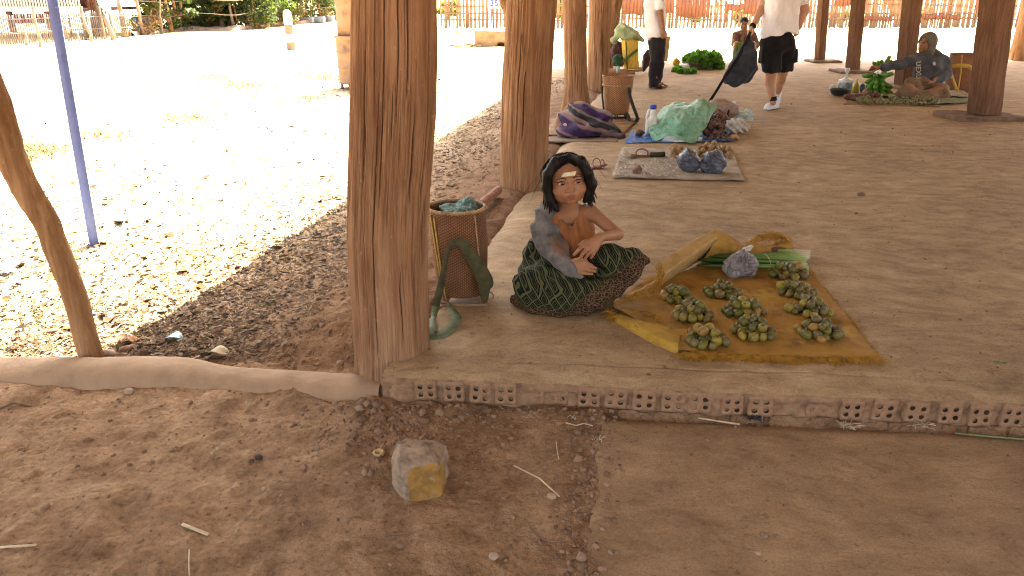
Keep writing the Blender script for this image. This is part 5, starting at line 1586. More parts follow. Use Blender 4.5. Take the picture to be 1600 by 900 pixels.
# ------------------------------------------------------------------ green stalks
def stalk_mat():
    t = NT("green_stalk"); sep = t.n.new("ShaderNodeSeparateXYZ"); t.link(t.tc.outputs["Object"], sep.inputs[0])
    x1_ = W(1262, 405, .2).x; x0_ = W(1085, 405, .2).x
    f = t.math('DIVIDE', t.math('SUBTRACT', sep.outputs[0], x0_), x1_ - x0_, clamp=True)
    c = t.ramp(f, [(0.0, (0.03, 0.07, 0.012)), (0.45, (0.075, 0.16, 0.03)), (0.85, (0.17, 0.28, 0.06)), (0.97, (0.33, 0.42, 0.16)), (1.0, (0.5, 0.46, 0.32))])
    n = t.noise(t.co((.3, 6, 6)), 40, 3)
    c = t.mix(.5, c, t.ramp(n.outputs[0], [(.3, (.7, .7, .7)), (.7, (1.25, 1.25, 1.2))]), 'MULTIPLY')
    return t.out(c, .4, t.bump(n.outputs[0], .3, .003), spec=.4)
M_STALK = stalk_mat()
bn = thing("stalk_bunch", W(1180, 412), "tied bunch of long fresh green leaf stalks lying behind the plastic bag", "vegetables")
rs = random.Random(5)
for k in range(17):
    lay = k % 3; row = k // 3
    y0 = 418 - row * 4.6 + rs.uniform(-1, 1); x1_ = rs.choice([1258, 1252, 1262, 1246, 1266]) + rs.uniform(-3, 3); x0_ = 1086 + rs.uniform(0, 22) + row * 2
    z = .168 + lay * .017; rad = rs.uniform(.0085, .0115)
    a, b = W(x1_, y0 + rs.uniform(-2, 2), z), W(x0_, y0 - 6 + rs.uniform(-3, 6), z)
    mb = MB(); mb.tube([tuple(a), tuple(a.lerp(b, .3) + Vector((0, 0, rs.uniform(0, .004)))), tuple(a.lerp(b, .65)), tuple(b)], [rad * 1.15, rad, rad * .85, rad * .45], 9)
    put("stalk", mb.mesh("stalk"), M_STALK, bn)
c = W(1194, 408, .19)
for xx in (1196, 1150):
    c = W(xx, 409, .185)
    mb = MB(); mb.tube([(c.x + .004 * math.sin(a), c.y + .085 * math.cos(a), c.z + .034 * math.sin(a)) for a in np.linspace(0, 6.28, 24)], .0014, 4)
    put("tie_string", mb.mesh("tie_string"), M_WHITE, bn)

# ------------------------------------------------------------------ knotted plastic bags
def plastic(name, c, c2, rough=.28):
    t = NT(name); v = t.co(warp=.06)
    n = t.noise(v, 26, 5, .6, .6)
    rg = t.n.new("ShaderNodeTexVoronoi"); rg.inputs["Scale"].default_value = 30; rg.feature = 'DISTANCE_TO_EDGE'; t.link(v, rg.inputs["Vector"])
    f = t.ramp(t.noise(t.co(), 9, 4, .6).outputs[0], [(.35, (0, 0, 0)), (.62, (1, 1, 1))])
    col = t.mix(f, c, c2)
    h = t.math('ADD', n.outputs[0], t.math('MULTIPLY', t.math('MINIMUM', rg.outputs[0], .12), 3.0))
    return t.out(col, rough, t.bump(h, .9, .010), spec=.7)
M_BAGP = plastic("clouded_plastic", (0.15, 0.125, 0.13), (0.32, 0.32, 0.31))
c = W(1160, 436, .155); pm = ppm(430, c.y + .05)
bg = thing("plastic_bag", (c.x, c.y + .06, .155), "clouded plastic bag knotted at the top, sitting on the sack by the stalks", "bag")
s = SDF((c.x - .13, c.y - .08, .14), (c.x + .13, c.y + .20, .34), .0038)
s.ell((c.x - .003, c.y + .06, .205), (.082, .062, .055)).ell((c.x - .03, c.y + .045, .185), (.055, .05, .035), k=.03).ell((c.x + .03, c.y + .06, .21), (.055, .055, .055), k=.03).cap((c.x + .01, c.y + .07, .255), (c.x + .02, c.y + .075, .283), .03, .014, .03)
s.warp(lambda x, y, z: .0045 * np.sin(np.arctan2(y - c.y - .06, x - c.x - .02) * 13 + z * 30) * sstep(.17, .27, z), .03)
s.rough(.016, 26, 9, 3); s.cut_below(.157)
put("bag_body", s.mesh("bag_body"), M_BAGP, bg)
s = SDF((c.x - .03, c.y + .02, .25), (c.x + .09, c.y + .13, .34), .003)
s.ell((c.x + .02, c.y + .075, .287), (.016, .014, .012)).cap((c.x + .02, c.y + .075, .29), (c.x + .048, c.y + .072, .303), .006, .010, .005).cap((c.x + .02, c.y + .075, .288), (c.x + .042, c.y + .07, .288), .005, .009, .004).rough(.004, 60, 3)
put("knot", s.mesh("knot"), plastic("white_knot", (.5, .46, .38), (.6, .56, .46)), bg)

# ------------------------------------------------------------------ the big stone
M_ROCK = simple("grey_stone", (0.28, 0.205, 0.14), 0.35, 22, 0.9, 0.9, 60, 0.006, c2=(0.14, 0.105, 0.08))
M_ROCKY = simple("ochre_stone_face", (0.29, 0.165, 0.042), 0.25, 26, 0.9, 0.8, 70, 0.005, c2=(0.18, 0.10, 0.035), spots=((0.10, 0.06, 0.035), 60, 0.66))
s = SDF((-.48, 1.78, -.04), (-.08, 2.24, .28), .0032)
g0 = s.grid()
def hp(p, nrm, k=.008):
    nrm = Vector(nrm).normalized(); d = (g0[0] - p[0]) * nrm.x + (g0[1] - p[1]) * nrm.y + (g0[2] - p[2]) * nrm.z
    h_ = np.clip(.5 - .5 * (s.d - d) / k, 0, 1); s.d = (s.d + (d - s.d) * h_ + k * h_ * (1 - h_)).astype(np.float32)
F1 = P(642, 790, 1.985); F2 = P(678, 785, 2.0)
cR = W(655, 765, .03)
s.d[:] = np.sqrt((g0[0] - cR.x) ** 2 + (g0[1] - 2.075) ** 2 + (g0[2] - .09) ** 2) - .15
pc = P(640, 750, 1.975)       # the vertical near edge between the two front faces
hp(tuple(P(664, 750, 2.0)), (.28, -1, .10)); hp(tuple(P(625, 740, 2.015)), (-.85, -.62, .06)); hp(tuple(P(693, 740, 2.05)), (1, -.10, .05)); hp(tuple(P(613, 720, 2.07)), (-1, .1, .12))
hp(tuple(P(660, 712, 2.03)), (.10, -.42, 1)); hp(tuple(P(650, 692, 2.10)), (-.05, .25, 1)); hp((cR.x, 2.145, .1), (.1, 1, .15)); hp(tuple(P(688, 712, 2.06)), (.8, -.1, .8)); hp(tuple(P(617, 712, 2.05)), (-.75, -.1, .7))
hp(tuple(P(684, 782, 2.01)), (.75, -.45, -.6)); hp(tuple(P(620, 776, 2.02)), (-.8, -.4, -.5))
s.rough(.010, 16, 3, 3).rough(.006, 45, 5, 2)
me = s.mesh("rock")
n = len(me.polygons); nm = np.empty(n * 3, dtype=np.float32); me.polygons.foreach_get("normal", nm); nm = nm.reshape(-1, 3)
cc = np.empty(n * 3, dtype=np.float32); me.polygons.foreach_get("center", cc); cc = cc.reshape(-1, 3)
xe = pc.x - .006 + .006 * fbm(cc[:, 2] * 20, cc[:, 2] * 0, seed=5)
zt_ = P(664, 722, 2.0).z + .35 * (cc[:, 0] - P(664, 722, 2).x) + .006 * fbm(cc[:, 0] * 30, cc[:, 0] * 0, seed=6)
me.polygons.foreach_set("material_index", ((cc[:, 1] < 2.06) & (cc[:, 0] > xe) & (cc[:, 2] < zt_) & (nm[:, 2] < .5)).astype(np.int32))
solo("rock", me, [M_ROCK, M_ROCKY], "fist-shaped grey stone with an ochre broken face, alone on the near dirt", "rock")

# ------------------------------------------------------------------ small things on the near ground
M_STRAW = simple("straw", (0.52, 0.42, 0.27), 0.2, 30, 0.8, 0.2)
M_TWIG = simple("dead_twig", (0.22, 0.14, 0.09), 0.3, 30, 0.9, 0.3)
M_GSTEM = simple("green_stem", (0.16, 0.19, 0.08), 0.2, 30, 0.7, 0.2)
def lay(name, pts_px, rad, mat, label, cat, lift=.0, flat=None):
    pts = []
    for (x, y) in pts_px:
        c = W(x, y, .03); z = float(ground_z(c.x, c.y)); 
        if c.x > .215 + (c.y - 1.7) * .145: z = max(z, .0405)
        pts.append((c.x, c.y, z + rad * .8 + lift))
    mb = MB(); mb.tube(pts, rad, 6, flat=flat)
    return solo(name, mb.mesh(name), mat, label, cat)
lay("straw_stalk", [(803, 727), (843, 753), (874, 779)], .0028, M_STRAW, "long pale straw lying slantwise between the stone and the slab", "straw", .004)
lay("straw_stalk", [(1090, 659), (1122, 664), (1155, 669)], .0034, M_STRAW, "pale straw lying below the bricks, right on the slab's upper edge", "straw", .003)
lay("straw_stalk", [(884, 665), (900, 668), (912, 665), (926, 667)], .0024, M_STRAW, "short kinked pale straw at the top corner of the slab", "straw", .002)
lay("bamboo_splint", [(286, 827), (326, 839)], .0062, M_STRAW, "flat pale bamboo splint on the open dirt below the kerb", "splint", .001, flat=(.4, (0, 0, 1)))
lay("bamboo_splint", [(0, 859), (58, 856)], .0055, M_STRAW, "longer tan bamboo splint at the photograph's lower corner", "splint", .001, flat=(.4, (0, 0, 1)))
lay("straw_stalk", [(611, 839), (640, 836), (662, 835)], .0022, M_TWIG, "thin brown stalk on the dirt below the stone", "straw")
lay("twig", [(869, 692), (871, 710), (873, 724)], .0020, M_STRAW, "small upright-lying twig along the slab edge, above the long straw", "twig", .002)
lay("twig", [(819, 812), (836, 838), (848, 853)], .0022, M_TWIG, "forked brown twig beside the slab's lower edge", "twig", .002)
lay("twig", [(836, 840), (862, 846), (880, 845)], .0020, M_TWIG, "thin side branch reaching from the forked twig over the slab edge", "twig", .003)
lay("grass_blade", [(1490, 683), (1540, 688), (1600, 693), (1680, 700)], .0042, M_GSTEM, "long grey-green grass along the foot of the brick edge", "stem", .003)
lay("twig", [(297, 866), (296, 885), (296, 900)], .0018, M_STRAW, "tiny forked straw standing in the dirt by the lower border", "twig", .004)
lay("dry_root", [(0, 640), (22, 632), (48, 634)], .004, M_TWIG, "dark root breaking the dirt below the kerb's outer end", "root", -.001)
lay("twig", [(60, 505), (78, 515), (60, 520)], .002, M_TWIG, "small curved twig in the sunny litter", "twig", .01)
for k, (x, y, w_, h_, nm_, mat, lb) in enumerate((
        (592, 711, 9, 8, "fruit_shell", simple("yellow_rind", (.42, .30, .14), .2, 30, .7, .2), "hollow half of a yellowish fruit shell beside the stone"),
        (404, 717, 6, 6, "seed_pod", simple("dark_pod", (.06, .035, .025), .2, 30, .8, .3), "dark round dropping alone on the open dirt"),
        (393, 722, 5, 5, "seed_pod", simple("brown_pod", (.10, .06, .04), .2, 30, .8, .3), "brown pod touching the dark round one"),
        (771, 871, 8, 6, "pebble", M_STONE, "flat round pebble near the lower border, below the long straw"),
        (861, 779, 7, 6, "pebble", M_STONE, "grey-brown pebble at the end of the long straw"),
        (625, 857, 6, 5, "seed_pod", M_TWIG, "small dark pod half buried below the stone"),
        (412, 766, 4, 4, "pebble", M_STONE, "tiny brown pebble in the middle of the near dirt"),
        (1193, 843, 7, 5, "mud_lump", M_TWIG, "dark mud lump on the smooth slab"),
        (1212, 842, 4, 3, "mud_lump", M_TWIG, "smaller mud crumb beside the lump on the slab"),
        (1345, 305, 6, 4, "seed_pod", M_TWIG, "dark bent pod alone on the platform behind the fruit mat"))):
    z = .152 if y < 560 else None
    c = W(x, y, .152 if z else .03); z = z or max(float(ground_z(c.x, c.y)), .041 if c.x > .215 + (c.y - 1.7) * .145 else -1)
    pm = ppm(y, c.y); rx, rz = w_ / pm, h_ / pm * .8
    s = SDF((c.x - .06, c.y - .06, z - .02), (c.x + .06, c.y + .06, z + .07), .0028)
    s.ell((c.x, c.y, z + rz * .5), (rx, rx * .9, rz), k=0)
    if nm_ == "fruit_shell": s.ell((c.x + .001, c.y - .004, z + rz * 1.25), (rx * .72, rx * .66, rz * .9), k=.002, op='s')
    s.rough(.004, 50, k, 2)
    solo(nm_, s.mesh(nm_), mat, lb, "debris" if nm_ != "pebble" else "pebble")
def tuft(name, px, py, n, ln, mat, label, seed, z=None, spread=.02, up=.4):
    r = random.Random(seed); c = W(px, py, .04 if z is None else z); zz = .042 if z is None else z
    mb = MB()
    for k in range(n):
        a = r.uniform(0, 6.28); p_ = Vector((c.x + r.uniform(-1, 1) * spread, c.y + r.uniform(-1, 1) * spread * .6, zz + .002))
        q_ = p_ + Vector((math.cos(a) * ln, math.sin(a) * ln * .7, r.uniform(0, up) * ln)) * r.uniform(.4, 1)
        mb.tube([tuple(p_), tuple(p_.lerp(q_, .5) + Vector((0, 0, .004))), tuple(q_)], r.uniform(.0009, .0018), 4)
    return solo(name, mb.mesh(name), mat, label, "debris")
tuft("straw_clump", 1324, 668, 46, .045, M_STRAW, "nest-like clump of dry straw against the brick edge", 3)
tuft("charred_clump", 1178, 655, 40, .040, simple("charred_bits", (.05, .04, .035), .3, 30, .9, .2, spots=((.4, .38, .35), 60, .6)), "dark charred clump with pale tips under the bricks", 4)
tuft("dead_grass", 745, 645, 34, .05, M_TWIG, "dark dead grass under the brick edge near the first pillar", 5)
tuft("dead_grass", 1440, 668, 30, .045, M_STRAW, "wisp of pale grass under the last visible bricks", 6)
tuft("green_sprout", 1564, 568, 9, .025, simple("fresh_sprout", (.06, .20, .05), .2, 30, .6, 0), "tiny bright green sprig alone on the platform", 7, z=.152, up=1)
tuft("leaf_scrap", 891, 655, 6, .02, simple("pale_scrap", (.40, .42, .28), .2, 30, .6, 0), "small pale green leaf scrap in the dirt at the slab corner", 8, up=1.4)
tuft("straw_clump", 862, 708, 16, .035, M_TWIG, "loose brown root hairs beside the slab edge", 9)
tuft("straw_clump", 935, 688, 8, .03, M_STRAW, "few pale straws on the slab's near corner", 19)
# litter wrapper and pale leaves on the bank
M_WRAP = simple("blue_white_wrapper", (.45, .55, .60), .2, 25, .4, .3, spots=((.06, .22, .30), 30, .5))
def leafy(name, px, py, w_, mat, label, seed, cat="leaf"):
    c = W(px, py, .04); z = float(ground_z(c.x, c.y)) + .012; pm = ppm(py, c.y); L = w_ / pm
    r = random.Random(seed); n, m = 9, 5; V = []
    for i_ in range(n):
        t = i_ / (n - 1) * 2 - 1
        for j in range(m):
            v_ = (j / (m - 1) * 2 - 1) * .42 * (1 - t * t) ** .6 + 1e-3 * j
            V.append((c.x + t * L / 2 + .2 * v_ * L, c.y + v_ * L * .8, z + .010 * math.sin(t * 3 + seed) + .012 * abs(v_) + r.uniform(0, .003)))
    F = [(i_ * m + j, (i_ + 1) * m + j, (i_ + 1) * m + j + 1, i_ * m + j + 1) for i_ in range(n - 1) for j in range(m - 1)]
    o = solo(name, mesh_np(name, V, F), mat, label, cat); o.modifiers.new("t", 'SOLIDIFY').thickness = .0015
leafy("torn_wrapper", 268, 526, 34, M_WRAP, "torn blue and white plastic wrapper in the leaf litter", 1, "litter")
leafy("dry_leaf", 342, 556, 34, simple("tan_leaf", (.42, .33, .19), .2, 20, .7, .3), "curled tan leaf by the kerb's bulge", 2)
leafy("dry_leaf", 305, 584, 32, simple("pale_leaf", (.40, .38, .27), .2, 20, .7, .3), "pale greenish leaf resting against the kerb", 3)
leafy("dry_leaf", 210, 533, 22, simple("rust_leaf", (.40, .19, .08), .2, 20, .7, .3), "rust-coloured curled leaf near the shade edge", 4)
leafy("dry_leaf", 389, 633, 9, M_STRAW, "tiny pale leaf on the dirt just below the kerb", 5)
leafy("dry_leaf", 335, 707, 13, M_STRAW, "folded pale leaf on the open dirt", 6)

# ================================================================== stalls further back
# ---- board with nuts, brush and two blue bags
M_PLY = simple("dusty_board", (0.36, 0.29, 0.21), 0.25, 8, 0.9, 0.4, 40, 0.003, c2=(0.24, 0.18, 0.12), spots=((.16, .09, .06), 9, .68))
bd = thing("goods_board", W(1060, 262), "dusty flat board laid on the platform under nuts and two blue bags", "board")
c1_, c2_, c3_, c4_ = W(956, 279), W(1162, 284), W(1142, 238), W(972, 234)
V = []; nU, nV = 50, 24
for z0 in (.158, .172):
    for j in range(nV):
        for i_ in range(nU):
            u, v = i_ / (nU - 1), j / (nV - 1)
            p_ = c1_.lerp(c2_, u).lerp(c4_.lerp(c3_, u), v)
            e = .012 * float(vnoise(u * 12, v * 0 + z0 * 0, seed=3)) * (1 if j in (0, nV - 1) else 0)
            V.append((p_.x + .010 * float(vnoise(v * 9, 0.3, seed=4)) * (1 if i_ in (0, nU - 1) else 0), p_.y + e, z0 + .003 * math.sin(u * 8)))
idx = lambda l, j, i_: l * nU * nV + j * nU + i_
F = [(idx(1, j, i_), idx(1, j, i_ + 1), idx(1, j + 1, i_ + 1), idx(1, j + 1, i_)) for j in range(nV - 1) for i_ in range(nU - 1)]
F += [(idx(0, 0, i_), idx(0, 0, i_ + 1), idx(1, 0, i_ + 1), idx(1, 0, i_)) for i_ in range(nU - 1)] + [(idx(0, nV - 1, i_ + 1), idx(0, nV - 1, i_), idx(1, nV - 1, i_), idx(1, nV - 1, i_ + 1)) for i_ in range(nU - 1)]
F += [(idx(0, j + 1, 0), idx(0, j, 0), idx(1, j, 0), idx(1, j + 1, 0)) for j in range(nV - 1)] + [(idx(0, j, nU - 1), idx(0, j + 1, nU - 1), idx(1, j + 1, nU - 1), idx(1, j, nU - 1)) for j in range(nV - 1)]
put("board_sheet", mesh_np("board_sheet", V, F, False), M_PLY, bd)
pts = np.array([tuple(W(965 + 95 * a, 240 + 36 * b, .174)) for a, b in np.random.default_rng(2).random((2600, 2))])
chips("white_grit", pts, .007, litter_mat("coarse_salt", [(.62, .58, .52), (.5, .45, .4), (.35, .28, .22), (.7, .68, .64)]), "whitish grit spread over the dusty board", 8, zmax=.001)
def blob(name, px, py, wpx, hpx, mat, label, cat, z0=.172, depth=.75, seed=0, amp=.02, freq=14, res=.006, group=None, fine=True):
    """rounded bundle whose foot stands at px, py and that is wpx by hpx pixels large"""
    c = W(px, py, z0); pm = ppm(py, c.y); rx, rz = wpx / 2 / pm, hpx / pm
    s = SDF((c.x - rx * 1.4, c.y - .05 - rx * depth * .4, z0 - .02), (c.x + rx * 1.4, c.y + rx * depth * 2.3, z0 + rz * 1.5), res)
    s.ell((c.x, c.y + rx * depth, z0 + rz * .42), (rx, rx * depth, rz * .56))
    return s, c, rx, rz
M_BLUEP = plastic("dark_blue_plastic", (0.030, 0.038, 0.060), (0.085, 0.11, 0.16), .22)
for (px, wpx, lb) in ((1079, 38, "dark blue plastic bag, full and tied, next to the white grit"), (1117, 40, "dark blue plastic bag, full and tied, at the bare end of the board")):
    s, c, rx, rz = blob("b", px, 270 + (px > 1100) * 3, wpx, 33, None, "", "", depth=.8)
    s.ell((c.x + rx * .1, c.y + rx * .8, .172 + rz * .78), (rx * .5, rx * .45, rz * .22), k=.04)
    s.warp(lambda x, y, z: .007 * np.sin((x * .8 + z * .6) * 70), .04); s.rough(.022, 13, px, 3); s.cut_below(.174)
    solo("blue_bag", s.mesh("blue_bag"), M_BLUEP, lb, "bag", "blue bags on the board")
M_NUT = simple("brown_nut", (0.30, 0.185, 0.085), 0.3, 60, 0.6, 0.3, 90, 0.002, c2=(.19, .11, .05))
def ball_mesh(name, mat, n=10, m=7, sq=1.0):
    V = [(math.sin(math.pi * i_ / m) * math.cos(2 * math.pi * j / n), math.sin(math.pi * i_ / m) * math.sin(2 * math.pi * j / n), math.cos(math.pi * i_ / m) * sq) for i_ in range(m + 1) for j in range(n)]
    F = [(i_ * n + j, (i_ + 1) * n + j, (i_ + 1) * n + (j + 1) % n, i_ * n + (j + 1) % n) for i_ in range(m) for j in range(n)]
    me = mesh_np(name, V, F); me.materials.append(mat); return me
NUT = ball_mesh("nut", M_NUT)
rn = random.Random(8)
def heap(mesh, name, spots, r0, z0, label, cat, group, seed):
    rr = random.Random(seed); done = []
    for (x, y) in spots:
        c = W(x, y, z0); r = r0 * rr.uniform(.85, 1.15); z = z0 + r
        for X, Y, Z, R_ in done:
            d2 = (c.x - X) ** 2 + (c.y - Y) ** 2; s_ = .95 * (r + R_)
            if d2 < s_ * s_ * .72: z = max(z, Z + math.sqrt(max(0, s_ * s_ - d2)) * .8)
        z = min(z, z0 + r * 3.4)
        done.append((c.x, c.y, z, r))
        o = bpy.data.objects.new(name, mesh); COL.objects.link(o); o.location = (c.x, c.y, z); o.scale = (r, r, r * rr.uniform(.9, 1.1)); o.rotation_euler = (rr.uniform(0, 3), rr.uniform(0, 3), 0)
        tag(o, label, cat, group)
spots = [(1048 + 58 * rn.random(), 240 + 10 * rn.random()) for _ in range(46)]
heap(NUT, "nut", spots, .023, .172, "round brown nut in the row along the back of the board", "nut", "nuts behind the first blue bag", 1)
spots = [(1092 + 50 * (t := rn.random()), 238 + 6 * rn.random() + 14 * max(0, t - .5)) for _ in range(44)]
heap(NUT, "nut", spots, .023, .172, "round brown nut heaped behind the second blue bag", "nut", "nuts behind the second blue bag", 2)
s, c, rx, rz = blob("s", 996, 272, 14, 14, None, "", "", depth=.9, res=.004); s.rough(.012, 30, 4, 2)
solo("stone_weight", s.mesh("stone_weight"), simple("brown_cobble", (.20, .13, .09), .3, 30, .8, .4), "brown egg-sized stone standing on the dusty board", "stone")
a, b = W(1016, 242, .195), W(1038, 241, .195)
mb = MB(); mb.tube([tuple(a), tuple(b)], .024, 12); solo("bamboo_tube", mb.mesh("bamboo_tube"), simple("dark_bamboo", (.05, .05, .025), .3, 10, .6, .2), "short dark green bamboo tube at the back of the board", "tube")
br = thing("hand_brush", W(985, 245, .172), "small brush with pale splayed bristles and a brown grip", "brush")
a, b, d_ = W(977, 240, .20), W(986, 244, .195), W(1014, 244, .185)
mb = MB(); mb.tube([tuple(b), tuple(b.lerp(d_, .3)), tuple(d_)], [.022, .012, .010], 8); put("grip", mb.mesh("grip"), simple("brush_grip", (.18, .10, .06), .2, 20, .7, .2), br)
mb = MB()
for k in range(40):
    e_ = a + Vector((rn.uniform(-.03, .0), rn.uniform(-.05, .05), rn.uniform(-.02, .06))); mb.tube([tuple(b), tuple(e_)], .0022, 3, caps=False)
put("bristle", mb.mesh("bristle"), M_STRAW, br)["kind"] = "stuff"
M_REDL = simple("red_brown_leather", (.22, .085, .06), .2, 20, .6, .2)
c = W(1003, 242, .19); mb = MB(); mb.tube([(c.x + .052 * math.cos(a), c.y + .02 * math.sin(a), .205 + .034 * math.sin(a)) for a in np.linspace(0, 6.3, 24)], .006, 6)
solo("strap_coil", mb.mesh("strap_coil"), M_REDL, "thin red-brown strap coiled beside the brush", "strap")
for k, (x0, x1, y, lb) in enumerate(((919, 947, 262, "red-brown sandal with a raised toe loop behind the child's head"), (865, 902, 246, "thin dark wire loops lying behind the child's hair"))):
    th = thing("sandal" if k == 0 else "wire_coil", W((x0 + x1) / 2, y), lb, "sandal" if k == 0 else "wire")
    a, b = W(x0, y + 1, .155), W(x1, y - 1, .16)
    if k == 0:
        mb = MB(); mb.tube([tuple(a + Vector((0, 0, .008))), tuple(a.lerp(b, .5) + Vector((0, 0, .006))), tuple(b + Vector((0, 0, .022)))], [.035, .042, .030], 10, flat=(.28, (0, 0, 1))); put("sole", mb.mesh("sole"), M_REDL, th)
    for q, (cx_, rx_, rz_) in enumerate(((932, 6.0, 7), (941, 3.0, 6)) if k == 0 else ((880, 11, 5), (892, 10, 4))):
        c = W(cx_, y, .16); pm = ppm(y, c.y)
        mb = MB(); mb.tube([(c.x + rx_ / pm * math.cos(t), c.y + .03 * math.sin(t) + (.0 if k == 0 else .25 * rz_ / pm * math.sin(t)), .158 + (rz_ / pm * (1 + math.sin(t)) if k == 0 else .006 + .004 * math.sin(t * 2))) for t in np.linspace(0, 6.3, 26)], .0042 if k == 0 else .003, 5)
        put("loop", mb.mesh("loop"), M_REDL if k == 0 else M_BLACKW, th)
# ---- blue tarpaulin, green sheet, dark nuts, jug and clear bags
M_TARP = simple("blue_tarpaulin", (0.012, 0.13, 0.42), 0.2, 5, 0.45, 0.4, 20, 0.01, spec=.5)
tp_ = thing("blue_tarpaulin", W(1060, 216), "bright blue tarpaulin lying flat under the green sheet", "tarpaulin")
c1_, c2_, c3_, c4_ = W(976, 225), W(1146, 222), W(1140, 204), W(985, 206)
uu, vv = np.meshgrid(np.linspace(0, 1, 60), np.linspace(0, 1, 24))
Q = (1 - uu)[..., None] * ((1 - vv)[..., None] * np.array(c1_) + vv[..., None] * np.array(c4_)) + uu[..., None] * ((1 - vv)[..., None] * np.array(c2_) + vv[..., None] * np.array(c3_))
Q[..., 2] = .158 + .018 * np.abs(fbm(Q[..., 0] * 8, Q[..., 1] * 8, oct=3, seed=8)); Q[..., 1] += .02 * fbm(uu * 8, uu * 0, seed=3) * (vv < .05)
put("tarpaulin_sheet", grid_mesh("tarpaulin_sheet", Q[..., 0], Q[..., 1], Q[..., 2]), M_TARP, tp_)
M_GREENS = simple("green_plastic_sheet", (0.17, 0.40, 0.26), 0.2, 5, 0.32, 1.0, 16, 0.05, c2=(.10, .26, .16), spec=.6)
M_GREENI = simple("green_sheet_underside", (0.20, 0.33, 0.16), 0.2, 5, 0.45, 0.4, 20, 0.01, spec=.5)
gs = thing("green_sheet", W(1060, 222), "crumpled pale green plastic sheet draped over goods on the blue tarpaulin", "sheet")
def drape(name, rows, mat, par, nu=60, nv=44, amp=.012, seed=5, z0=.165, fr=7, sm=5):
    G_ = np.array([[tuple(P(*c)) for c in row] for row in rows]); a, b = G_.shape[:2]
    U_ = np.linspace(0, b - 1, nu); V_ = np.linspace(0, a - 1, nv); out = np.zeros((nv, nu, 3))
    for c in range(3):
        tmp = np.array([np.interp(U_, np.arange(b), G_[r, :, c]) for r in range(a)]); out[:, :, c] = np.array([np.interp(V_, np.arange(a), tmp[:, k]) for k in range(nu)]).T
    for _ in range(sm):
        out[1:-1] = (out[:-2] + 2 * out[1:-1] + out[2:]) / 4; out[:, 1:-1] = (out[:, :-2] + 2 * out[:, 1:-1] + out[:, 2:]) / 4
    rd = 1 - np.abs(fbm(out[..., 0] * fr, out[..., 1] * fr, out[..., 2] * fr, oct=4, seed=seed)) * 2
    out[..., 2] += amp * rd; out[..., 1] -= amp * rd * .8; out[..., 0] += amp * .5 * fbm(out[..., 0] * fr, out[..., 2] * fr, oct=3, seed=seed + 2)
    out[..., 2] = np.maximum(out[..., 2], z0)
    o = put(name, grid_mesh(name, out[..., 0], out[..., 1], out[..., 2]), mat, par); o.modifiers.new("t", 'SOLIDIFY').thickness = .004
    return o
Yg_ = 7.0
drape("sheet", [[(1034, 172, 8.28), (1055, 160, 8.33), (1075, 164, 8.23), (1096, 155, 8.18), (1119, 169, 8.18)],
                [(1022, 186, 8.08), (1045, 172, 8.03), (1070, 170, 7.98), (1095, 168, 7.93), (1112, 180, 7.98)],
                [(1014, 200, 7.83), (1038, 192, 7.76), (1064, 190, 7.68), (1090, 190, 7.70), (1104, 200, 7.78)],
                [(1012, 206, 7.73), (1034, 210, 7.60), (1062, 214, 7.53), (1084, 214, 7.53), (1094, 212, 7.58)],
                [(1026, 222, 7.48), (1042, 214, 7.50), (1062, 220, 7.40), (1078, 227, 7.33), (1086, 226, 7.36)]], M_GREENS, gs, amp=.020)
drape("folded_corner", [[(1084, 166, 8.12), (1094, 158, 8.12), (1100, 154, 8.14)], [(1092, 178, 8.02), (1104, 170, 8.06), (1112, 164, 8.12)], [(1102, 184, 7.96), (1112, 176, 8.04), (1120, 170, 8.12)]], M_GREENI, gs, 20, 16, .006, 8, sm=1)
drape("folded_corner", [[(1012, 204, 7.72), (1022, 208, 7.66), (1036, 212, 7.58)], [(1018, 216, 7.58), (1026, 216, 7.56), (1034, 216, 7.54)], [(1025, 224, 7.46), (1030, 223, 7.48), (1036, 219, 7.50)]], M_GREENI, gs, 20, 16, .006, 9, sm=1)
M_DNUT = simple("dark_dried_fruit", (0.115, 0.055, 0.035), 0.35, 60, 0.5, 0.4, 90, 0.003, c2=(.06, .03, .02))
DNUT = ball_mesh("dried_fruit", M_DNUT, 9, 6)
spots = [(1097 + 38 * rn.random(), 197 + 14 * rn.random()) for _ in range(70)] + [(1108 + 22 * rn.random(), 190 + 12 * rn.random()) for _ in range(50)]
heap(DNUT, "dried_fruit", spots, .032, .17, "dark brown dried fruit in the heap beside the green sheet", "fruit", "dark dried fruit beside the green sheet", 5)
spots = [(1098 + 42 * rn.random(), 212 + 7 * rn.random()) for _ in range(40)]
heap(DNUT, "dried_fruit", spots, .016, .175, "small dark dried fruit spilled onto the blue tarpaulin", "fruit", "small dried fruit spilled on the tarpaulin", 6)
M_CLEAR = plastic("milky_clear_plastic", (0.50, 0.52, 0.50), (0.62, 0.66, 0.63), .25)
M_AQUA = plastic("pale_aqua_plastic", (0.45, 0.60, 0.54), (0.60, 0.72, 0.66), .3)
M_PINKC = simple("pinkish_contents", (0.30, 0.21, 0.17), .2, 20, .6, .4)
cb = thing("filled_plastic_bag", W(1130, 196), "bulging plastic bag of pinkish produce behind the dried fruit heap", "bag")
c = W(1126, 196); s = SDF((c.x - .25, c.y - .15, .14), (c.x + .35, c.y + .5, .55), .009)
s.ell((c.x, c.y + .16, .29), (.15, .14, .12)).ell((c.x + .13, c.y + .16, .30), (.10, .11, .09), k=.04).rough(.03, 9, 3); put("bag_body", s.mesh("bag_body"), M_PINKC, cb)
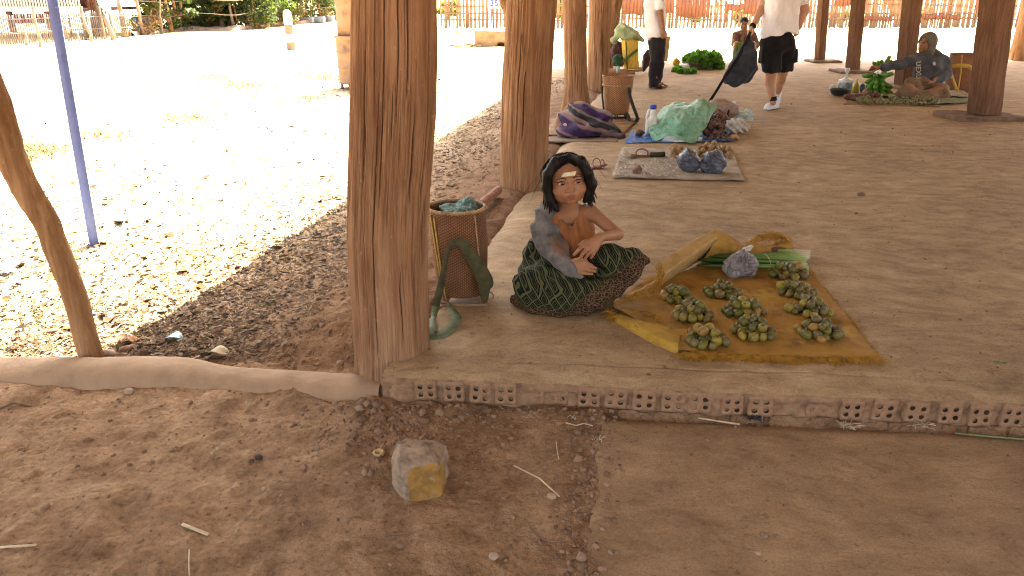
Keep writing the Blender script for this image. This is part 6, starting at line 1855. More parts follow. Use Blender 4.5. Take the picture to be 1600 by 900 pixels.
for (x0, y0, x1, y1, x2, y2, w_) in ((1118, 168, 1130, 169, 1142, 171, .10), (1136, 168, 1146, 163, 1150, 161, .07)):
    put("torn_film", ribbon([P(x0, y0, c.y + .15), P(x1, y1, c.y + .12), P(x2, y2, c.y + .1)], w_, (0, -1, .5), "torn_film", n=12), M_CLEAR, cb)
mb = MB(); mb.tube([tuple(P(1139, 172, c.y + .02)), tuple(P(1137, 180, c.y - .02)), tuple(P(1139, 189, c.y + .0))], .012, 6); put("dark_tie", mb.mesh("dark_tie"), simple("dark_tie", (.02, .02, .025), .1, 10), cb)
kn_ = thing("knotted_aqua_bag", W(1160, 196), "pale aqua plastic bag with looped knotted handles at the end of the tarpaulin", "bag")
c = W(1156, 194)
s = SDF((c.x - .25, c.y - .1, .14), (c.x + .3, c.y + .45, .5), .008); s.cap(P(1141, 188, c.y + .1), P(1158, 181, c.y + .08), .05, .045, .03).cap(P(1158, 181, c.y + .08), P(1166, 178, c.y + .08), .04, .05, .03)
s.warp(lambda x, y, z: .008 * np.sin(z * 90 + x * 20), .05); put("bag_body", s.mesh("bag_body"), M_AQUA, kn_)
for k, (dx, dy) in enumerate(((12, -6), (14, -1), (12, 4), (9, -8), (13, 7))):
    a = P(1163, 180, c.y + .06)
    e_ = P(1163 + dx, 180 + dy, c.y + .02 * k)
    sd_ = Vector((0, 0, .016)) + Vector((.005, .01, 0))
    put("handle_loop", ribbon([a, a.lerp(e_, .5) + sd_, e_ + sd_ * .5, e_ - sd_ * .6, a.lerp(e_, .5) - sd_ * 1.2, a], .022, (0, -1, .6), "handle_loop", n=22), M_AQUA, kn_)
kn2 = thing("crumpled_net_bag", W(1145, 212), "crumpled whitish net bag lying on the tarpaulin's end", "bag")
c = W(1147, 212); s = SDF((c.x - .2, c.y - .12, .14), (c.x + .25, c.y + .3, .4), .008); s.ell((c.x, c.y + .07, .23), (.085, .09, .075)).cap((c.x + .06, c.y + .1, .25), (c.x + .14, c.y + .12, .20), .05, .04, .03)
s.warp(lambda x, y, z: .010 * np.sin((x + z * 1.3) * 80), .05).rough(.03, 14, 3); s.cut_below(.16); put("bag_body", s.mesh("bag_body"), simple("grey_white_net", (.45, .42, .37), .3, 40, .7, .5), kn2)
c = W(1150, 220); s = SDF((c.x - .12, c.y - .12, .14), (c.x + .12, c.y + .2, .3), .007); s.ell((c.x, c.y + .04, .18), (.045, .05, .03)).rough(.02, 20, 3)
solo("dried_root", s.mesh("dried_root"), simple("orange_root", (.40, .22, .09), .3, 30, .8, .4), "small orange-brown root by the corner of the blue tarpaulin", "root")
# water jug
c = W(1017, 210, .165); Yj = c.y + .02
jg = thing("plastic_jug", (c.x, Yj, .165), "milky plastic jug with a blue cap and moulded handle behind the tarpaulin", "jug")
M_JUG = simple("milky_plastic", (0.62, 0.62, 0.56), .05, 4, .35, .0, spec=.5)
pm = ppm(190, Yj); w_ = 17 / pm / 2; z1 = P(1017, 182, Yj).z; z2 = P(1017, 171, Yj).z; z3 = P(1017, 163, Yj).z
s = SDF((c.x - w_ * 1.5, Yj - w_ * 1.6, .15), (c.x + w_ * 1.6, Yj + w_ * 1.6, z3 + .05), .006)
s.bx((c.x, Yj, (.165 + z1) / 2), (w_, w_, (z1 - .165) / 2), None, .02).cap((c.x + w_ * .1, Yj, z1 - .01), (c.x + w_ * .2, Yj, z2 + .01), w_ * .8, .026, .02)
s.ell((c.x - w_ * .62, Yj, (z1 + z2) / 2 - .04), (.016, w_ * 2, .035), k=.008, op='s')
put("jug_body", s.mesh("jug_body"), M_JUG, jg)
mb = MB(); mb.tube([(c.x - w_ * .86, Yj, z1 - .06), (c.x - w_ * .88, Yj, z1 + .0), (c.x - w_ * .6, Yj, z2 - .01), (c.x - w_ * .1, Yj, z2 + .0)], .014, 8); put("handle", mb.mesh("handle"), M_JUG, jg)
mb = MB(); mb.lathe((c.x + w_ * .2, Yj, 0), [(.032, z2 + .005), (.032, z2 + .045), (.028, z2 + .048)], 16, True, True); put("cap", mb.mesh("cap"), simple("blue_cap", (.03, .06, .35), .1, 5, .4, 0), jg)
s, c, rx, rz = blob("s", 1000, 213, 14, 10, None, "", "", z0=.165, res=.005); s.rough(.015, 25, 4); solo("brown_root", s.mesh("brown_root"), M_DNUT, "small brown lump between the jug and the tarpaulin edge", "root")

# ---- purple cloth bundle on brown mats
def mat_sheet(name, corners, mat, label, cat, z=.156, thick=.008, amp=.01, seed=1):
    cs_ = [W(*q_, .15) for q_ in corners]
    uu, vv = np.meshgrid(np.linspace(0, 1, 36), np.linspace(0, 1, 20)); a, b, c, d = [np.array(q_) for q_ in cs_]
    Q = (1 - uu)[..., None] * ((1 - vv)[..., None] * a + vv[..., None] * d) + uu[..., None] * ((1 - vv)[..., None] * b + vv[..., None] * c)
    Q[..., 0] += .03 * fbm(uu * 3, vv * 7, seed=seed); Q[..., 1] += .03 * fbm(uu * 7, vv * 3, seed=seed + 1)
    Q[..., 2] = z + amp * np.abs(fbm(Q[..., 0] * 6, Q[..., 1] * 6, seed=seed + 2))
    me = grid_mesh(name, Q[..., 0], Q[..., 1], Q[..., 2]); o = solo(name, me, mat, label, cat); o.modifiers.new("t", 'SOLIDIFY').thickness = thick
    return o
M_BMAT = simple("brown_reed_mat", (0.22, 0.115, 0.05), .3, 8, .85, .5, 40, .004, spots=((.42, .25, .07), 5, .55), stretch=(1, 3, 1))
mat_sheet("reed_mat", [(852, 222), (966, 222), (972, 206), (858, 206)], simple("grey_plank_mat", (.22, .15, .10), .3, 8, .85, .5, 40, .004, stretch=(1, 4, 1)), "greyish reed mat under the near side of the purple bundle", "mat", .154, .014)
mat_sheet("reed_mat", [(852, 214), (975, 212), (1000, 186), (862, 188)], M_BMAT, "orange-brown woven mat spread behind and under the purple bundle", "mat", .166)
def stripes_mat():
    t = NT("purple_striped_cloth"); v = t.co((1, 1, 1), warp=.10, wscale=3)
    sep = t.n.new("ShaderNodeSeparateXYZ"); t.link(v, sep.inputs[0])
    f = t.math('ADD', t.math('MULTIPLY', sep.outputs[2], 1.0), t.math('ADD', t.math('MULTIPLY', sep.outputs[0], .32), t.math('MULTIPLY', sep.outputs[1], -.10)))
    f = t.math('FRACT', t.math('MULTIPLY', f, 3.4))
    r = t.ramp(f, [(0, (.026, .011, .045)), (.2, (.038, .016, .065)), (.24, (.20, .12, .11)), (.34, (.22, .14, .12)), (.38, (.018, .016, .02)), (.52, (.018, .016, .02)), (.56, (.22, .15, .13)), (.62, (.026, .011, .05)), (.8, (.04, .017, .07)), (.85, (.20, .12, .10)), (.93, (.04, .016, .07))])
    return t.out(r, .85, t.bump(t.noise(t.co((1, 1, .4), warp=.1), 16, 5, .6).outputs[0], .7, .02), spec=.15, sheen=.1)
pb_ = thing("cloth_bundle", W(915, 212), "big bundle wrapped in purple, grey and black striped cloth on the reed mats", "bundle")
Yb_ = 8.0
p = lambda x, y, dy=0.: P(x, y, Yb_ + dy)
s = SDF((.35, 7.3, .14), (1.35, 8.8, .75), .010)
s.ell(p(900, 192), (.19, .24, .20), k=.05).ell(p(925, 196), (.22, .26, .16), k=.06).ell(p(945, 204, -.05), (.15, .2, .10), k=.06).ell(p(905, 205, -.2), (.2, .16, .09), k=.05)
s.warp(lambda x, y, z: .016 * np.sin((z * 1.0 + x * .5) * 42 + 1.5 * np.sin(x * 9)), .07).rough(.045, 5, 3, 3); s.cut_below(.17)
put("striped_cloth", s.mesh("striped_cloth"), stripes_mat(), pb_)
s = SDF((.35, 7.3, .14), (1.45, 8.9, .8), .010)
s.chain([p(884, 180, .1), p(893, 172, .12), p(908, 169, .1), p(925, 176, .0), p(948, 188, -.1)], [.03, .055, .065, .055, .045], .04).rough(.02, 8, 3)
put("brown_roll", s.mesh("brown_roll"), cloth("brown_cloth_roll", (.30, .17, .08), .3, 8), pb_)
s = SDF((.35, 7.2, .14), (1.3, 8.5, .6), .010)
s.ell(p(888, 199, -.16), (.07, .08, .07)).chain([p(874, 178, -.02), p(872, 196, -.1), p(876, 212, -.2)], [.02, .04, .03], .04).ell(p(896, 212, -.28), (.05, .05, .035), k=.03).rough(.02, 9, 3)
put("buff_cloth", s.mesh("buff_cloth"), cloth("buff_cloth", (.36, .22, .13), .3, 8), pb_)
M_BROWNG = cloth("dark_rag", (.10, .06, .07), .3, 8)
s, c, rx, rz = blob("s", 957, 216, 34, 8, None, "", "", z0=.16, depth=.6, res=.008); s.rough(.04, 12, 3)
solo("dark_rag", s.mesh("dark_rag"), M_BROWNG, "dark trailing rag at the foot of the purple bundle", "rag")
# ---- plain tan basket behind it
def basket(name, px_l, px_r, py_top, bx_l, bx_r, py_bot, Y, mat, label, cat="basket", rim=True, inner=True, z0=.15):
    a, b = P(px_l, py_top, Y), P(px_r, py_top, Y); c, d = P(bx_l, py_bot, Y), P(bx_r, py_bot, Y)
    rt, rb = (b.x - a.x) / 2, (d.x - c.x) / 2; ct, cb_ = (a + b) / 2, (c + d) / 2
    th = thing(name, (cb_.x, Y, z0), label, cat)
    V = []; n = 36; m = 14; lev = [(j / m, 1) for j in range(m + 1)] + [(j / m, .93) for j in range(m, -1, -1)]
    for (q_, kf) in lev:
        z = cb_.z + (ct.z - cb_.z) * q_; r = (rb + (rt - rb) * q_ ** .9) * kf; x = cb_.x + (ct.x - cb_.x) * q_
        if kf < 1 and q_ == 0: z += .01
        for k in range(n): an = 2 * math.pi * k / n; V.append((x + r * math.cos(an), Y + r * .92 * math.sin(an), z))
    F = [(i_ * n + k, i_ * n + (k + 1) % n, (i_ + 1) * n + (k + 1) % n, (i_ + 1) * n + k) for i_ in range(len(lev) - 1) for k in range(n)] + [tuple(range(n - 1, -1, -1)), tuple((len(lev) - 1) * n + k for k in range(n))]
    put("basket_body", mesh_np("basket_body", V, F), mat, th)
    if rim:
        mb = MB(); mb.tube([(ct.x + rt * math.cos(t), Y + rt * .92 * math.sin(t), ct.z) for t in np.linspace(0, 6.2832, 37)], rt * .035, 6, caps=False); put("rim", mb.mesh("rim"), mat, th)
    return th, ct, cb_, rt, rb
Yt = 8.95
MB1 = weave_mat("tan_weave", (0.42, 0.22, 0.10), (0.30, 0.145, 0.062), 1.2, Yt, 60, 90, .35)
bt, ct, cb_, rt, rb = basket("tall_basket", 941.5, 991, 118, 945, 981, 178, Yt, MB1, "tall plain tan basket with dark straps behind the purple bundle")
zc_ = P(965, 135, Yt - rt).z
mb = MB(); q_ = (zc_ - cb_.z) / (ct.z - cb_.z); rr = rb + (rt - rb) * q_; xx = cb_.x + (ct.x - cb_.x) * q_
mb.tube([(xx + (rr + .005) * math.cos(t), Yt + .92 * (rr + .005) * math.sin(t), zc_) for t in np.linspace(0, 6.2832, 37)], .006, 5, caps=False); put("pale_cord", mb.mesh("pale_cord"), M_RIM, bt)
M_DSTR = simple("dark_strap", (.03, .032, .02), .2, 20, .8, .2)
put("strap", ribbon([P(983, 137, Yt - .14), P(984, 150, Yt - .2), P(990, 168, Yt - .24), P(997, 186, Yt - .28), P(992, 192, Yt - .3), P(984, 192, Yt - .3), P(982, 180, Yt - .24), P(978, 176, Yt - .2)], .035, (0, -1, .2), n=34), M_DSTR, bt)
put("strap", ribbon([P(941.5, 135, Yt - .10), P(941, 150, Yt - .16), P(943, 168, Yt - .18), P(944, 178, Yt - .15)], .02, (0, -1, .2), n=16), M_DSTR, bt)
for k in range(6):
    a_ = k * math.pi / 3 + .3; mb = MB(); mb.tube([(cb_.x + rb * 1.05 * math.cos(a_), Yt + rb * math.sin(a_), .15), (cb_.x + rb * .85 * math.cos(a_), Yt + rb * .8 * math.sin(a_), cb_.z + .02)], .010, 6); put("leg", mb.mesh("leg"), M_DSTR, bt)
mb = MB(); mb.tube([(cb_.x + rb * 1.0 * math.cos(t), Yt + rb * .92 * math.sin(t), cb_.z - .02) for t in np.linspace(0, 6.2832, 25)], .010, 5, caps=False); put("foot_ring", mb.mesh("foot_ring"), M_DSTR, bt)

# ---- yellow basket under a green sack
Yy = 14.2
MYB = simple("yellow_basket_weave", (0.55, 0.37, 0.055), .2, 8, .6, .4, 30, .004, stretch=(4, 4, 1))
yb2, ct, cb_, rt, rb = basket("yellow_basket", 970.5, 998, 62, 974.5, 998, 107, Yy, MYB, "tall yellow basket topped with a green sack, behind the standing man")
mb = MB(); mb.tube([tuple(P(978, 64, Yy - rt - .01)), tuple(P(980, 108, Yy - rb - .012))], .012, 6); put("dark_stave", mb.mesh("dark_stave"), M_STRAP, yb2)
put("strap", ribbon([P(996, 78, Yy - .12), P(988, 84, Yy - .22), P(980, 90, Yy - .23), P(973, 96, Yy - .22), P(971, 104, Yy - .18)], .045, (0, -1, .2), n=16), simple("green_strap", (.075, .11, .03), .2, 20), yb2)
c = ct
s = SDF((c.x - .45, Yy - .35, c.z - .12), (c.x + .42, Yy + .35, c.z + .42), .011)
pz = lambda x, y, dy=0.: P(x, y, Yy + dy)
s.ell(pz(983, 54), (.21, .18, .12), k=.05).ell(pz(975, 48), (.16, .15, .13), k=.05).chain([pz(990, 56), pz(1003, 62)], [.08, .03], .05).chain([pz(965, 56), pz(959, 64)], [.08, .05], .05).chain([pz(968, 44), pz(975, 39)], [.06, .03], .05)
s.warp(lambda x, y, z: .013 * np.sin((x * .7 + z) * 34), .06).rough(.045, 6, 13, 4)
solo("green_sack", s.mesh("green_sack"), simple("faded_green_sack", (.27, .32, .17), .25, 6, .7, .5, 26, .012), "crumpled faded green sack heaped on the yellow basket", "sack")
s = SDF((c.x - .6, Yy - .4, .14), (c.x - .05, Yy + .2, .6), .010); s.ell(pz(966, 95, -.12), (.10, .10, .11)).ell(pz(963, 89, -.1), (.06, .08, .05), k=.03).rough(.03, 9, 3)
solo("green_bag", s.mesh("green_bag"), simple("dark_green_cloth", (.025, .055, .022), .4, 9, .8, .4), "small dark green bag leaning on the yellow basket", "bag")
mb = MB(); mb.tube([tuple(pz(966, 104, -.2)), tuple(pz(965, 113, -.25))], .03, 8); solo("green_bottle", mb.mesh("green_bottle"), simple("pale_green_tube", (.25, .38, .27), .1, 8, .5, 0), "pale green short tube in front of the dark green bag", "tube")
s = SDF((c.x - .55, Yy - .2, .3), (c.x - .1, Yy + .5, .9), .012); s.ell(pz(965, 78, .15), (.12, .14, .17)).rough(.05, 9, 3); solo("dark_sack", s.mesh("dark_sack"), cloth("dark_red_brown_sack", (.07, .03, .03), .5, 12), "dark reddish sack squeezed between the pillar and the yellow basket", "sack")
a, b = W(938, 111, .19), W(992, 113, .19)
solo("short_log", bark_tube([a, a.lerp(b, .5), b], [.05, .05, .045], 18, 14, .08, 3), simple("orange_log", (.30, .15, .08), .3, 12, .8, .3), "orange-brown log lying in front of the yellow basket", "log")
for k, (x, y, w2, h2, lb) in enumerate(((998, 111, 12, 6, "flat grey stone beside the yellow basket"), (1004, 110, 9, 6, "tan stone near the standing man's trousers"), (993, 112, 10, 4, "low brown stone touching the log's end"))):
    s, c, rx, rz = blob("s", x, y, w2, h2, None, "", "", z0=.152, res=.007); s.rough(.02, 12, k); solo("stone", s.mesh("stone"), M_STONE, lb, "stone")
s = SDF((2.35, 13.9, .14), (3.2, 14.9, .75), .012); q5 = lambda x, y: P(x, y, 14.4)
s.chain([q5(1015, 86), q5(1008, 96), q5(1004, 106)], [.10, .09, .06], .05).rough(.03, 8, 3)
solo("dark_bundle", s.mesh("dark_bundle"), cloth("dark_brown_bundle", (.05, .03, .03), .4, 12), "dark slumped bundle half hidden behind the standing man's legs", "bundle")
basket("small_basket", 1030, 1047.5, 57, 1032, 1043, 95, 15.4, simple("straw_basket", (.48, .34, .13), .2, 10, .7, .4, 30, .004), "narrow straw-coloured basket standing behind the standing man")
# ---- metal basin heaped with greens
M_TIN = simple("dull_tin", (0.22, 0.19, 0.15), .25, 10, .45, .2, 30, .003, metal=.5)
Yv = W(1092, 109).y + .25
vb = thing("tin_basin", (P(1092, 105, Yv).x, Yv, .15), "shallow dull tin basin on the platform heaped with leafy greens", "basin")
c = P(1092, 105, Yv); rr = 27 / ppm(100, Yv)
mb = MB(); mb.lathe((c.x, Yv, .152), [(rr * .6, 0), (rr * .85, .03), (rr * 1.0, .12), (rr * 1.05, .13), (rr * .95, .12), (rr * .8, .045), (0, .04)], 32); put("basin_bowl", mb.mesh("basin_bowl"), M_TIN, vb)
M_VEG = leaf_mat("fresh_greens", (0.08, 0.20, 0.025), (0.03, 0.085, 0.012), (0.15, 0.35, 0.03))
cs = [(c.x + rng.uniform(-1, 1.15) * rr * .85, Yv + rng.uniform(-.7, .7) * rr, .28 + rng.uniform(0, .12)) for _ in range(16)] + [(c.x + rr * 1.05, Yv - .1, .2), (c.x + rr * 1.15, Yv, .22)]
solo("leafy_greens", leaves(cs, [rng.uniform(.09, .16) for _ in cs], 2600, .05, 91, .6), M_VEG, "heap of fresh leafy greens filling the tin basin", "vegetables")
s, c, rx, rz = blob("s", 1057, 104, 11, 13, None, "", "", z0=.152, res=.008); s.rough(.02, 12, 3)
solo("yellow_gourd", s.mesh("yellow_gourd"), simple("yellow_gourd", (.52, .30, .03), .2, 12, .5, 0), "yellow gourd-like bundle beside the white cloth and greens", "gourd")
s, c, rx, rz = blob("s", 1072, 109, 16, 9, None, "", "", z0=.152, res=.008); s.rough(.05, 9, 6)
solo("white_cloth", s.mesh("white_cloth"), plastic("white_film", (.6, .62, .62), (.66, .68, .68)), "small crumpled white plastic in front of the tin basin", "cloth")
cs = [tuple(W(x, y, .18)) for x, y in ((1056, 110), (1064, 112), (1075, 113), (1083, 112), (1060, 107))]
solo("leafy_greens", leaves(cs, [.07] * 5, 500, .04, 92, .6), M_VEG, "scatter of green leaves on the ground before the tin basin", "vegetables", kind="stuff")
# greens held by the squatting man's knees
cs = [tuple(P(x, y, 16.45)) for x, y in ((1158, 72), (1156, 78), (1160, 80), (1155, 84), (1153, 88))]
solo("leafy_greens", leaves(cs, [.09] * 5, 700, .05, 93, .5), M_VEG, "bunch of greens held between the squatting man's knees", "vegetables")

# ---- right-hand stall with bananas
mat_sheet("woven_mat", [(1318, 163), (1470, 168), (1452, 150), (1330, 148)], simple("leaf_strewn_mat", (.23, .15, .08), .3, 12, .85, .5, 40, .004, c2=(.12, .07, .04)), "worn brown mat under small fruit before the hooded woman", "mat", .155, .01)
mat_sheet("banana_leaf_sheet", [(1432, 166), (1518, 162), (1508, 147), (1440, 148)], simple("green_grey_sack", (.20, .20, .11), .3, 6, .8, .5, 26, .01), "dull green sheet lying under the hooded woman's side", "sheet", .168, .008, .03)
mat_sheet("pale_sack", [(1470, 156), (1512, 156), (1505, 146), (1476, 146)], simple("pale_sackcloth", (.40, .34, .25), .2, 8, .8, .4), "pale sackcloth scrap by the foot of the big brown basket", "sack", .19, .008, .03, 8)
mat_sheet("folded_leaf", [(1362, 153), (1402, 155), (1392, 145), (1366, 144)], simple("faded_leaf", (.30, .29, .15), .2, 10, .7, .3), "faded broad leaf folded flat before the bananas", "leaf", .185, .006, .03, 9)
M_GNUT = simple("greenish_small_fruit", (0.20, 0.19, 0.075), .3, 60, .5, .2, c2=(.10, .09, .04)); GN = ball_mesh("small_fruit", M_GNUT, 9, 6)
spots = [(1338 + 128 * (t := rn.random()), 157.0 + 5.5 * rn.random() + 2 * t) for _ in range(150)]
heap(GN, "small_fruit", spots, .019, .166, "small round greenish fruit in the row along the mat before the hooded woman", "fruit", "small fruit along the mat", 9)
M_TUB = simple("purple_brown_tuber", (.14, .065, .045), .3, 14, .7, .3)
for k, (x, y, w2, h2, lb) in enumerate(((1328, 155, 15, 7, "purple-brown tuber beside the dark bowl"), (1334, 158, 12, 6, "tuber second from the dark bowl"), (1343, 155, 17, 8, "pale-topped tuber in the middle of the tuber heap"), (1360, 153, 17, 9, "largest dark tuber in front of the bananas"), (1371, 152, 12, 7, "small dark tuber next to the folded leaf"))):
    s, c, rx, rz = blob("s", x, y, w2, h2, None, "", "", z0=.17, res=.007, depth=.6); s.rough(.03, 10, k); solo("tuber", s.mesh("tuber"), M_TUB, lb, "tuber")
c = W(1315, 151, .152); mb = MB(); r0 = 15 / ppm(148, c.y)
mb.lathe((c.x, c.y + .1, .152), [(r0 * .45, 0), (r0 * .8, .03), (r0, .09), (r0 * 1.04, .095), (r0 * .94, .088), (r0 * .7, .03), (0, .02)], 28)
solo("dark_bowl", mb.mesh("dark_bowl"), simple("dark_glazed_bowl", (.02, .028, .03), .2, 10, .3, 0, spec=.6), "dark round bowl at the corner of the fruit mat", "bowl")
s, c, rx, rz = blob("s", 1302, 141, 10, 9, None, "", "", z0=.2, res=.006); s.rough(.02, 14, 3); solo("white_packet", s.mesh("white_packet"), M_CLEAR, "small whitish packet in the dark bowl", "packet")
c = W(1324, 147, .152); tn = thing("bagged_tin", (c.x, c.y + .12, .152), "round tin inside a clear bag knotted high, beside the dark bowl", "tin")
r0 = 10.5 / ppm(140, c.y); mb = MB(); mb.lathe((c.x, c.y + .12, .152), [(r0 * .9, 0), (r0, .02), (r0, .13), (r0 * 1.02, .14), (r0 * 1.0, .16)], 24, True, True); put("tin_can", mb.mesh("tin_can"), simple("grey_blue_tin", (.17, .24, .27), .4, 12, .4, 0, spots=((.5, .5, .48), 14, .55)), tn)
mb = MB(); mb.lathe((c.x, c.y + .12, .152), [(r0 * 1.02, .16), (r0 * .98, .185), (r0 * .6, .20), (.02, .22), (.015, .27), (.035, .33), (.028, .35)], 20, False, True); put("bag_neck", mb.mesh("bag_neck"), M_CLEAR, tn)
c = W(1340, 145, .152); mb = MB(); mb.lathe((c.x, c.y + .08, .152), [(.045, 0), (.05, .02), (.048, .09), (.03, .13), (.013, .15), (.013, .18), (.012, .19)], 16, True, True)
solo("yellow_bottle", mb.mesh("yellow_bottle"), simple("yellow_oil_bottle", (.50, .40, .04), .1, 8, .25, 0, spec=.6), "small bottle of yellow oil between the tin and the bananas", "bottle")
s, c, rx, rz = blob("s", 1348, 144, 9, 13, None, "", "", z0=.17, res=.006); s.rough(.01, 14, 3); solo("grey_pouch", s.mesh("grey_pouch"), simple("grey_pouch", (.13, .15, .18), .2, 12, .6, .3), "grey pouch beside the yellow bottle", "pouch")
s, c, rx, rz = blob("s", 1353, 148, 9, 9, None, "", "", z0=.17, res=.006); s.rough(.01, 14, 3); solo("cut_root", s.mesh("cut_root"), simple("tan_cut_root", (.38, .24, .15), .2, 12, .6, .3), "tan cut root between the grey pouch and the bananas", "root")
# bananas
M_BAN = simple("green_banana_skin", (0.10, 0.24, 0.032), .3, 12, .35, .1, c2=(.045, .13, .018)); M_BST = simple("banana_stem", (.20, .22, .04), .3, 12, .6, .3)
Yn = 11.15
bnn = thing("banana_bunch", (P(1373, 146, Yn).x, Yn, .17), "big bunch of green bananas with its stem upright, under the woman's hand", "bananas")
st0, st1 = P(1376, 140, Yn + .05), P(1390, 87, Yn)
mb = MB(); mb.tube([tuple(st0), tuple(st0.lerp(st1, .5) + Vector((-.02, 0, 0))), tuple(st1)], [.04, .035, .028], 10); put("stem", mb.mesh("stem"), M_BST, bnn)
def ban(L, bend):
    pts = []; rr = []
    for j in range(8):
        t = j / 7; pts.append((L * t, 0, -bend * math.sin(t * 2.2) * L)); rr.append(.027 * min(1, .35 + t * 3) * (1 - max(0, (t - .82) / .18) ** 2 * .72))
    mb = MB(); mb.tube(pts, rr, 7); me = mb.mesh("banana"); me.materials.append(M_BAN); return me
BN = [ban(.165, .16), ban(.18, .22), ban(.155, .10)]
rb_ = random.Random(3)
for tier, (ty, rad, n, dn, up) in enumerate(((108, .04, 7, .0, 2.4), (108, .05, 8, .0, 1.3), (116, .05, 7, -.3, .1), (119, .08, 9, -.3, -.7), (125, .09, 9, -.5, -.5), (131, .09, 9, -.5, -.6), (137, .10, 9, -.7, -.4))):
    c = P(1373 + (8 if tier < 2 else 0) * (1 - tier * .3), ty, Yn + .03)
    for k in range(n):
        a_ = 2 * math.pi * k / n + tier * .7
        o = bpy.data.objects.new("banana", BN[rb_.randrange(3)]); COL.objects.link(o)
        d = Vector((math.cos(a_), math.sin(a_) * .8, up * .9 + rb_.uniform(-.15, .15))).normalized()
        z = Vector((0, 0, 1)); x_ = d; y_ = z.cross(x_).normalized(); z_2 = x_.cross(y_)
        M = Matrix((x_, y_, z_2)).transposed().to_4x4(); M.translation = c + Vector((math.cos(a_) * rad * .3, math.sin(a_) * rad * .3, 0)); 
        if M.translation.z < .19: M.translation.z = .19
        M = M @ Matrix.Scale(rb_.uniform(1.0, 1.22) * (1 if tier > 1 else .78), 4)
        o.parent = bnn; o.matrix_parent_inverse = Matrix.Translation(-bnn.location); o.matrix_basis = M
# big brown basket
Yk = 10.2
bb, ct, cb_, rt, rb = basket("big_basket", 1487, 1532, 84, 1475, 1536, 150, 11.6, simple("smooth_brown_basket", (.24, .115, .055), .25, 6, .6, .4, 40, .004, c2=(.16, .075, .035)), "large smooth brown basket with yellow straps behind the hooded woman")
M_YST = simple("yellow_strap", (.50, .33, .06), .2, 12, .7, .2)
yq = 11.6 - rt - .1
put("strap", ribbon([P(1487, 104, yq), P(1500, 102, yq - .04), P(1514, 103, yq - .05), P(1524, 112, yq - .03)], .055, (0, -1, .2), n=16), M_YST, bb)
put("strap", ribbon([P(1484, 108, yq + .02), P(1488, 122, yq - .06), P(1494, 138, yq - .08), P(1499, 150, yq - .1)], .045, (0, -1, .2), n=16), M_YST, bb)
put("strap", ribbon([P(1503, 86, yq + .02), P(1502, 110, yq - .04), P(1498, 135, yq - .08), P(1496, 149, yq - .1)], .016, (0, -1, .2), n=16), M_YST, bb)
# ================================================================== people
def skin_mat(name, c, c2):
    t = NT(name); v = t.co()
    n = t.noise(v, 14, 4, 0.6)
    col = t.ramp(n.outputs[0], [(0.3, c2), (0.65, c)])
    return t.out(col, 0.5, t.bump(t.noise(v, 160, 3, 0.6).outputs[0], 0.25, 0.001), spec=0.4, sss=0.12)
M_SKIN = skin_mat("child_skin", (0.35, 0.172, 0.090), (0.28, 0.130, 0.065))
M_SKIN2 = skin_mat("pale_skin", (0.52, 0.30, 0.20), (0.44, 0.235, 0.15))
M_SKIN3 = skin_mat("tanned_skin", (0.30, 0.145, 0.08), (0.23, 0.10, 0.055))
M_LIP = simple("lips", (0.24, 0.085, 0.055), 0.1, 30, 0.45, 0)
M_BROW = simple("eyebrow_hair", (0.055, 0.03, 0.02), 0.1, 30, 0.7, 0)
M_EYE = simple("eye_white", (0.62, 0.58, 0.52), 0.02, 5, 0.2, 0, spec=0.6)
M_IRIS = simple("dark_iris", (0.012, 0.008, 0.006), 0.1, 5, 0.12, 0, spec=0.6)
def hair_mat():
    t = NT("black_hair"); v = t.co((1, 1, 0.12))
    n = t.noise(v, 130, 4, 0.65)
    c = t.ramp(n.outputs[0], [(0.3, (0.002, 0.0018, 0.0018)), (0.7, (0.008, 0.006, 0.005))])
    return t.out(c, 0.55, t.bump(n.outputs[0], 0.8, 0.004), spec=0.25)
M_HAIR = hair_mat()
M_PATCH = simple("plaster_strip", (0.72, 0.66, 0.46), 0.15, 120, 0.8, 0.5, 300, 0.001)
def head_frame(o, pitch=0.0, yaw=0.0, roll=0.0, sc3=(1, 1, 1)):
    Rm = Euler((R(pitch), R(roll), R(yaw)), 'XYZ').to_matrix()
    o = Vector(o)
    def h(x, y, z): return o + Rm @ Vector((x * sc3[0], y * sc3[1], z * sc3[2]))
    return h, Rm, sc3
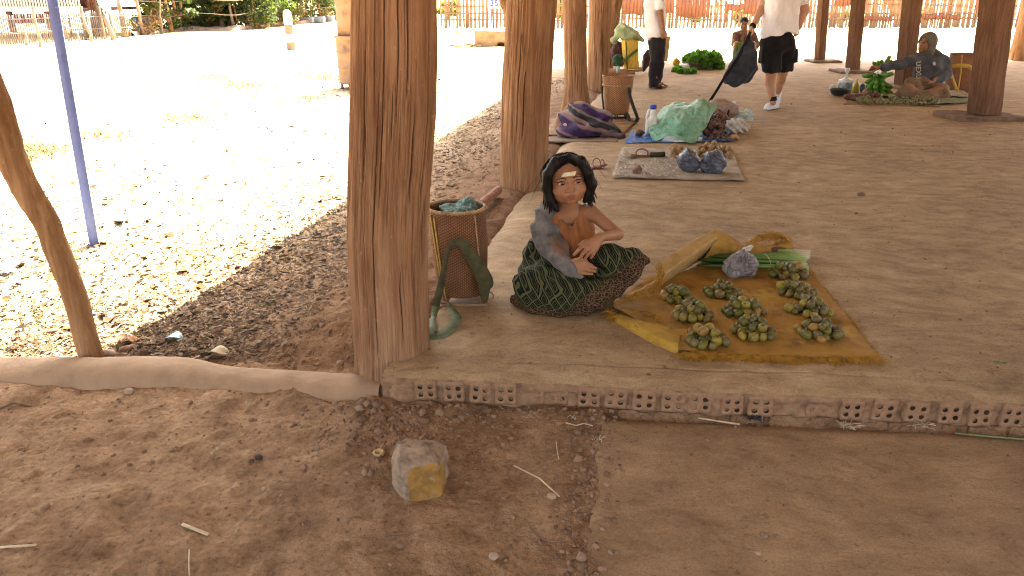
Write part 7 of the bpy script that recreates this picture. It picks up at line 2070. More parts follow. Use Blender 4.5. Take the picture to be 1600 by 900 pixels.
def head(S, fr, ears=True, cheek=1.0, child=False):
    h, Rm, q = fr
    m = (q[0] + q[1] + q[2]) / 3
    e = lambda c, r, k=0.012, op='u': S.ell(h(*c), (r[0] * q[0], r[1] * q[1], r[2] * q[2]), Rm, k * m, op)
    c = lambda a, b, ra, rb, k=0.008, op='u': S.cap(h(*a), h(*b), ra * m, rb * m, k * m, op)
    e((0, .02, .035), (.073, .090, .082), .01)
    e((0, -.022, -.028), (.060, .062, .078), .03)
    for s in (-1, 1):
        e((s * .033, -.050, -.030), (.026 * cheek, .026, .030), .02)
        e((s * .034, -.018, -.062), (.026, .034, .026), .02)
    if child: e((0, -.064, -.084), (.017, .013, .012), .02)
    else: e((0, -.066, -.088), (.022, .017, .015), .02)
    e((0, -.074, -.054), (.026 if child else .029, .016, .020), .014)
    c((-.042, -.066, .028), (0, -.079, .025), .009, .009, .014)
    c((.042, -.066, .028), (0, -.079, .025), .009, .009, .014)
    for s in (-1, 1):
        e((s * .030, -.090, .011), (.019, .012, .011), .010, 's')
        e((s * .030, -.066, .010), (.017, .014, .0125), .003)
        c((s * .014, -.0795, .0115), (s * .030, -.0835, .0205), .0028, .0032, .003)
        c((s * .030, -.0835, .0205), (s * .047, -.073, .0125), .0032, .0028, .003)
        c((s * .016, -.079, .004), (s * .044, -.074, .004), .0026, .0026, .003)
    c((0, -.078, .016), (0, -.098, -.022), .0075, .0095, .009)
    e((0, -.098, -.024), (.010, .010, .009), .006)
    for s in (-1, 1):
        e((s * .0125, -.089, -.027), (.0075, .009, .0068), .005)
        e((s * .0055, -.101, -.0325), (.0028, .004, .003), .002, 's')
    for s in (-1, 1):
        c((s * .022, -.081, -.0545), (s * .006, -.0905, -.0505), .0035, .005, .004)
        c((s * .017, -.083, -.0605), (0, -.089, -.0625), .0036, .0055, .004)
    c((0, -.0905, -.0515), (.0, -.0905, -.0515), .0042, .0042, .003)
    for s in (-1, 1): c((s * .024, -.085, -.0568), (0, -.098, -.0565), .0014, .0018, .0015, 's')
    if ears:
        for s in (-1, 1):
            e((s * .073, .012, -.002), (.008, .018, .029), .006)
            e((s * .079, .006, .002), (.004, .010, .018), .003, 's')
def paint_head(me, fr):
    """material index 1 = lips, 2 = brows, chosen by where a face of the mesh lies on the head"""
    h, Rm, q = fr
    n = len(me.polygons)
    c = np.empty(n * 3, dtype=np.float32); me.polygons.foreach_get("center", c); c = c.reshape(-1, 3)
    p = (c - np.array(h(0, 0, 0))) @ np.array(Rm) / np.array(q)
    x, y, z = np.abs(p[:, 0]), p[:, 1], p[:, 2]
    front = y < -0.06
    up = (x / .0205) ** 2 + ((z + .0522 + x * .10) / .0042) ** 2 < 1
    lo = (x / .0165) ** 2 + ((z + .0608) / .0050) ** 2 < 1
    zb = .0315 + .004 * np.sin(np.clip((x - .012) / .036, 0, 1) * math.pi) - 0.001
    br = (x > .013) & (x < .048) & (np.abs(z - zb) < .0034 * (1.15 - (x - .013) / .06))
    zl = .0125 + .0095 * np.sin(np.clip((x - .014) / .034, 0, 1) * math.pi)
    lash = (x > .0145) & (x < .047) & (np.abs(z - zl) < .0022)
    idx = np.zeros(n, dtype=np.int32)
    idx[front & (up | lo)] = 1
    idx[front & (br | lash)] = 2
    me.polygons.foreach_set("material_index", idx)
def eyes(parent, fr, look=(0, 0)):
    h, Rm, q = fr
    m = (q[0] + q[1] + q[2]) / 3
    for s in (-1, 1):
        mb = MB(); prof = []
        ee = Rm.to_4x4()
        n = 16
        V, F = [], []
        c = Vector((s * .030, -.0665, .0105))
        for i in range(13):
            a = math.pi * i / 12
            for k in range(n):
                b = 2 * math.pi * k / n
                V.append((math.sin(a) * math.cos(b), -math.cos(a), math.sin(a) * math.sin(b)))
        for i in range(12):
            for k in range(n): F.append((i * n + k, i * n + (k + 1) % n, (i + 1) * n + (k + 1) % n, (i + 1) * n + k))
        W_ = [h(c.x + v[0] * .0155, c.y + v[1] * .0152, c.z + v[2] * .0088) for v in V]
        me = mesh_np("eye", [tuple(w) for w in W_], F)
        eo = put("eye", me, M_EYE, parent)
        ci = c + Vector((look[0] * .006, -.0146 + abs(look[0]) * .0014, look[1] * .004))
        W2 = [h(ci.x + v[0] * .0088, ci.y + v[1] * .0024, ci.z + v[2] * .0082) for v in V]
        me = mesh_np("iris", [tuple(w) for w in W2], F)
        put("iris", me, M_IRIS, eo)
def hand(S, wrist, knuckles, tips, r=0.0085, palm_r=0.02, thumb=None, k=0.006):
    """palm from wrist to the knuckle row, one bent chain for each finger, thumb = (root, mid, tip)"""
    w = Vector(wrist)
    for kn in knuckles: S.cap(w.lerp(Vector(kn), 0.15), kn, palm_r * 0.75, palm_r * 0.55, 0.012)
    for kn, (mid, tip) in zip(knuckles, tips):
        S.cap(kn, mid, r * 1.08, r, k * 0.6); S.cap(mid, tip, r, r * 0.78, k * 0.4)
    if thumb:
        S.cap(thumb[0], thumb[1], r * 1.4, r * 1.15, k); S.cap(thumb[1], thumb[2], r * 1.15, r * 0.85, k * 0.4)

# ------------------------------------------------------------------ seated girl
G = thing("person", W(888, 462), "seated child in a rust top and green diamond-patterned skirt, one hand over the lap", "person")
fr = head_frame((0.252, 3.42, 0.707), pitch=-2, yaw=3, roll=-7, sc3=(1.17, 1.04, 0.93))
S = SDF((0.02, 3.08, 0.14), (0.62, 3.66, 0.88), 0.0033)
head(S, fr, ears=False, cheek=1.22, child=True)
S.cap((0.255, 3.45, 0.64), (0.265, 3.49, 0.52), 0.044, 0.050, 0.02)
S.cap(P(858, 343, 3.50), P(921, 333, 3.47), 0.042, 0.036, 0.03)
S.ell(P(891, 368, 3.51), (0.098, 0.060, 0.125), k=0.02).ell(P(890, 425, 3.49), (0.095, 0.075, 0.14), k=0.03)
sh_, el_, wr_ = P(923, 331, 3.46), P(965, 366, 3.35), P(937, 371, 3.235)
S.cap(sh_, el_, 0.033, 0.027, 0.02).cap(el_, wr_, 0.0275, 0.0185, 0.006)
kn = [P(911, 384, 3.205), P(918, 387, 3.195), P(925, 389, 3.195), P(931, 389, 3.20)]
tp = [(P(904, 391, 3.18), P(897, 398, 3.185)), (P(911, 396, 3.17), P(905, 405, 3.175)), (P(919, 397, 3.17), P(914.5, 404, 3.175)), (P(927, 397, 3.18), P(923.5, 403, 3.185))]
hand(S, wr_, kn, tp, 0.0082, 0.022, (P(926, 377, 3.225), P(913, 378, 3.23), P(905, 383, 3.235)))
s2, e2, w2 = P(855, 345, 3.49), P(858, 392, 3.38), P(893, 412, 3.25)
S.cap(s2, e2, 0.034, 0.028, 0.02).cap(e2, w2, 0.027, 0.019, 0.01)
kn = [P(908, 411, 3.205), P(909, 416, 3.195), P(909, 421, 3.19), P(907, 426, 3.19)]
tp = [(P(917, 411, 3.185), P(925, 414.5, 3.18)), (P(920, 416, 3.175), P(931, 419, 3.175)), (P(919, 422, 3.17), P(930, 424, 3.175)), (P(916, 427, 3.18), P(925, 428, 3.18))]
hand(S, w2, kn, tp, 0.0082, 0.021, (P(899, 407, 3.22), P(908, 405, 3.20), P(917, 408, 3.195)))
me = S.mesh("body"); paint_head(me, fr)
put("body", me, [M_SKIN, M_LIP, M_BROW], G)
eyes(G, fr, (0.6, -0.1))
# plaster on the forehead
h, Rm, q = fr
mb = MB(); V = []
for j in range(5):
    for i_ in range(9):
        x = -.026 + .052 * i_ / 8 + (j - 2) * .0022; z = .0535 + (j - 2) * .0048
        yy = -.022 - .0605 * math.sqrt(max(0, 1 - (x / .075) ** 2 - ((z - 0.02) / .095) ** 2)) - .0115
        V.append(tuple(h(x, yy, z)))
F = [(j * 9 + i_, j * 9 + i_ + 1, (j + 1) * 9 + i_ + 1, (j + 1) * 9 + i_) for j in range(4) for i_ in range(8)]
pl = mesh_np("forehead_plaster", V, F)
po = put("forehead_plaster", pl, M_PATCH, G); po.modifiers.new("t", 'SOLIDIFY').thickness = 0.003; po["label"] = "pale woven strip of plaster"
# hair
S = SDF((0.04, 3.20, 0.50), (0.46, 3.62, 0.90), 0.0035)
e = lambda c, r, k=0.012, op='u': S.ell(h(*c), (r[0] * q[0], r[1] * q[1], r[2] * q[2]), Rm, k, op)
e((0, .030, .038), (.079, .094, .088), .01)
e((0, .050, -.02), (.074, .065, .10), .02)
def lock(pts, rs, Y): S.chain([P(x, y, Y + dy) for x, y, dy in pts], rs, 0.012)
lock([(888, 246, 0), (868, 254, -.035), (856, 272, -.045), (853, 292, -.03), (859, 312, -.03), (871, 328, -.04)], [.016, .024, .022, .022, .020, .010], 3.40)
lock([(890, 246, 0), (908, 252, -.04), (919, 270, -.045), (925, 287, -.03), (920, 303, -.02), (914, 314, -.02)], [.016, .022, .021, .022, .020, .012], 3.40)
lock([(862, 262, .02), (857, 285, .02), (860, 310, .02), (870, 327, .0)], [.026, .024, .020, .012], 3.42)
lock([(915, 262, .02), (921, 284, .02), (916, 308, .02)], [.024, .022, .016], 3.42)
# face opening, narrower towards the parting
e((0.000, -.105, -.034), (.053, .075, .088), .006, 's')
e((0.004, -.105, .050), (.036, .052, .032), .010, 's')
S.rough(0.0030, 75, 3, 2, (1, 1, 0.08))
ho = put("hair", S.mesh("hair"), M_HAIR, G)
mb = MB()
r_ = random.Random(4)
for k in range(900):
    ph = r_.uniform(-2.5, 2.5)
    side = 1 if ph > 0 else -1
    pts = []
    gap = r_.uniform(0.000, 0.007) * (3 if r_.random() < 0.06 else 1)
    ln = r_.uniform(0.75, 1.05)
    ph0 = math.pi / 2 + ph          # 0 at the back
    endz = -.10 if abs(ph) > 1.5 else -.115
    for j in range(9):
        t = j / 8 * ln
        z = .125 - t * (.125 - endz)
        w = math.sqrt(max(0.0, 1 - ((max(z, .02) - .035) / .092) ** 2))
        fa = ph * (0.55 + 0.45 * min(1, t * 3))
        x = math.sin(fa) * (.082 + gap) * w * (1 - 0.12 * max(0, t - .6)); y = .03 + math.cos(fa) * (.097 + gap) * w
        if y < -.03 and z < .085 and abs(x) < .062: x = side * (.062 + gap + 0.01 * r_.random())
        pts.append(h(x + 0.002 * math.sin(j + k), y, z))
    mb.tube([tuple(p) for p in pts], [0.0012] * 8 + [0.0003], 3, caps=False)
for k in range(130):   # short crown hairs lying over each other
    a, b_ = r_.uniform(-1, 1), r_.uniform(-.3, 1)
    st = (a * .012, b_ * .05 + .01, .129)
    mb.tube([tuple(h(st[0] + math.copysign(1, a) * (.03 + .055 * abs(a)) * t, st[1] + .02 * b_ * t, st[2] + r_.uniform(.0, .003) - .085 * t * t * (.5 + .5 * abs(a)))) for t in (0, .3, .6, .85, 1)], [.001, .0022, .0022, .0014, .0003], 4, caps=False)
for k in range(14):   # flyaway hairs
    a = r_.uniform(-1, 1)
    p0 = h(a * .08, .02, .11 - abs(a) * .04)
    d = Vector((a * .09 + r_.uniform(-.03, .03), r_.uniform(-.02, .02), r_.uniform(-.06, .03)))
    mb.tube([tuple(p0 + d * t + Vector((a * .02, 0, -.09)) * t * t) for t in (0, .3, .6, .9, 1.1)], [0.0007] * 4 + [0.0002], 3, caps=False)
for k in range(110):   # loose locks hanging past the jaw and flaring out
    side = 1 if k % 2 else -1
    fa = side * r_.uniform(.9, 2.25)
    rr_ = r_.uniform(.078, .088); x0, y0 = math.sin(fa) * rr_, .03 + math.cos(fa) * .095
    z0 = r_.uniform(.03, .07); z1 = r_.uniform(-.15, -.09); fl = r_.uniform(-.010, .024)
    if y0 < -.01: x0 = side * max(abs(x0), .066)
    mb.tube([tuple(h(x0 + side * fl * t * t, y0 + r_.uniform(-.003, .003), z0 + (z1 - z0) * t)) for t in (0, .25, .5, .75, .9, 1)], [.003, .006, .006, .0045, .003, .0006], 6, caps=False)
put("hair_strand", mb.mesh("hair_strand"), M_HAIR, ho)["kind"] = "stuff"
# rust top
M_RUST = cloth("rust_cotton", (0.31, 0.125, 0.048), 0.2, 9)
S = SDF((0.08, 3.30, 0.16), (0.48, 3.66, 0.66), 0.0035)
S.ell(P(891, 368, 3.50), (0.120, 0.096, 0.148), k=0.02).ell(P(890, 425, 3.48), (0.118, 0.110, 0.15), k=0.03)
S.cap(P(866, 341, 3.50), P(911, 335, 3.48), 0.051, 0.048, 0.02)
S.cap((0.255, 3.45, 0.64), (0.262, 3.48, 0.54), 0.052, 0.056, 0.01, 's')
S.warp(lambda x, y, z: 0.0032 * np.sin((x - 0.27) * 170 * (.6 + z) + 30 * (z - 0.5) * np.sign(x - 0.27)))
S.rough(0.003, 16, 4, 3, (1.5, 1, 0.5))
S.cap(P(889, 322, 3.40), P(893, 366, 3.36), 0.056, 0.006, 0.006, 's').cap(P(889, 322, 3.46), P(893, 366, 3.43), 0.050, 0.006, 0.006, 's')
put("rust_top", S.mesh("rust_top"), M_RUST, G)
# grey shawl over one shoulder and arm
M_SHAWL = cloth("grey_shawl", (0.165, 0.155, 0.145), 0.5, 16, (0.07, 0.068, 0.066), ((0.20, 0.115, 0.075), 7, 0.56))
S = SDF((0.02, 3.12, 0.20), (0.40, 3.62, 0.70), 0.0035)
S.chain([P(866, 312, 3.49), P(853, 330, 3.49), P(846, 355, 3.45), P(854, 388, 3.38), P(874, 406, 3.29), P(893, 422, 3.225), P(906, 433, 3.20)],
        [.026, .043, .047, .043, .038, .029, .012], 0.015)
S.chain([P(858, 360, 3.44), P(874, 392, 3.36), P(890, 414, 3.27)], [.042, .040, .028], 0.015)
S.warp(lambda x, y, z: 0.0055 * np.sin((x * 0.9 + z * 0.65 + y * .25) * 95 + 2 * np.sin(z * 20)))
S.rough(0.010, 14, 14, 3)
put("shawl", S.mesh("shawl"), M_SHAWL, G)
# skirt
def skirt_mat():
    t = NT("diamond_woven_skirt")
    v = t.co((1, 1, 1), warp=0.035, wscale=6)
    sep = t.n.new("ShaderNodeSeparateXYZ"); t.link(v, sep.inputs[0])
    u = t.math('MULTIPLY', t.math('ADD', sep.outputs[0], t.math('MULTIPLY', sep.outputs[1], 0.35)), 1 / 0.043)
    w = t.math('MULTIPLY', t.math('SUBTRACT', sep.outputs[2], t.math('MULTIPLY', sep.outputs[1], 0.55)), 1 / 0.062)
    def tri(a): return t.math('MULTIPLY', t.math('ABSOLUTE', t.math('SUBTRACT', t.math('FRACT', a), 0.5)), 2.0)
    D = t.math('MAXIMUM', tri(t.math('ADD', u, w)), tri(t.math('SUBTRACT', u, w)))
    lines = t.ramp(D, [(0.0, (1, 1, 1)), (0.10, (0.1, 0.1, 0.1)), (0.40, (0, 0, 0)), (0.46, (.8, .8, .8)), (0.54, (0.7, 0.7, 0.7)), (0.60, (0, 0, 0)), (0.80, (0, 0, 0)), (0.86, (1, 1, 1))])
    g = t.mix(lines, (0.006, 0.009, 0.007), (0.085, 0.090, 0.038))
    # brown fine-figured border towards the hem
    vz = t.vor(t.co((1, 1.3, 1.3), warp=0.02), 58, 'DISTANCE_TO_EDGE')
    fine = t.ramp(vz.outputs[0], [(0.03, (1, 1, 1)), (0.12, (0, 0, 0))])
    b = t.mix(fine, (0.028, 0.016, 0.010), (0.13, 0.085, 0.045))
    o = t.n.new("ShaderNodeSeparateXYZ"); t.link(t.tc.outputs["Object"], o.inputs[0])
    q = t.math('ADD', t.math('MULTIPLY', o.outputs[0], 1.0), t.math('MULTIPLY', o.outputs[2], -1.15))
    q = t.math('ADD', q, t.math('MULTIPLY', o.outputs[1], -0.55))
    f = t.math('MULTIPLY', t.math('ADD', q, SKQ), 40, clamp=True)
    f = t.math('MAXIMUM', f, t.math('MULTIPLY', t.math('SUBTRACT', 0.196, t.math('ADD', o.outputs[2], t.math('MULTIPLY', t.math('SUBTRACT', o.outputs[1], 3.18), -0.12))), 60, clamp=True))
    c = t.mix(f, g, b)
    hgt = t.math('ADD', t.noise(v, 25, 4, 0.6).outputs[0], t.math('MULTIPLY', t.noise(t.tc.outputs["Object"], 300, 2).outputs[0], 0.2))
    return t.out(c, 0.9, t.bump(hgt, 0.6, 0.008), spec=0.15)
SKQ = 1.71
M_SKIRT = skirt_mat()
S = SDF((-0.06, 2.98, 0.10), (0.70, 3.72, 0.62), 0.0042)
S.chain([P(848, 362, 3.54), P(840, 395, 3.53), P(838, 428, 3.48), P(842, 445, 3.40)], [.040, .062, .080, .095], 0.03)
S.ell(P(888, 445, 3.47), (0.15, 0.15, 0.12), k=0.03)
S.chain([P(868, 432, 3.42), P(834, 446, 3.30), P(836, 458, 3.26)], [.10, .082, .07], 0.03)
S.chain([P(838, 458, 3.25), P(880, 462, 3.20), P(930, 458, 3.19), P(962, 446, 3.22)], [.085, .075, .066, .05], 0.04)
S.chain([P(905, 432, 3.38), P(950, 412, 3.31), P(985, 408, 3.28)], [.09, .082, .062], 0.03)
S.chain([P(985, 405, 3.28), P(1010, 408, 3.27)], [.052, .016], 0.02)
S.chain([P(1008, 406, 3.27), P(988, 432, 3.23), P(962, 452, 3.20)], [.014, .030, .030], 0.02)
S.chain([P(803, 470, 3.31), P(835, 482, 3.22), P(872, 489, 3.165), P(915, 486, 3.17), P(948, 474, 3.20)], [.022, .030, .026, .024, .016], 0.03)
S.chain([P(806, 440, 3.38), P(822, 430, 3.36), P(850, 424, 3.30), P(885, 436, 3.22), P(915, 448, 3.18)], [.020, .030, .031, .028, .016], 0.008)
# hollow of the lap and the open end of the hem
S.ell(P(925, 425, 3.24), (0.045, 0.05, 0.028), k=0.03, op='s')
S.cap(P(1026, 416, 3.20), P(988, 449, 3.14), .030, .040, .006, 's')
S.warp(lambda x, y, z: 0.007 * np.abs(np.sin((x * 0.50 + z * 1.0 - y * 0.25) * 36 + 1.8 * np.sin(x * 11) + y * 6)) - .003, 0.04)
S.rough(0.010, 7, 24, 3)
S.cut_below(0.153)
put("skirt", S.mesh("skirt"), M_SKIRT, G)

# ------------------------------------------------------------------ man in a white T-shirt and black shorts
M_TEE = cloth("white_cotton", (0.80, 0.80, 0.84), 0.05, 6, (0.72, 0.72, 0.78))
M_BLACK = cloth("black_cotton", (0.012, 0.012, 0.015), 0.4, 8)
M_SHOE = simple("white_trainer", (0.70, 0.72, 0.76), 0.1, 40, 0.6, 0.4, 90, 0.003)
Y1 = 9.68
A = thing("person", W(1206, 172), "standing man in white T-shirt, black shorts and white trainers, carrying a dark bag", "person")
def PP(Y0): return lambda x, y, dy=0.0: P(x, y, Y0 + dy)
p = PP(Y1)
S = SDF((2.75, 9.25, 0.13), (4.1, 10.35, 2.0), 0.009)
for pts, rs in (([p(1206, 70), p(1205, 112, -.02), p(1203, 128, .03), p(1208, 160)], [.10, .066, .060, .038]),
                ([p(1229, 70, .05), p(1223, 112, .10), p(1220, 124, .22), p(1214, 148, .50)], [.10, .064, .058, .036])):
    S.chain(pts, rs, 0.02)
S.chain([p(1218, 66), p(1220, 20), p(1222, -22)], [.10, .11, .11], .04)
S.cap(p(1200, -28), p(1244, -28), .075, .075, .04)
S.cap(p(1222, -30), p(1222, -50), .055, .055, .03)
fr1 = head_frame(tuple(p(1221, -66, -.02)), yaw=-20)
head(S, fr1)
S.chain([p(1197, -26), p(1192, 8, .03), p(1178, 38, -.08)], [.062, .050, .034], .02)
S.chain([p(1248, -24), p(1258, 16, .05), p(1249, 40, -.02)], [.062, .052, .036], .02)
wr = p(1176, 43, -.09)
kn = [p(1170, 50, -.10 + d * .022) for d in range(4)]
tp = [(p(1169, 54, -.12 + d * .022), p(1173, 57, -.10 + d * .022)) for d in range(4)]
hand(S, wr, kn, tp, .0105, .03, (p(1177, 47, -.13), p(1176, 52, -.14), p(1173, 56, -.13)))
wr = p(1248, 43, -.02)
kn = [p(1244 + d, 49, .0 + d * .022) for d in range(4)]
tp = [(p(1242 + d, 53, .0 + d * .022), p(1241 + d, 57, .01 + d * .022)) for d in range(4)]
hand(S, wr, kn, tp, .0105, .03, (p(1245, 45, -.04), p(1241, 49, -.05), p(1240, 53, -.04)))
me = S.mesh("body"); paint_head(me, fr1); put("body", me, [M_SKIN2, M_LIP, M_BROW], A)
eyes(A, fr1)
def cap_hair(parent, fr, mat=M_HAIR, low=-.01, res=.006):
    h, Rm, q = fr
    o = h(0, 0, 0)
    S = SDF((o.x - .14, o.y - .15, o.z - .12), (o.x + .14, o.y + .17, o.z + .17), res)
    e = lambda c, r, k=0.012, op='u': S.ell(h(*c), (r[0] * q[0], r[1] * q[1], r[2] * q[2]), Rm, k, op)
    e((0, .026, .040), (.081, .094, .088)); e((0, .045, .0), (.078, .068, .07), .02)
    e((0, -.10, -.04), (.075, .085, .10), .008, 's'); e((0, .0, -.10), (.10, .06, .08), .01, 's')
    S.rough(.008, 40, 5, 3)
    return put("hair", S.mesh("hair"), mat, parent)
cap_hair(A, fr1)
S = SDF((2.9, 9.25, 0.7), (4.0, 10.15, 1.62), 0.009)
S.chain([p(1217, 52), p(1219, 25), p(1221, -5), p(1222, -20)], [.165, .165, .17, .14], .05)
S.chain([p(1206, 50, -.02), p(1210, 10, -.02)], [.135, .14], .05).chain([p(1228, 50, .02), p(1232, 10, .02)], [.135, .14], .05)
S.cap(p(1198, -26), p(1245, -26), .085, .085, .04).cap(p(1246, -24), p(1255, 2, .03), .088, .078, .02).cap(p(1200, -24), p(1195, -3, .02), .088, .078, .02)
zc = p(1215, 59).z
S.d = np.maximum(S.d, zc + 0.03 - S.ax[2][None, None, :] - 0.03 * np.sin(S.ax[0][:, None, None] * 9))
S.warp(lambda x, y, z: 0.012 * np.sin(x * 26 + z * 14 + 2.5 * np.sin(z * 7)), .05).rough(.022, 6, 9, 3, (1.6, 1, .6))
put("t_shirt", S.mesh("t_shirt"), M_TEE, A)
S = SDF((2.9, 9.25, 0.42), (4.0, 10.2, 1.1), 0.009)
S.ell(p(1216, 66), (.21, .155, .13), k=.03).ell(p(1216, 60), (.19, .145, .10), k=.03)
S.chain([p(1205, 72), p(1205, 106, -.02)], [.125, .112], .03).chain([p(1228, 72, .04), p(1225, 106, .09)], [.12, .108], .02)
S.bx(p(1190, 88), (.02, .07, .08), None, .015, .02).bx(p(1242, 86, .05), (.02, .07, .08), None, .015, .02)
S.d = np.maximum(S.d, p(1206, 113).z - S.ax[2][None, None, :] + 0 * S.ax[0][:, None, None])
S.warp(lambda x, y, z: 0.007 * np.sin(x * 35 + z * 14), .05).rough(.012, 8, 19, 3)
put("shorts", S.mesh("shorts"), M_BLACK, A)
def shoe(parent, heel, toe, mat, L=1.0, name="shoe"):
    heel, toe = Vector(heel), Vector(toe)
    lo = [min(heel[i], toe[i]) - .14 for i in range(3)]; hi = [max(heel[i], toe[i]) + .17 for i in range(3)]
    S = SDF(lo, hi, .006)
    up = Vector((0, 0, 1))
    S.cap(heel + up * .040, toe + up * .032, .048, .042, .02).cap(heel + up * .05, heel + up * .09, .042, .038, .02)
    S.cap(heel + up * .07, heel.lerp(toe, .6) + up * .035, .036, .036, .02)
    S.cap(heel + up * .010, toe + up * .010, .050, .046, .005)
    S.cut_below(min(heel.z, toe.z) + .002)
    S.rough(.004, 40, 2, 2)
    return put(name, S.mesh(name), mat, parent)
fz_ = 0.156
f0 = W(1213, 170); f1 = W(1197, 171)
sh1 = shoe(A, (f0.x, f0.y + .05, fz_), (f1.x, f1.y - .05, fz_), M_SHOE)
q1 = p(1214, 152, .52); shoe(A, tuple(q1), tuple(q1 + Vector((-.05, -.15, -.06))), M_SHOE)
mb = MB(); mb.tube([tuple(p(1208, 157)), tuple(p(1208, 150.5))], [.045, .043], 14); put("sock", mb.mesh("sock"), M_BLACK, A)
mb = MB(); c0, c1 = p(1178, 38.5, -.08), p(1175.5, 42.5, -.09); mb.tube([tuple(c0), tuple(c1)], [.041, .040], 14); mb.box(tuple((c0 + c1) / 2 + Vector((.0, -.04, 0))), (.035, .014, .035))
put("wristwatch", mb.mesh("wristwatch"), M_BLACK, A)

# dark bag held by that man
M_BAG = cloth("dark_nylon", (0.040, 0.046, 0.058), 0.35, 7, (0.02, 0.022, 0.03), fold=1.0)
B = thing("cloth_bag", p(1150, 136, -.15), "dark grey nylon bag hanging slack from the hand of the man in shorts", "bag")
b_ = PP(Y1 - .12)
S = SDF((2.3, 9.2, 0.35), (3.3, 9.95, 1.15), 0.009)
S.chain([b_(1170, 58), b_(1167, 78), b_(1163, 98), b_(1156, 118)], [.025, .085, .125, .11], .05)
S.chain([b_(1163, 84), b_(1152, 104), b_(1141, 122), b_(1150, 128)], [.06, .09, .07, .06], .05)
S.chain([b_(1176, 84), b_(1175, 104), b_(1166, 122)], [.05, .06, .06], .04)
S.d = np.maximum(S.d, np.abs(S.ax[1][None, :, None] - (Y1 - .12)) - .085)
S.warp(lambda x, y, z: 0.010 * np.sin((x * .8 - z * .5) * 50 + y * 20), .05).rough(.02, 6, 29, 3)
put("bag_body", S.mesh("bag_body"), M_BAG, B)
mb = MB()
mb.tube([tuple(b_(1173, 50)), tuple(b_(1166, 66, -.04)), tuple(b_(1152, 92, -.09)), tuple(b_(1134, 118, -.06))], .022, 8, flat=(.35, (0, 1, 0)))
put("shoulder_strap", mb.mesh("shoulder_strap"), M_BLACK, B)
mb = MB()
mb.tube([tuple(b_(1134, 118, -.06)), tuple(b_(1122, 138, -.05)), tuple(b_(1108, 160, -.05))], .017, 8, flat=(.4, (0, 1, 0)))
put("hanging_strap", mb.mesh("hanging_strap"), M_BLACK, B)

# ------------------------------------------------------------------ man in dark trousers
Y2 = 11.96
C_ = thing("person", W(1026, 138), "standing man seen from the side in white T-shirt, long dark trousers and brown sandals", "person")
p = PP(Y2)
S = SDF((1.7, 11.5, 0.13), (2.8, 12.5, 2.0), 0.009)
S.chain([p(1026, 62), p(1027, 95), p(1022, 134, -.05)], [.11, .065, .04], .02).chain([p(1026, 62, .08), p(1028, 95, .12), p(1025, 128, .15)], [.11, .065, .04], .02)
S.chain([p(1024, 58), p(1022, 25), p(1023, -8)], [.11, .115, .12], .04)
S.cap(p(1024, -12, -.12), p(1024, -12, .14), .065, .065, .04)
S.cap(p(1024, -14), p(1026, -34), .05, .05, .03)
fr2 = head_frame(tuple(p(1028, -46)), yaw=80)
head(S, fr2)
S.chain([p(1029, -10, -.16), p(1032, 20, -.17), p(1036, 45, -.18)], [.055, .042, .032], .02)
S.chain([p(1022, -10, .18), p(1024, 20, .2), p(1030, 45, .19)], [.055, .042, .032], .02)
wr = p(1037, 47, -.18)
kn = [p(1033.5 + d * 2.2, 54, -.19) for d in range(4)]
tp = [(p(1034 + d * 2.1, 57.5, -.20), p(1035 + d * 1.8, 60.5 - .4 * d, -.19)) for d in range(4)]
hand(S, wr, kn, tp, .0105, .03, (p(1040, 50, -.2), p(1041.5, 54, -.21), p(1041, 58, -.21)))
me = S.mesh("body"); paint_head(me, fr2); put("body", me, [M_SKIN3, M_LIP, M_BROW], C_); eyes(C_, fr2); cap_hair(C_, fr2)
S = SDF((1.7, 11.5, 0.13), (2.8, 12.5, 1.15), 0.010)
S.chain([p(1026, 64), p(1027, 82), p(1026, 98), p(1024, 114), p(1022, 131, -.02)], [.135, .125, .105, .088, .078], .03)
S.chain([p(1026, 64, .08), p(1028, 82, .1), p(1028, 100, .12), p(1026, 118, .14), p(1025, 126, .15)], [.135, .12, .10, .08, .075], .02)
S.warp(lambda x, y, z: 0.010 * np.sin(x * 28 + z * 10), .05).rough(.014, 7, 33, 3, (1.3, 1, .7))
S.d = np.maximum(S.d, p(1022, 137).z + .02 - S.ax[2][None, None, :])
put("trousers", S.mesh("trousers"), cloth("dark_trousers", (0.020, 0.016, 0.020), 0.4, 8), C_)
S = SDF((1.7, 11.4, 0.7), (2.8, 12.5, 1.7), 0.010)
S.chain([p(1024, 48), p(1022, 30), p(1021, 8), p(1023, -8)], [.15, .14, .135, .12], .04)
S.chain([p(1026, 44, .08), p(1024, 10, .08)], [.14, .13], .04)
S.cap(p(1024, -12, -.13), p(1024, -12, .15), .075, .075, .04).cap(p(1029, -10, -.15), p(1031, 10, -.17), .075, .066, .02).cap(p(1024, -10, .17), p(1025, 10, .19), .075, .066, .02)
S.d = np.maximum(S.d, p(1022, 57).z - S.ax[2][None, None, :] + .02 * np.sin(S.ax[0][:, None, None] * 12) + .12 * (S.ax[0][:, None, None] - 2.2))
S.warp(lambda x, y, z: 0.008 * np.sin(x * 26 + z * 12), .05).rough(.012, 6, 39, 3)
put("t_shirt", S.mesh("t_shirt"), M_TEE, C_)
M_SANDAL = simple("brown_leather", (0.12, 0.065, 0.04), 0.2, 20, 0.7, 0.3, 60, 0.003)
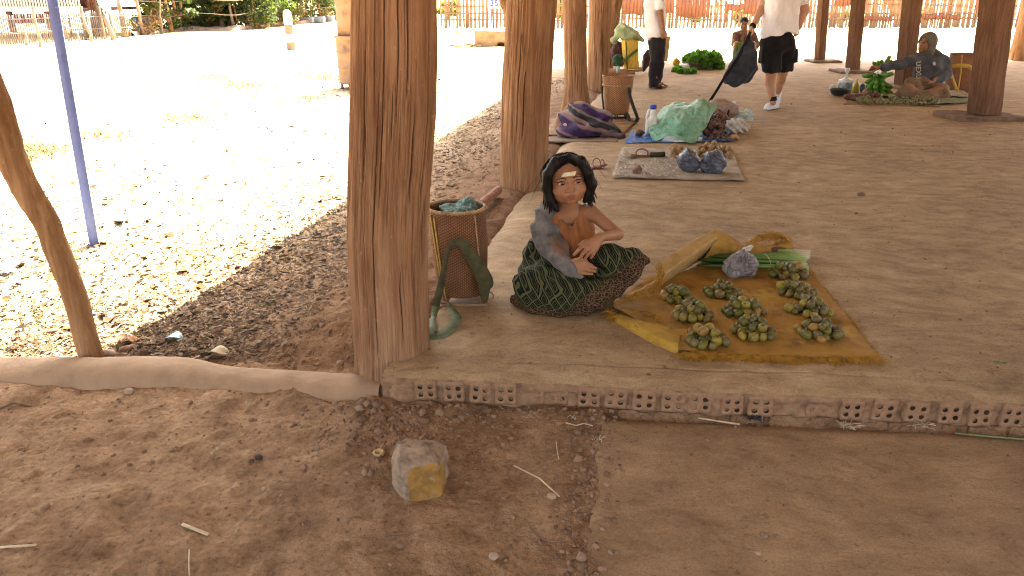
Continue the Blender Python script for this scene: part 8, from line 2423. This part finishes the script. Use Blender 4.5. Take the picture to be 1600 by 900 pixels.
def sandal(parent, a, b):
    a, b = Vector(a), Vector(b)
    mb = MB(); d = (b - a).normalized(); s = Vector((-d.y, d.x, 0))
    mb.tube([tuple(a + Vector((0, 0, .012))), tuple(a.lerp(b, .3) + Vector((0, 0, .012))), tuple(a.lerp(b, .7) + Vector((0, 0, .012))), tuple(b + Vector((0, 0, .012)))], [.03, .038, .048, .030], 12, flat=(.3, (0, 0, 1)))
    c = a.lerp(b, .68)
    mb.tube([tuple(c + s * .045 + Vector((0, 0, .015))), tuple(c + s * .025 + Vector((0, 0, .05))), tuple(c - s * .025 + Vector((0, 0, .05))), tuple(c - s * .045 + Vector((0, 0, .015)))], .014, 8)
    return put("sandal", mb.mesh("sandal"), M_SANDAL, parent)
def foot(parent, a, b, mat, name="foot"):
    a, b = Vector(a), Vector(b); d = (b - a).normalized(); s_ = Vector((-d.y, d.x, 0))
    S = SDF([min(a[i], b[i]) - .09 for i in range(3)], [max(a[i], b[i]) + .12 for i in range(3)], .005)
    S.cap(a + Vector((0, 0, .035)), a.lerp(b, .7) + Vector((0, 0, .025)), .034, .032, .02).cap(a + Vector((0, 0, .04)), a + Vector((0, 0, .09)), .034, .034, .02)
    for k in range(5): S.cap(a.lerp(b, .7) + s_ * (.026 - k * .013) + Vector((0, 0, .02)), b + s_ * (.026 - k * .013) + d * (-.008 * abs(k - 1)) + Vector((0, 0, .014)), .013, .010 if k else .012, .006)
    S.cut_below(min(a.z, b.z) + .003)
    return put(name, S.mesh(name), mat, parent)
a0, a1 = W(1016, 138.5), W(1037, 138.5)
a0.z = a1.z = .172
foot(C_, a0, a1, M_SKIN3); sandal(C_, a0 - Vector((.02, 0, .018)), a1 + Vector((.03, 0, -.018)))
a0, a1 = W(1019, 136.3), W(1041, 136.3); a0.y += .05; a1.y += .05
a0.z = a1.z = .172
foot(C_, a0, a1, M_SKIN3); sandal(C_, a0 - Vector((.02, 0, .018)), a1 + Vector((.03, 0, -.018)))

# ------------------------------------------------------------------ squatting man at the sunny edge
Y3 = 16.75
D_ = thing("person", W(1162, 97), "squatting man in an open brown jacket at the sunny edge, behind the dark bag", "person")
p = PP(Y3)
S = SDF((4.55, 16.1, 0.13), (5.7, 17.35, 1.25), 0.010)
fr3 = head_frame(tuple(p(1162.5, 38, .02)), pitch=8, yaw=-12, sc3=(1.12, 1.12, 1.12))
head(S, fr3)
S.cap(p(1163, 44, .04), p(1163, 52, .06), .055, .065, .02)
S.cap(p(1152, 54, .08), p(1175, 54, .08), .07, .07, .03).ell(p(1164, 65, .1), (.17, .13, .24), k=.04)
S.ell(p(1163, 82, .25), (.19, .16, .13), k=.04)
for sx_, kx_, fx_ in ((-1, 1151, 1147), (1, 1176, 1179)):
    S.chain([p(1163 + sx_ * 5, 82, .22), p(kx_, 70, -.22), p(fx_, 92, -.02)], [.085, .065, .042], .02)
S.chain([p(1150, 55, .08), p(1148, 68, -.02), p(1156, 74, -.22)], [.055, .045, .032], .02)
S.chain([p(1177, 55, .08), p(1181, 68, -.02), p(1180, 78, -.2)], [.055, .045, .032], .02)
for base, s_ in ((p(1157, 75, -.23), 1), (p(1180, 79.5, -.21), -1)):
    kn = [base + Vector((s_ * .02, (d - 1.5) * .02, -.05)) for d in range(4)]
    hand(S, base, kn, [(k_ + Vector((s_ * .01, 0, -.035)), k_ + Vector((s_ * .0, 0, -.06))) for k_ in kn], .011, .03, (base + Vector((0, -.03, -.02)), base + Vector((s_ * .02, -.045, -.05)), base + Vector((s_ * .025, -.045, -.075))))
me = S.mesh("body"); paint_head(me, fr3); put("body", me, [M_SKIN3, M_LIP, M_BROW], D_); eyes(D_, fr3); cap_hair(D_, fr3)
S = SDF((4.55, 16.2, 0.3), (5.7, 17.35, 1.15), 0.011)
S.cap(p(1152, 54, .08), p(1175, 54, .08), .085, .085, .04).ell(p(1164, 67, .1), (.20, .15, .26), k=.04)
S.chain([p(1150, 55, .08), p(1147, 68, -.02), p(1152, 72, -.12)], [.075, .07, .06], .03)
S.chain([p(1177, 55, .08), p(1181.5, 68, -.02), p(1181, 75, -.14)], [.075, .07, .055], .03)
S.ell(p(1163, 58, -.12), (.055, .16, .20), k=.02, op='s')
S.warp(lambda x, y, z: 0.010 * np.sin(x * 30 + z * 16), .05).rough(.014, 7, 43, 3)
put("brown_jacket", S.mesh("brown_jacket"), cloth("brown_jacket", (0.16, 0.095, 0.07), 0.3, 8, spots=((0.32, 0.23, 0.15), 5, 0.56)), D_)
S = SDF((4.8, 16.5, 0.3), (5.5, 17.1, 1.1), 0.011)
S.ell(p(1164, 67, .08), (.15, .13, .24), k=.04); S.rough(.01, 8, 3, 3)
put("dark_shirt", S.mesh("dark_shirt"), cloth("dark_shirt", (0.09, 0.055, 0.04), 0.3, 8), D_)
S = SDF((4.55, 16.2, 0.13), (5.75, 17.35, 0.75), 0.011)
for sx_, kx_ in ((-1, 1151), (1, 1176)): S.chain([p(1163 + sx_ * 5, 82, .24), p(kx_, 71, -.17)], [.11, .085], .02)
S.rough(.012, 8, 3, 3)
put("shorts", S.mesh("shorts"), cloth("grey_shorts", (0.10, 0.09, 0.09), 0.3, 8), D_)
for x in (1147, 1178):
    a0 = W(x, 95); a0.z = .165; a0.y = Y3 - .05
    foot(D_, a0, a0 + Vector((-.03, -.2, 0)), M_SKIN3)

# ------------------------------------------------------------------ seated woman in a grey hoodie
Y4 = 11.05
E_ = thing("person", W(1442, 150), "woman in a grey lettered hoodie sitting on the mat, reaching for green bananas", "person")
p = PP(Y4)
S = SDF((4.9, 10.45, 0.13), (6.6, 11.55, 1.25), 0.009)
fr4 = head_frame(tuple(p(1446.5, 68)), pitch=0, yaw=-62, roll=6, sc3=(1.05, 1.05, 1.05))
head(S, fr4, ears=False)
S.cap(p(1451, 76, .02), p(1452, 88, .03), .055, .06, .02)
S.cap(p(1433, 92, .03), p(1472, 94, .05), .07, .07, .03).ell(p(1452, 108, .06), (.17, .13, .26), k=.04).ell(p(1450, 134, .1), (.19, .18, .14), k=.04)
S.chain([p(1431, 93), p(1405, 100, -.08), p(1378, 105, -.12)], [.06, .045, .032], .02)
S.chain([p(1474, 95, .03), p(1478, 116, -.05), p(1458, 127, -.22)], [.06, .048, .032], .02)
wr = p(1374, 106, -.12)
kn = [p(1363, 104 + d * 1.6, -.15 + .02 * d) for d in range(4)]
tp = [(p(1356, 106 + d * 1.4, -.17 + .02 * d), p(1349, 110 + d, -.17 + .02 * d)) for d in range(4)]
hand(S, wr, kn, tp, .011, .03, (p(1369, 109, -.17), p(1362, 112, -.2), p(1357, 115, -.2)))
wr = p(1457, 128, -.23)
kn = [p(1450, 130 + d * 1.2, -.27 + .02 * d) for d in range(4)]
tp = [(p(1446, 131 + d * 1.2, -.28 + .02 * d), p(1442, 133 + d, -.27 + .02 * d)) for d in range(4)]
hand(S, wr, kn, tp, .0105, .028, (p(1453, 127, -.27), p(1448, 127, -.29), p(1444, 128, -.29)))
S.chain([p(1455, 138, .05), p(1420, 138, -.30), p(1440, 150, -.35)], [.09, .065, .045], .03)
S.chain([p(1455, 138, .05), p(1470, 140, -.28), p(1440, 148, -.33)], [.09, .065, .045], .03)
me = S.mesh("body"); paint_head(me, fr4); put("body", me, [M_SKIN3, M_LIP, M_BROW], E_); eyes(E_, fr4)
M_HOOD = cloth("grey_sweatshirt", (0.085, 0.09, 0.105), 0.3, 9, (0.05, 0.052, 0.062))
M_HOODL = cloth("pale_hood", (0.135, 0.125, 0.105), 0.2, 9)
S = SDF((4.9, 10.45, 0.3), (6.6, 11.55, 1.2), 0.009)
S.cap(p(1434, 93, .03), p(1471, 95, .05), .088, .088, .04).ell(p(1452, 109, .05), (.20, .155, .28), k=.04).ell(p(1452, 120, .05), (.215, .17, .15), k=.04)
S.chain([p(1431, 94), p(1405, 101, -.08), p(1380, 105, -.12)], [.082, .066, .048], .03)
S.chain([p(1474, 96, .03), p(1479, 116, -.05), p(1461, 127, -.2)], [.084, .072, .050], .03)
zc = p(1450, 128).z
S.d = np.maximum(S.d, zc - S.ax[2][None, None, :] + 0 * S.ax[0][:, None, None])
S.warp(lambda x, y, z: 0.009 * np.sin(x * 24 + z * 18 + 2 * np.sin(z * 9)), .05).rough(.014, 7, 53, 3)
put("hoodie", S.mesh("hoodie"), M_HOOD, E_)
h, Rm, q = fr4
o = h(0, 0, 0)
S = SDF((o.x - .2, o.y - .2, o.z - .22), (o.x + .2, o.y + .2, o.z + .2), .007)
e = lambda c, r, k=0.012, op='u': S.ell(h(*c), (r[0] * q[0], r[1] * q[1], r[2] * q[2]), Rm, k, op)
e((0, .035, .034), (.108, .122, .116)); e((0, .055, -.06), (.105, .10, .11), .03)
e((0, -.10, -.02), (.068, .105, .100), .01, 's'); e((0, -.02, -.01), (.072, .08, .09), .01, 's')
S.rough(.010, 14, 5, 3)
hd = put("hood", S.mesh("hood"), M_HOODL, E_)
S = SDF((5.2, 10.3, 0.13), (6.5, 11.5, 0.62), 0.009)
S.chain([p(1452, 138, .05), p(1418, 140, -.28), p(1436, 150, -.36)], [.13, .09, .06], .04)
S.chain([p(1454, 138, .05), p(1472, 142, -.25), p(1444, 150, -.36)], [.13, .09, .06], .04)
S.ell(p(1446, 150, -.15), (.30, .28, .07), k=.05)
S.chain([p(1450, 132, -.02), p(1425, 134, -.22), p(1410, 146, -.3)], [.12, .10, .08], .05).cap(p(1456, 138, -.12), p(1470, 147, -.22), .10, .09, .05)
S.warp(lambda x, y, z: 0.012 * np.sin(x * 22 + z * 16 + y * 12), .05).rough(.03, 6, 59, 3)
S.cut_below(.17)
put("skirt", S.mesh("skirt"), cloth("ochre_skirt", (0.20, 0.13, 0.07), 0.3, 7, (0.12, 0.065, 0.04), ((0.34, 0.22, 0.05), 4, 0.58)), E_)
def text_mesh(s, size, name="lettering", extrude=0.0015, bold=0.0):
    cu = bpy.data.curves.new("t", 'FONT'); cu.body = s; cu.size = size; cu.extrude = extrude; cu.offset = bold
    cu.align_x = 'CENTER'; cu.align_y = 'CENTER'; cu.resolution_u = 2
    o = bpy.data.objects.new("t", cu); COL.objects.link(o)
    dg = bpy.context.evaluated_depsgraph_get()
    me = bpy.data.meshes.new_from_object(o.evaluated_get(dg)); me.name = name
    bpy.data.objects.remove(o); bpy.data.curves.remove(cu)
    return me
def place_text(s, size, loc, rot, mat, parent, bold=0.0, wrap=None, name="lettering"):
    me = text_mesh(s, size, name, bold=bold)
    M = Matrix.Translation(loc) @ rot.to_matrix().to_4x4()
    me.transform(M)
    return put(name, me, mat, parent)
M_PRINT = simple("pale_print", (0.50, 0.47, 0.40), 0.15, 60, 0.8, 0)
for k, ch in enumerate("UEXUE"):
    pos = p(1434.5 + k * .2, 99.5 + k * 6.7, -.215 + .012 * abs(k - 2))
    place_text(ch, .085, pos, Euler((R(90), R(82), R(-24))), M_PRINT, E_, .0012)
place_text("e", .10, p(1459.5, 98.5, -.125), Euler((R(75), R(-8), R(12))), M_PRINT, E_, .002)

for (txt, size, loc) in place_sign:
    place_text(txt, size, loc, Euler((R(90), 0, 0)), M_BLUEINK, th_sign, .01)
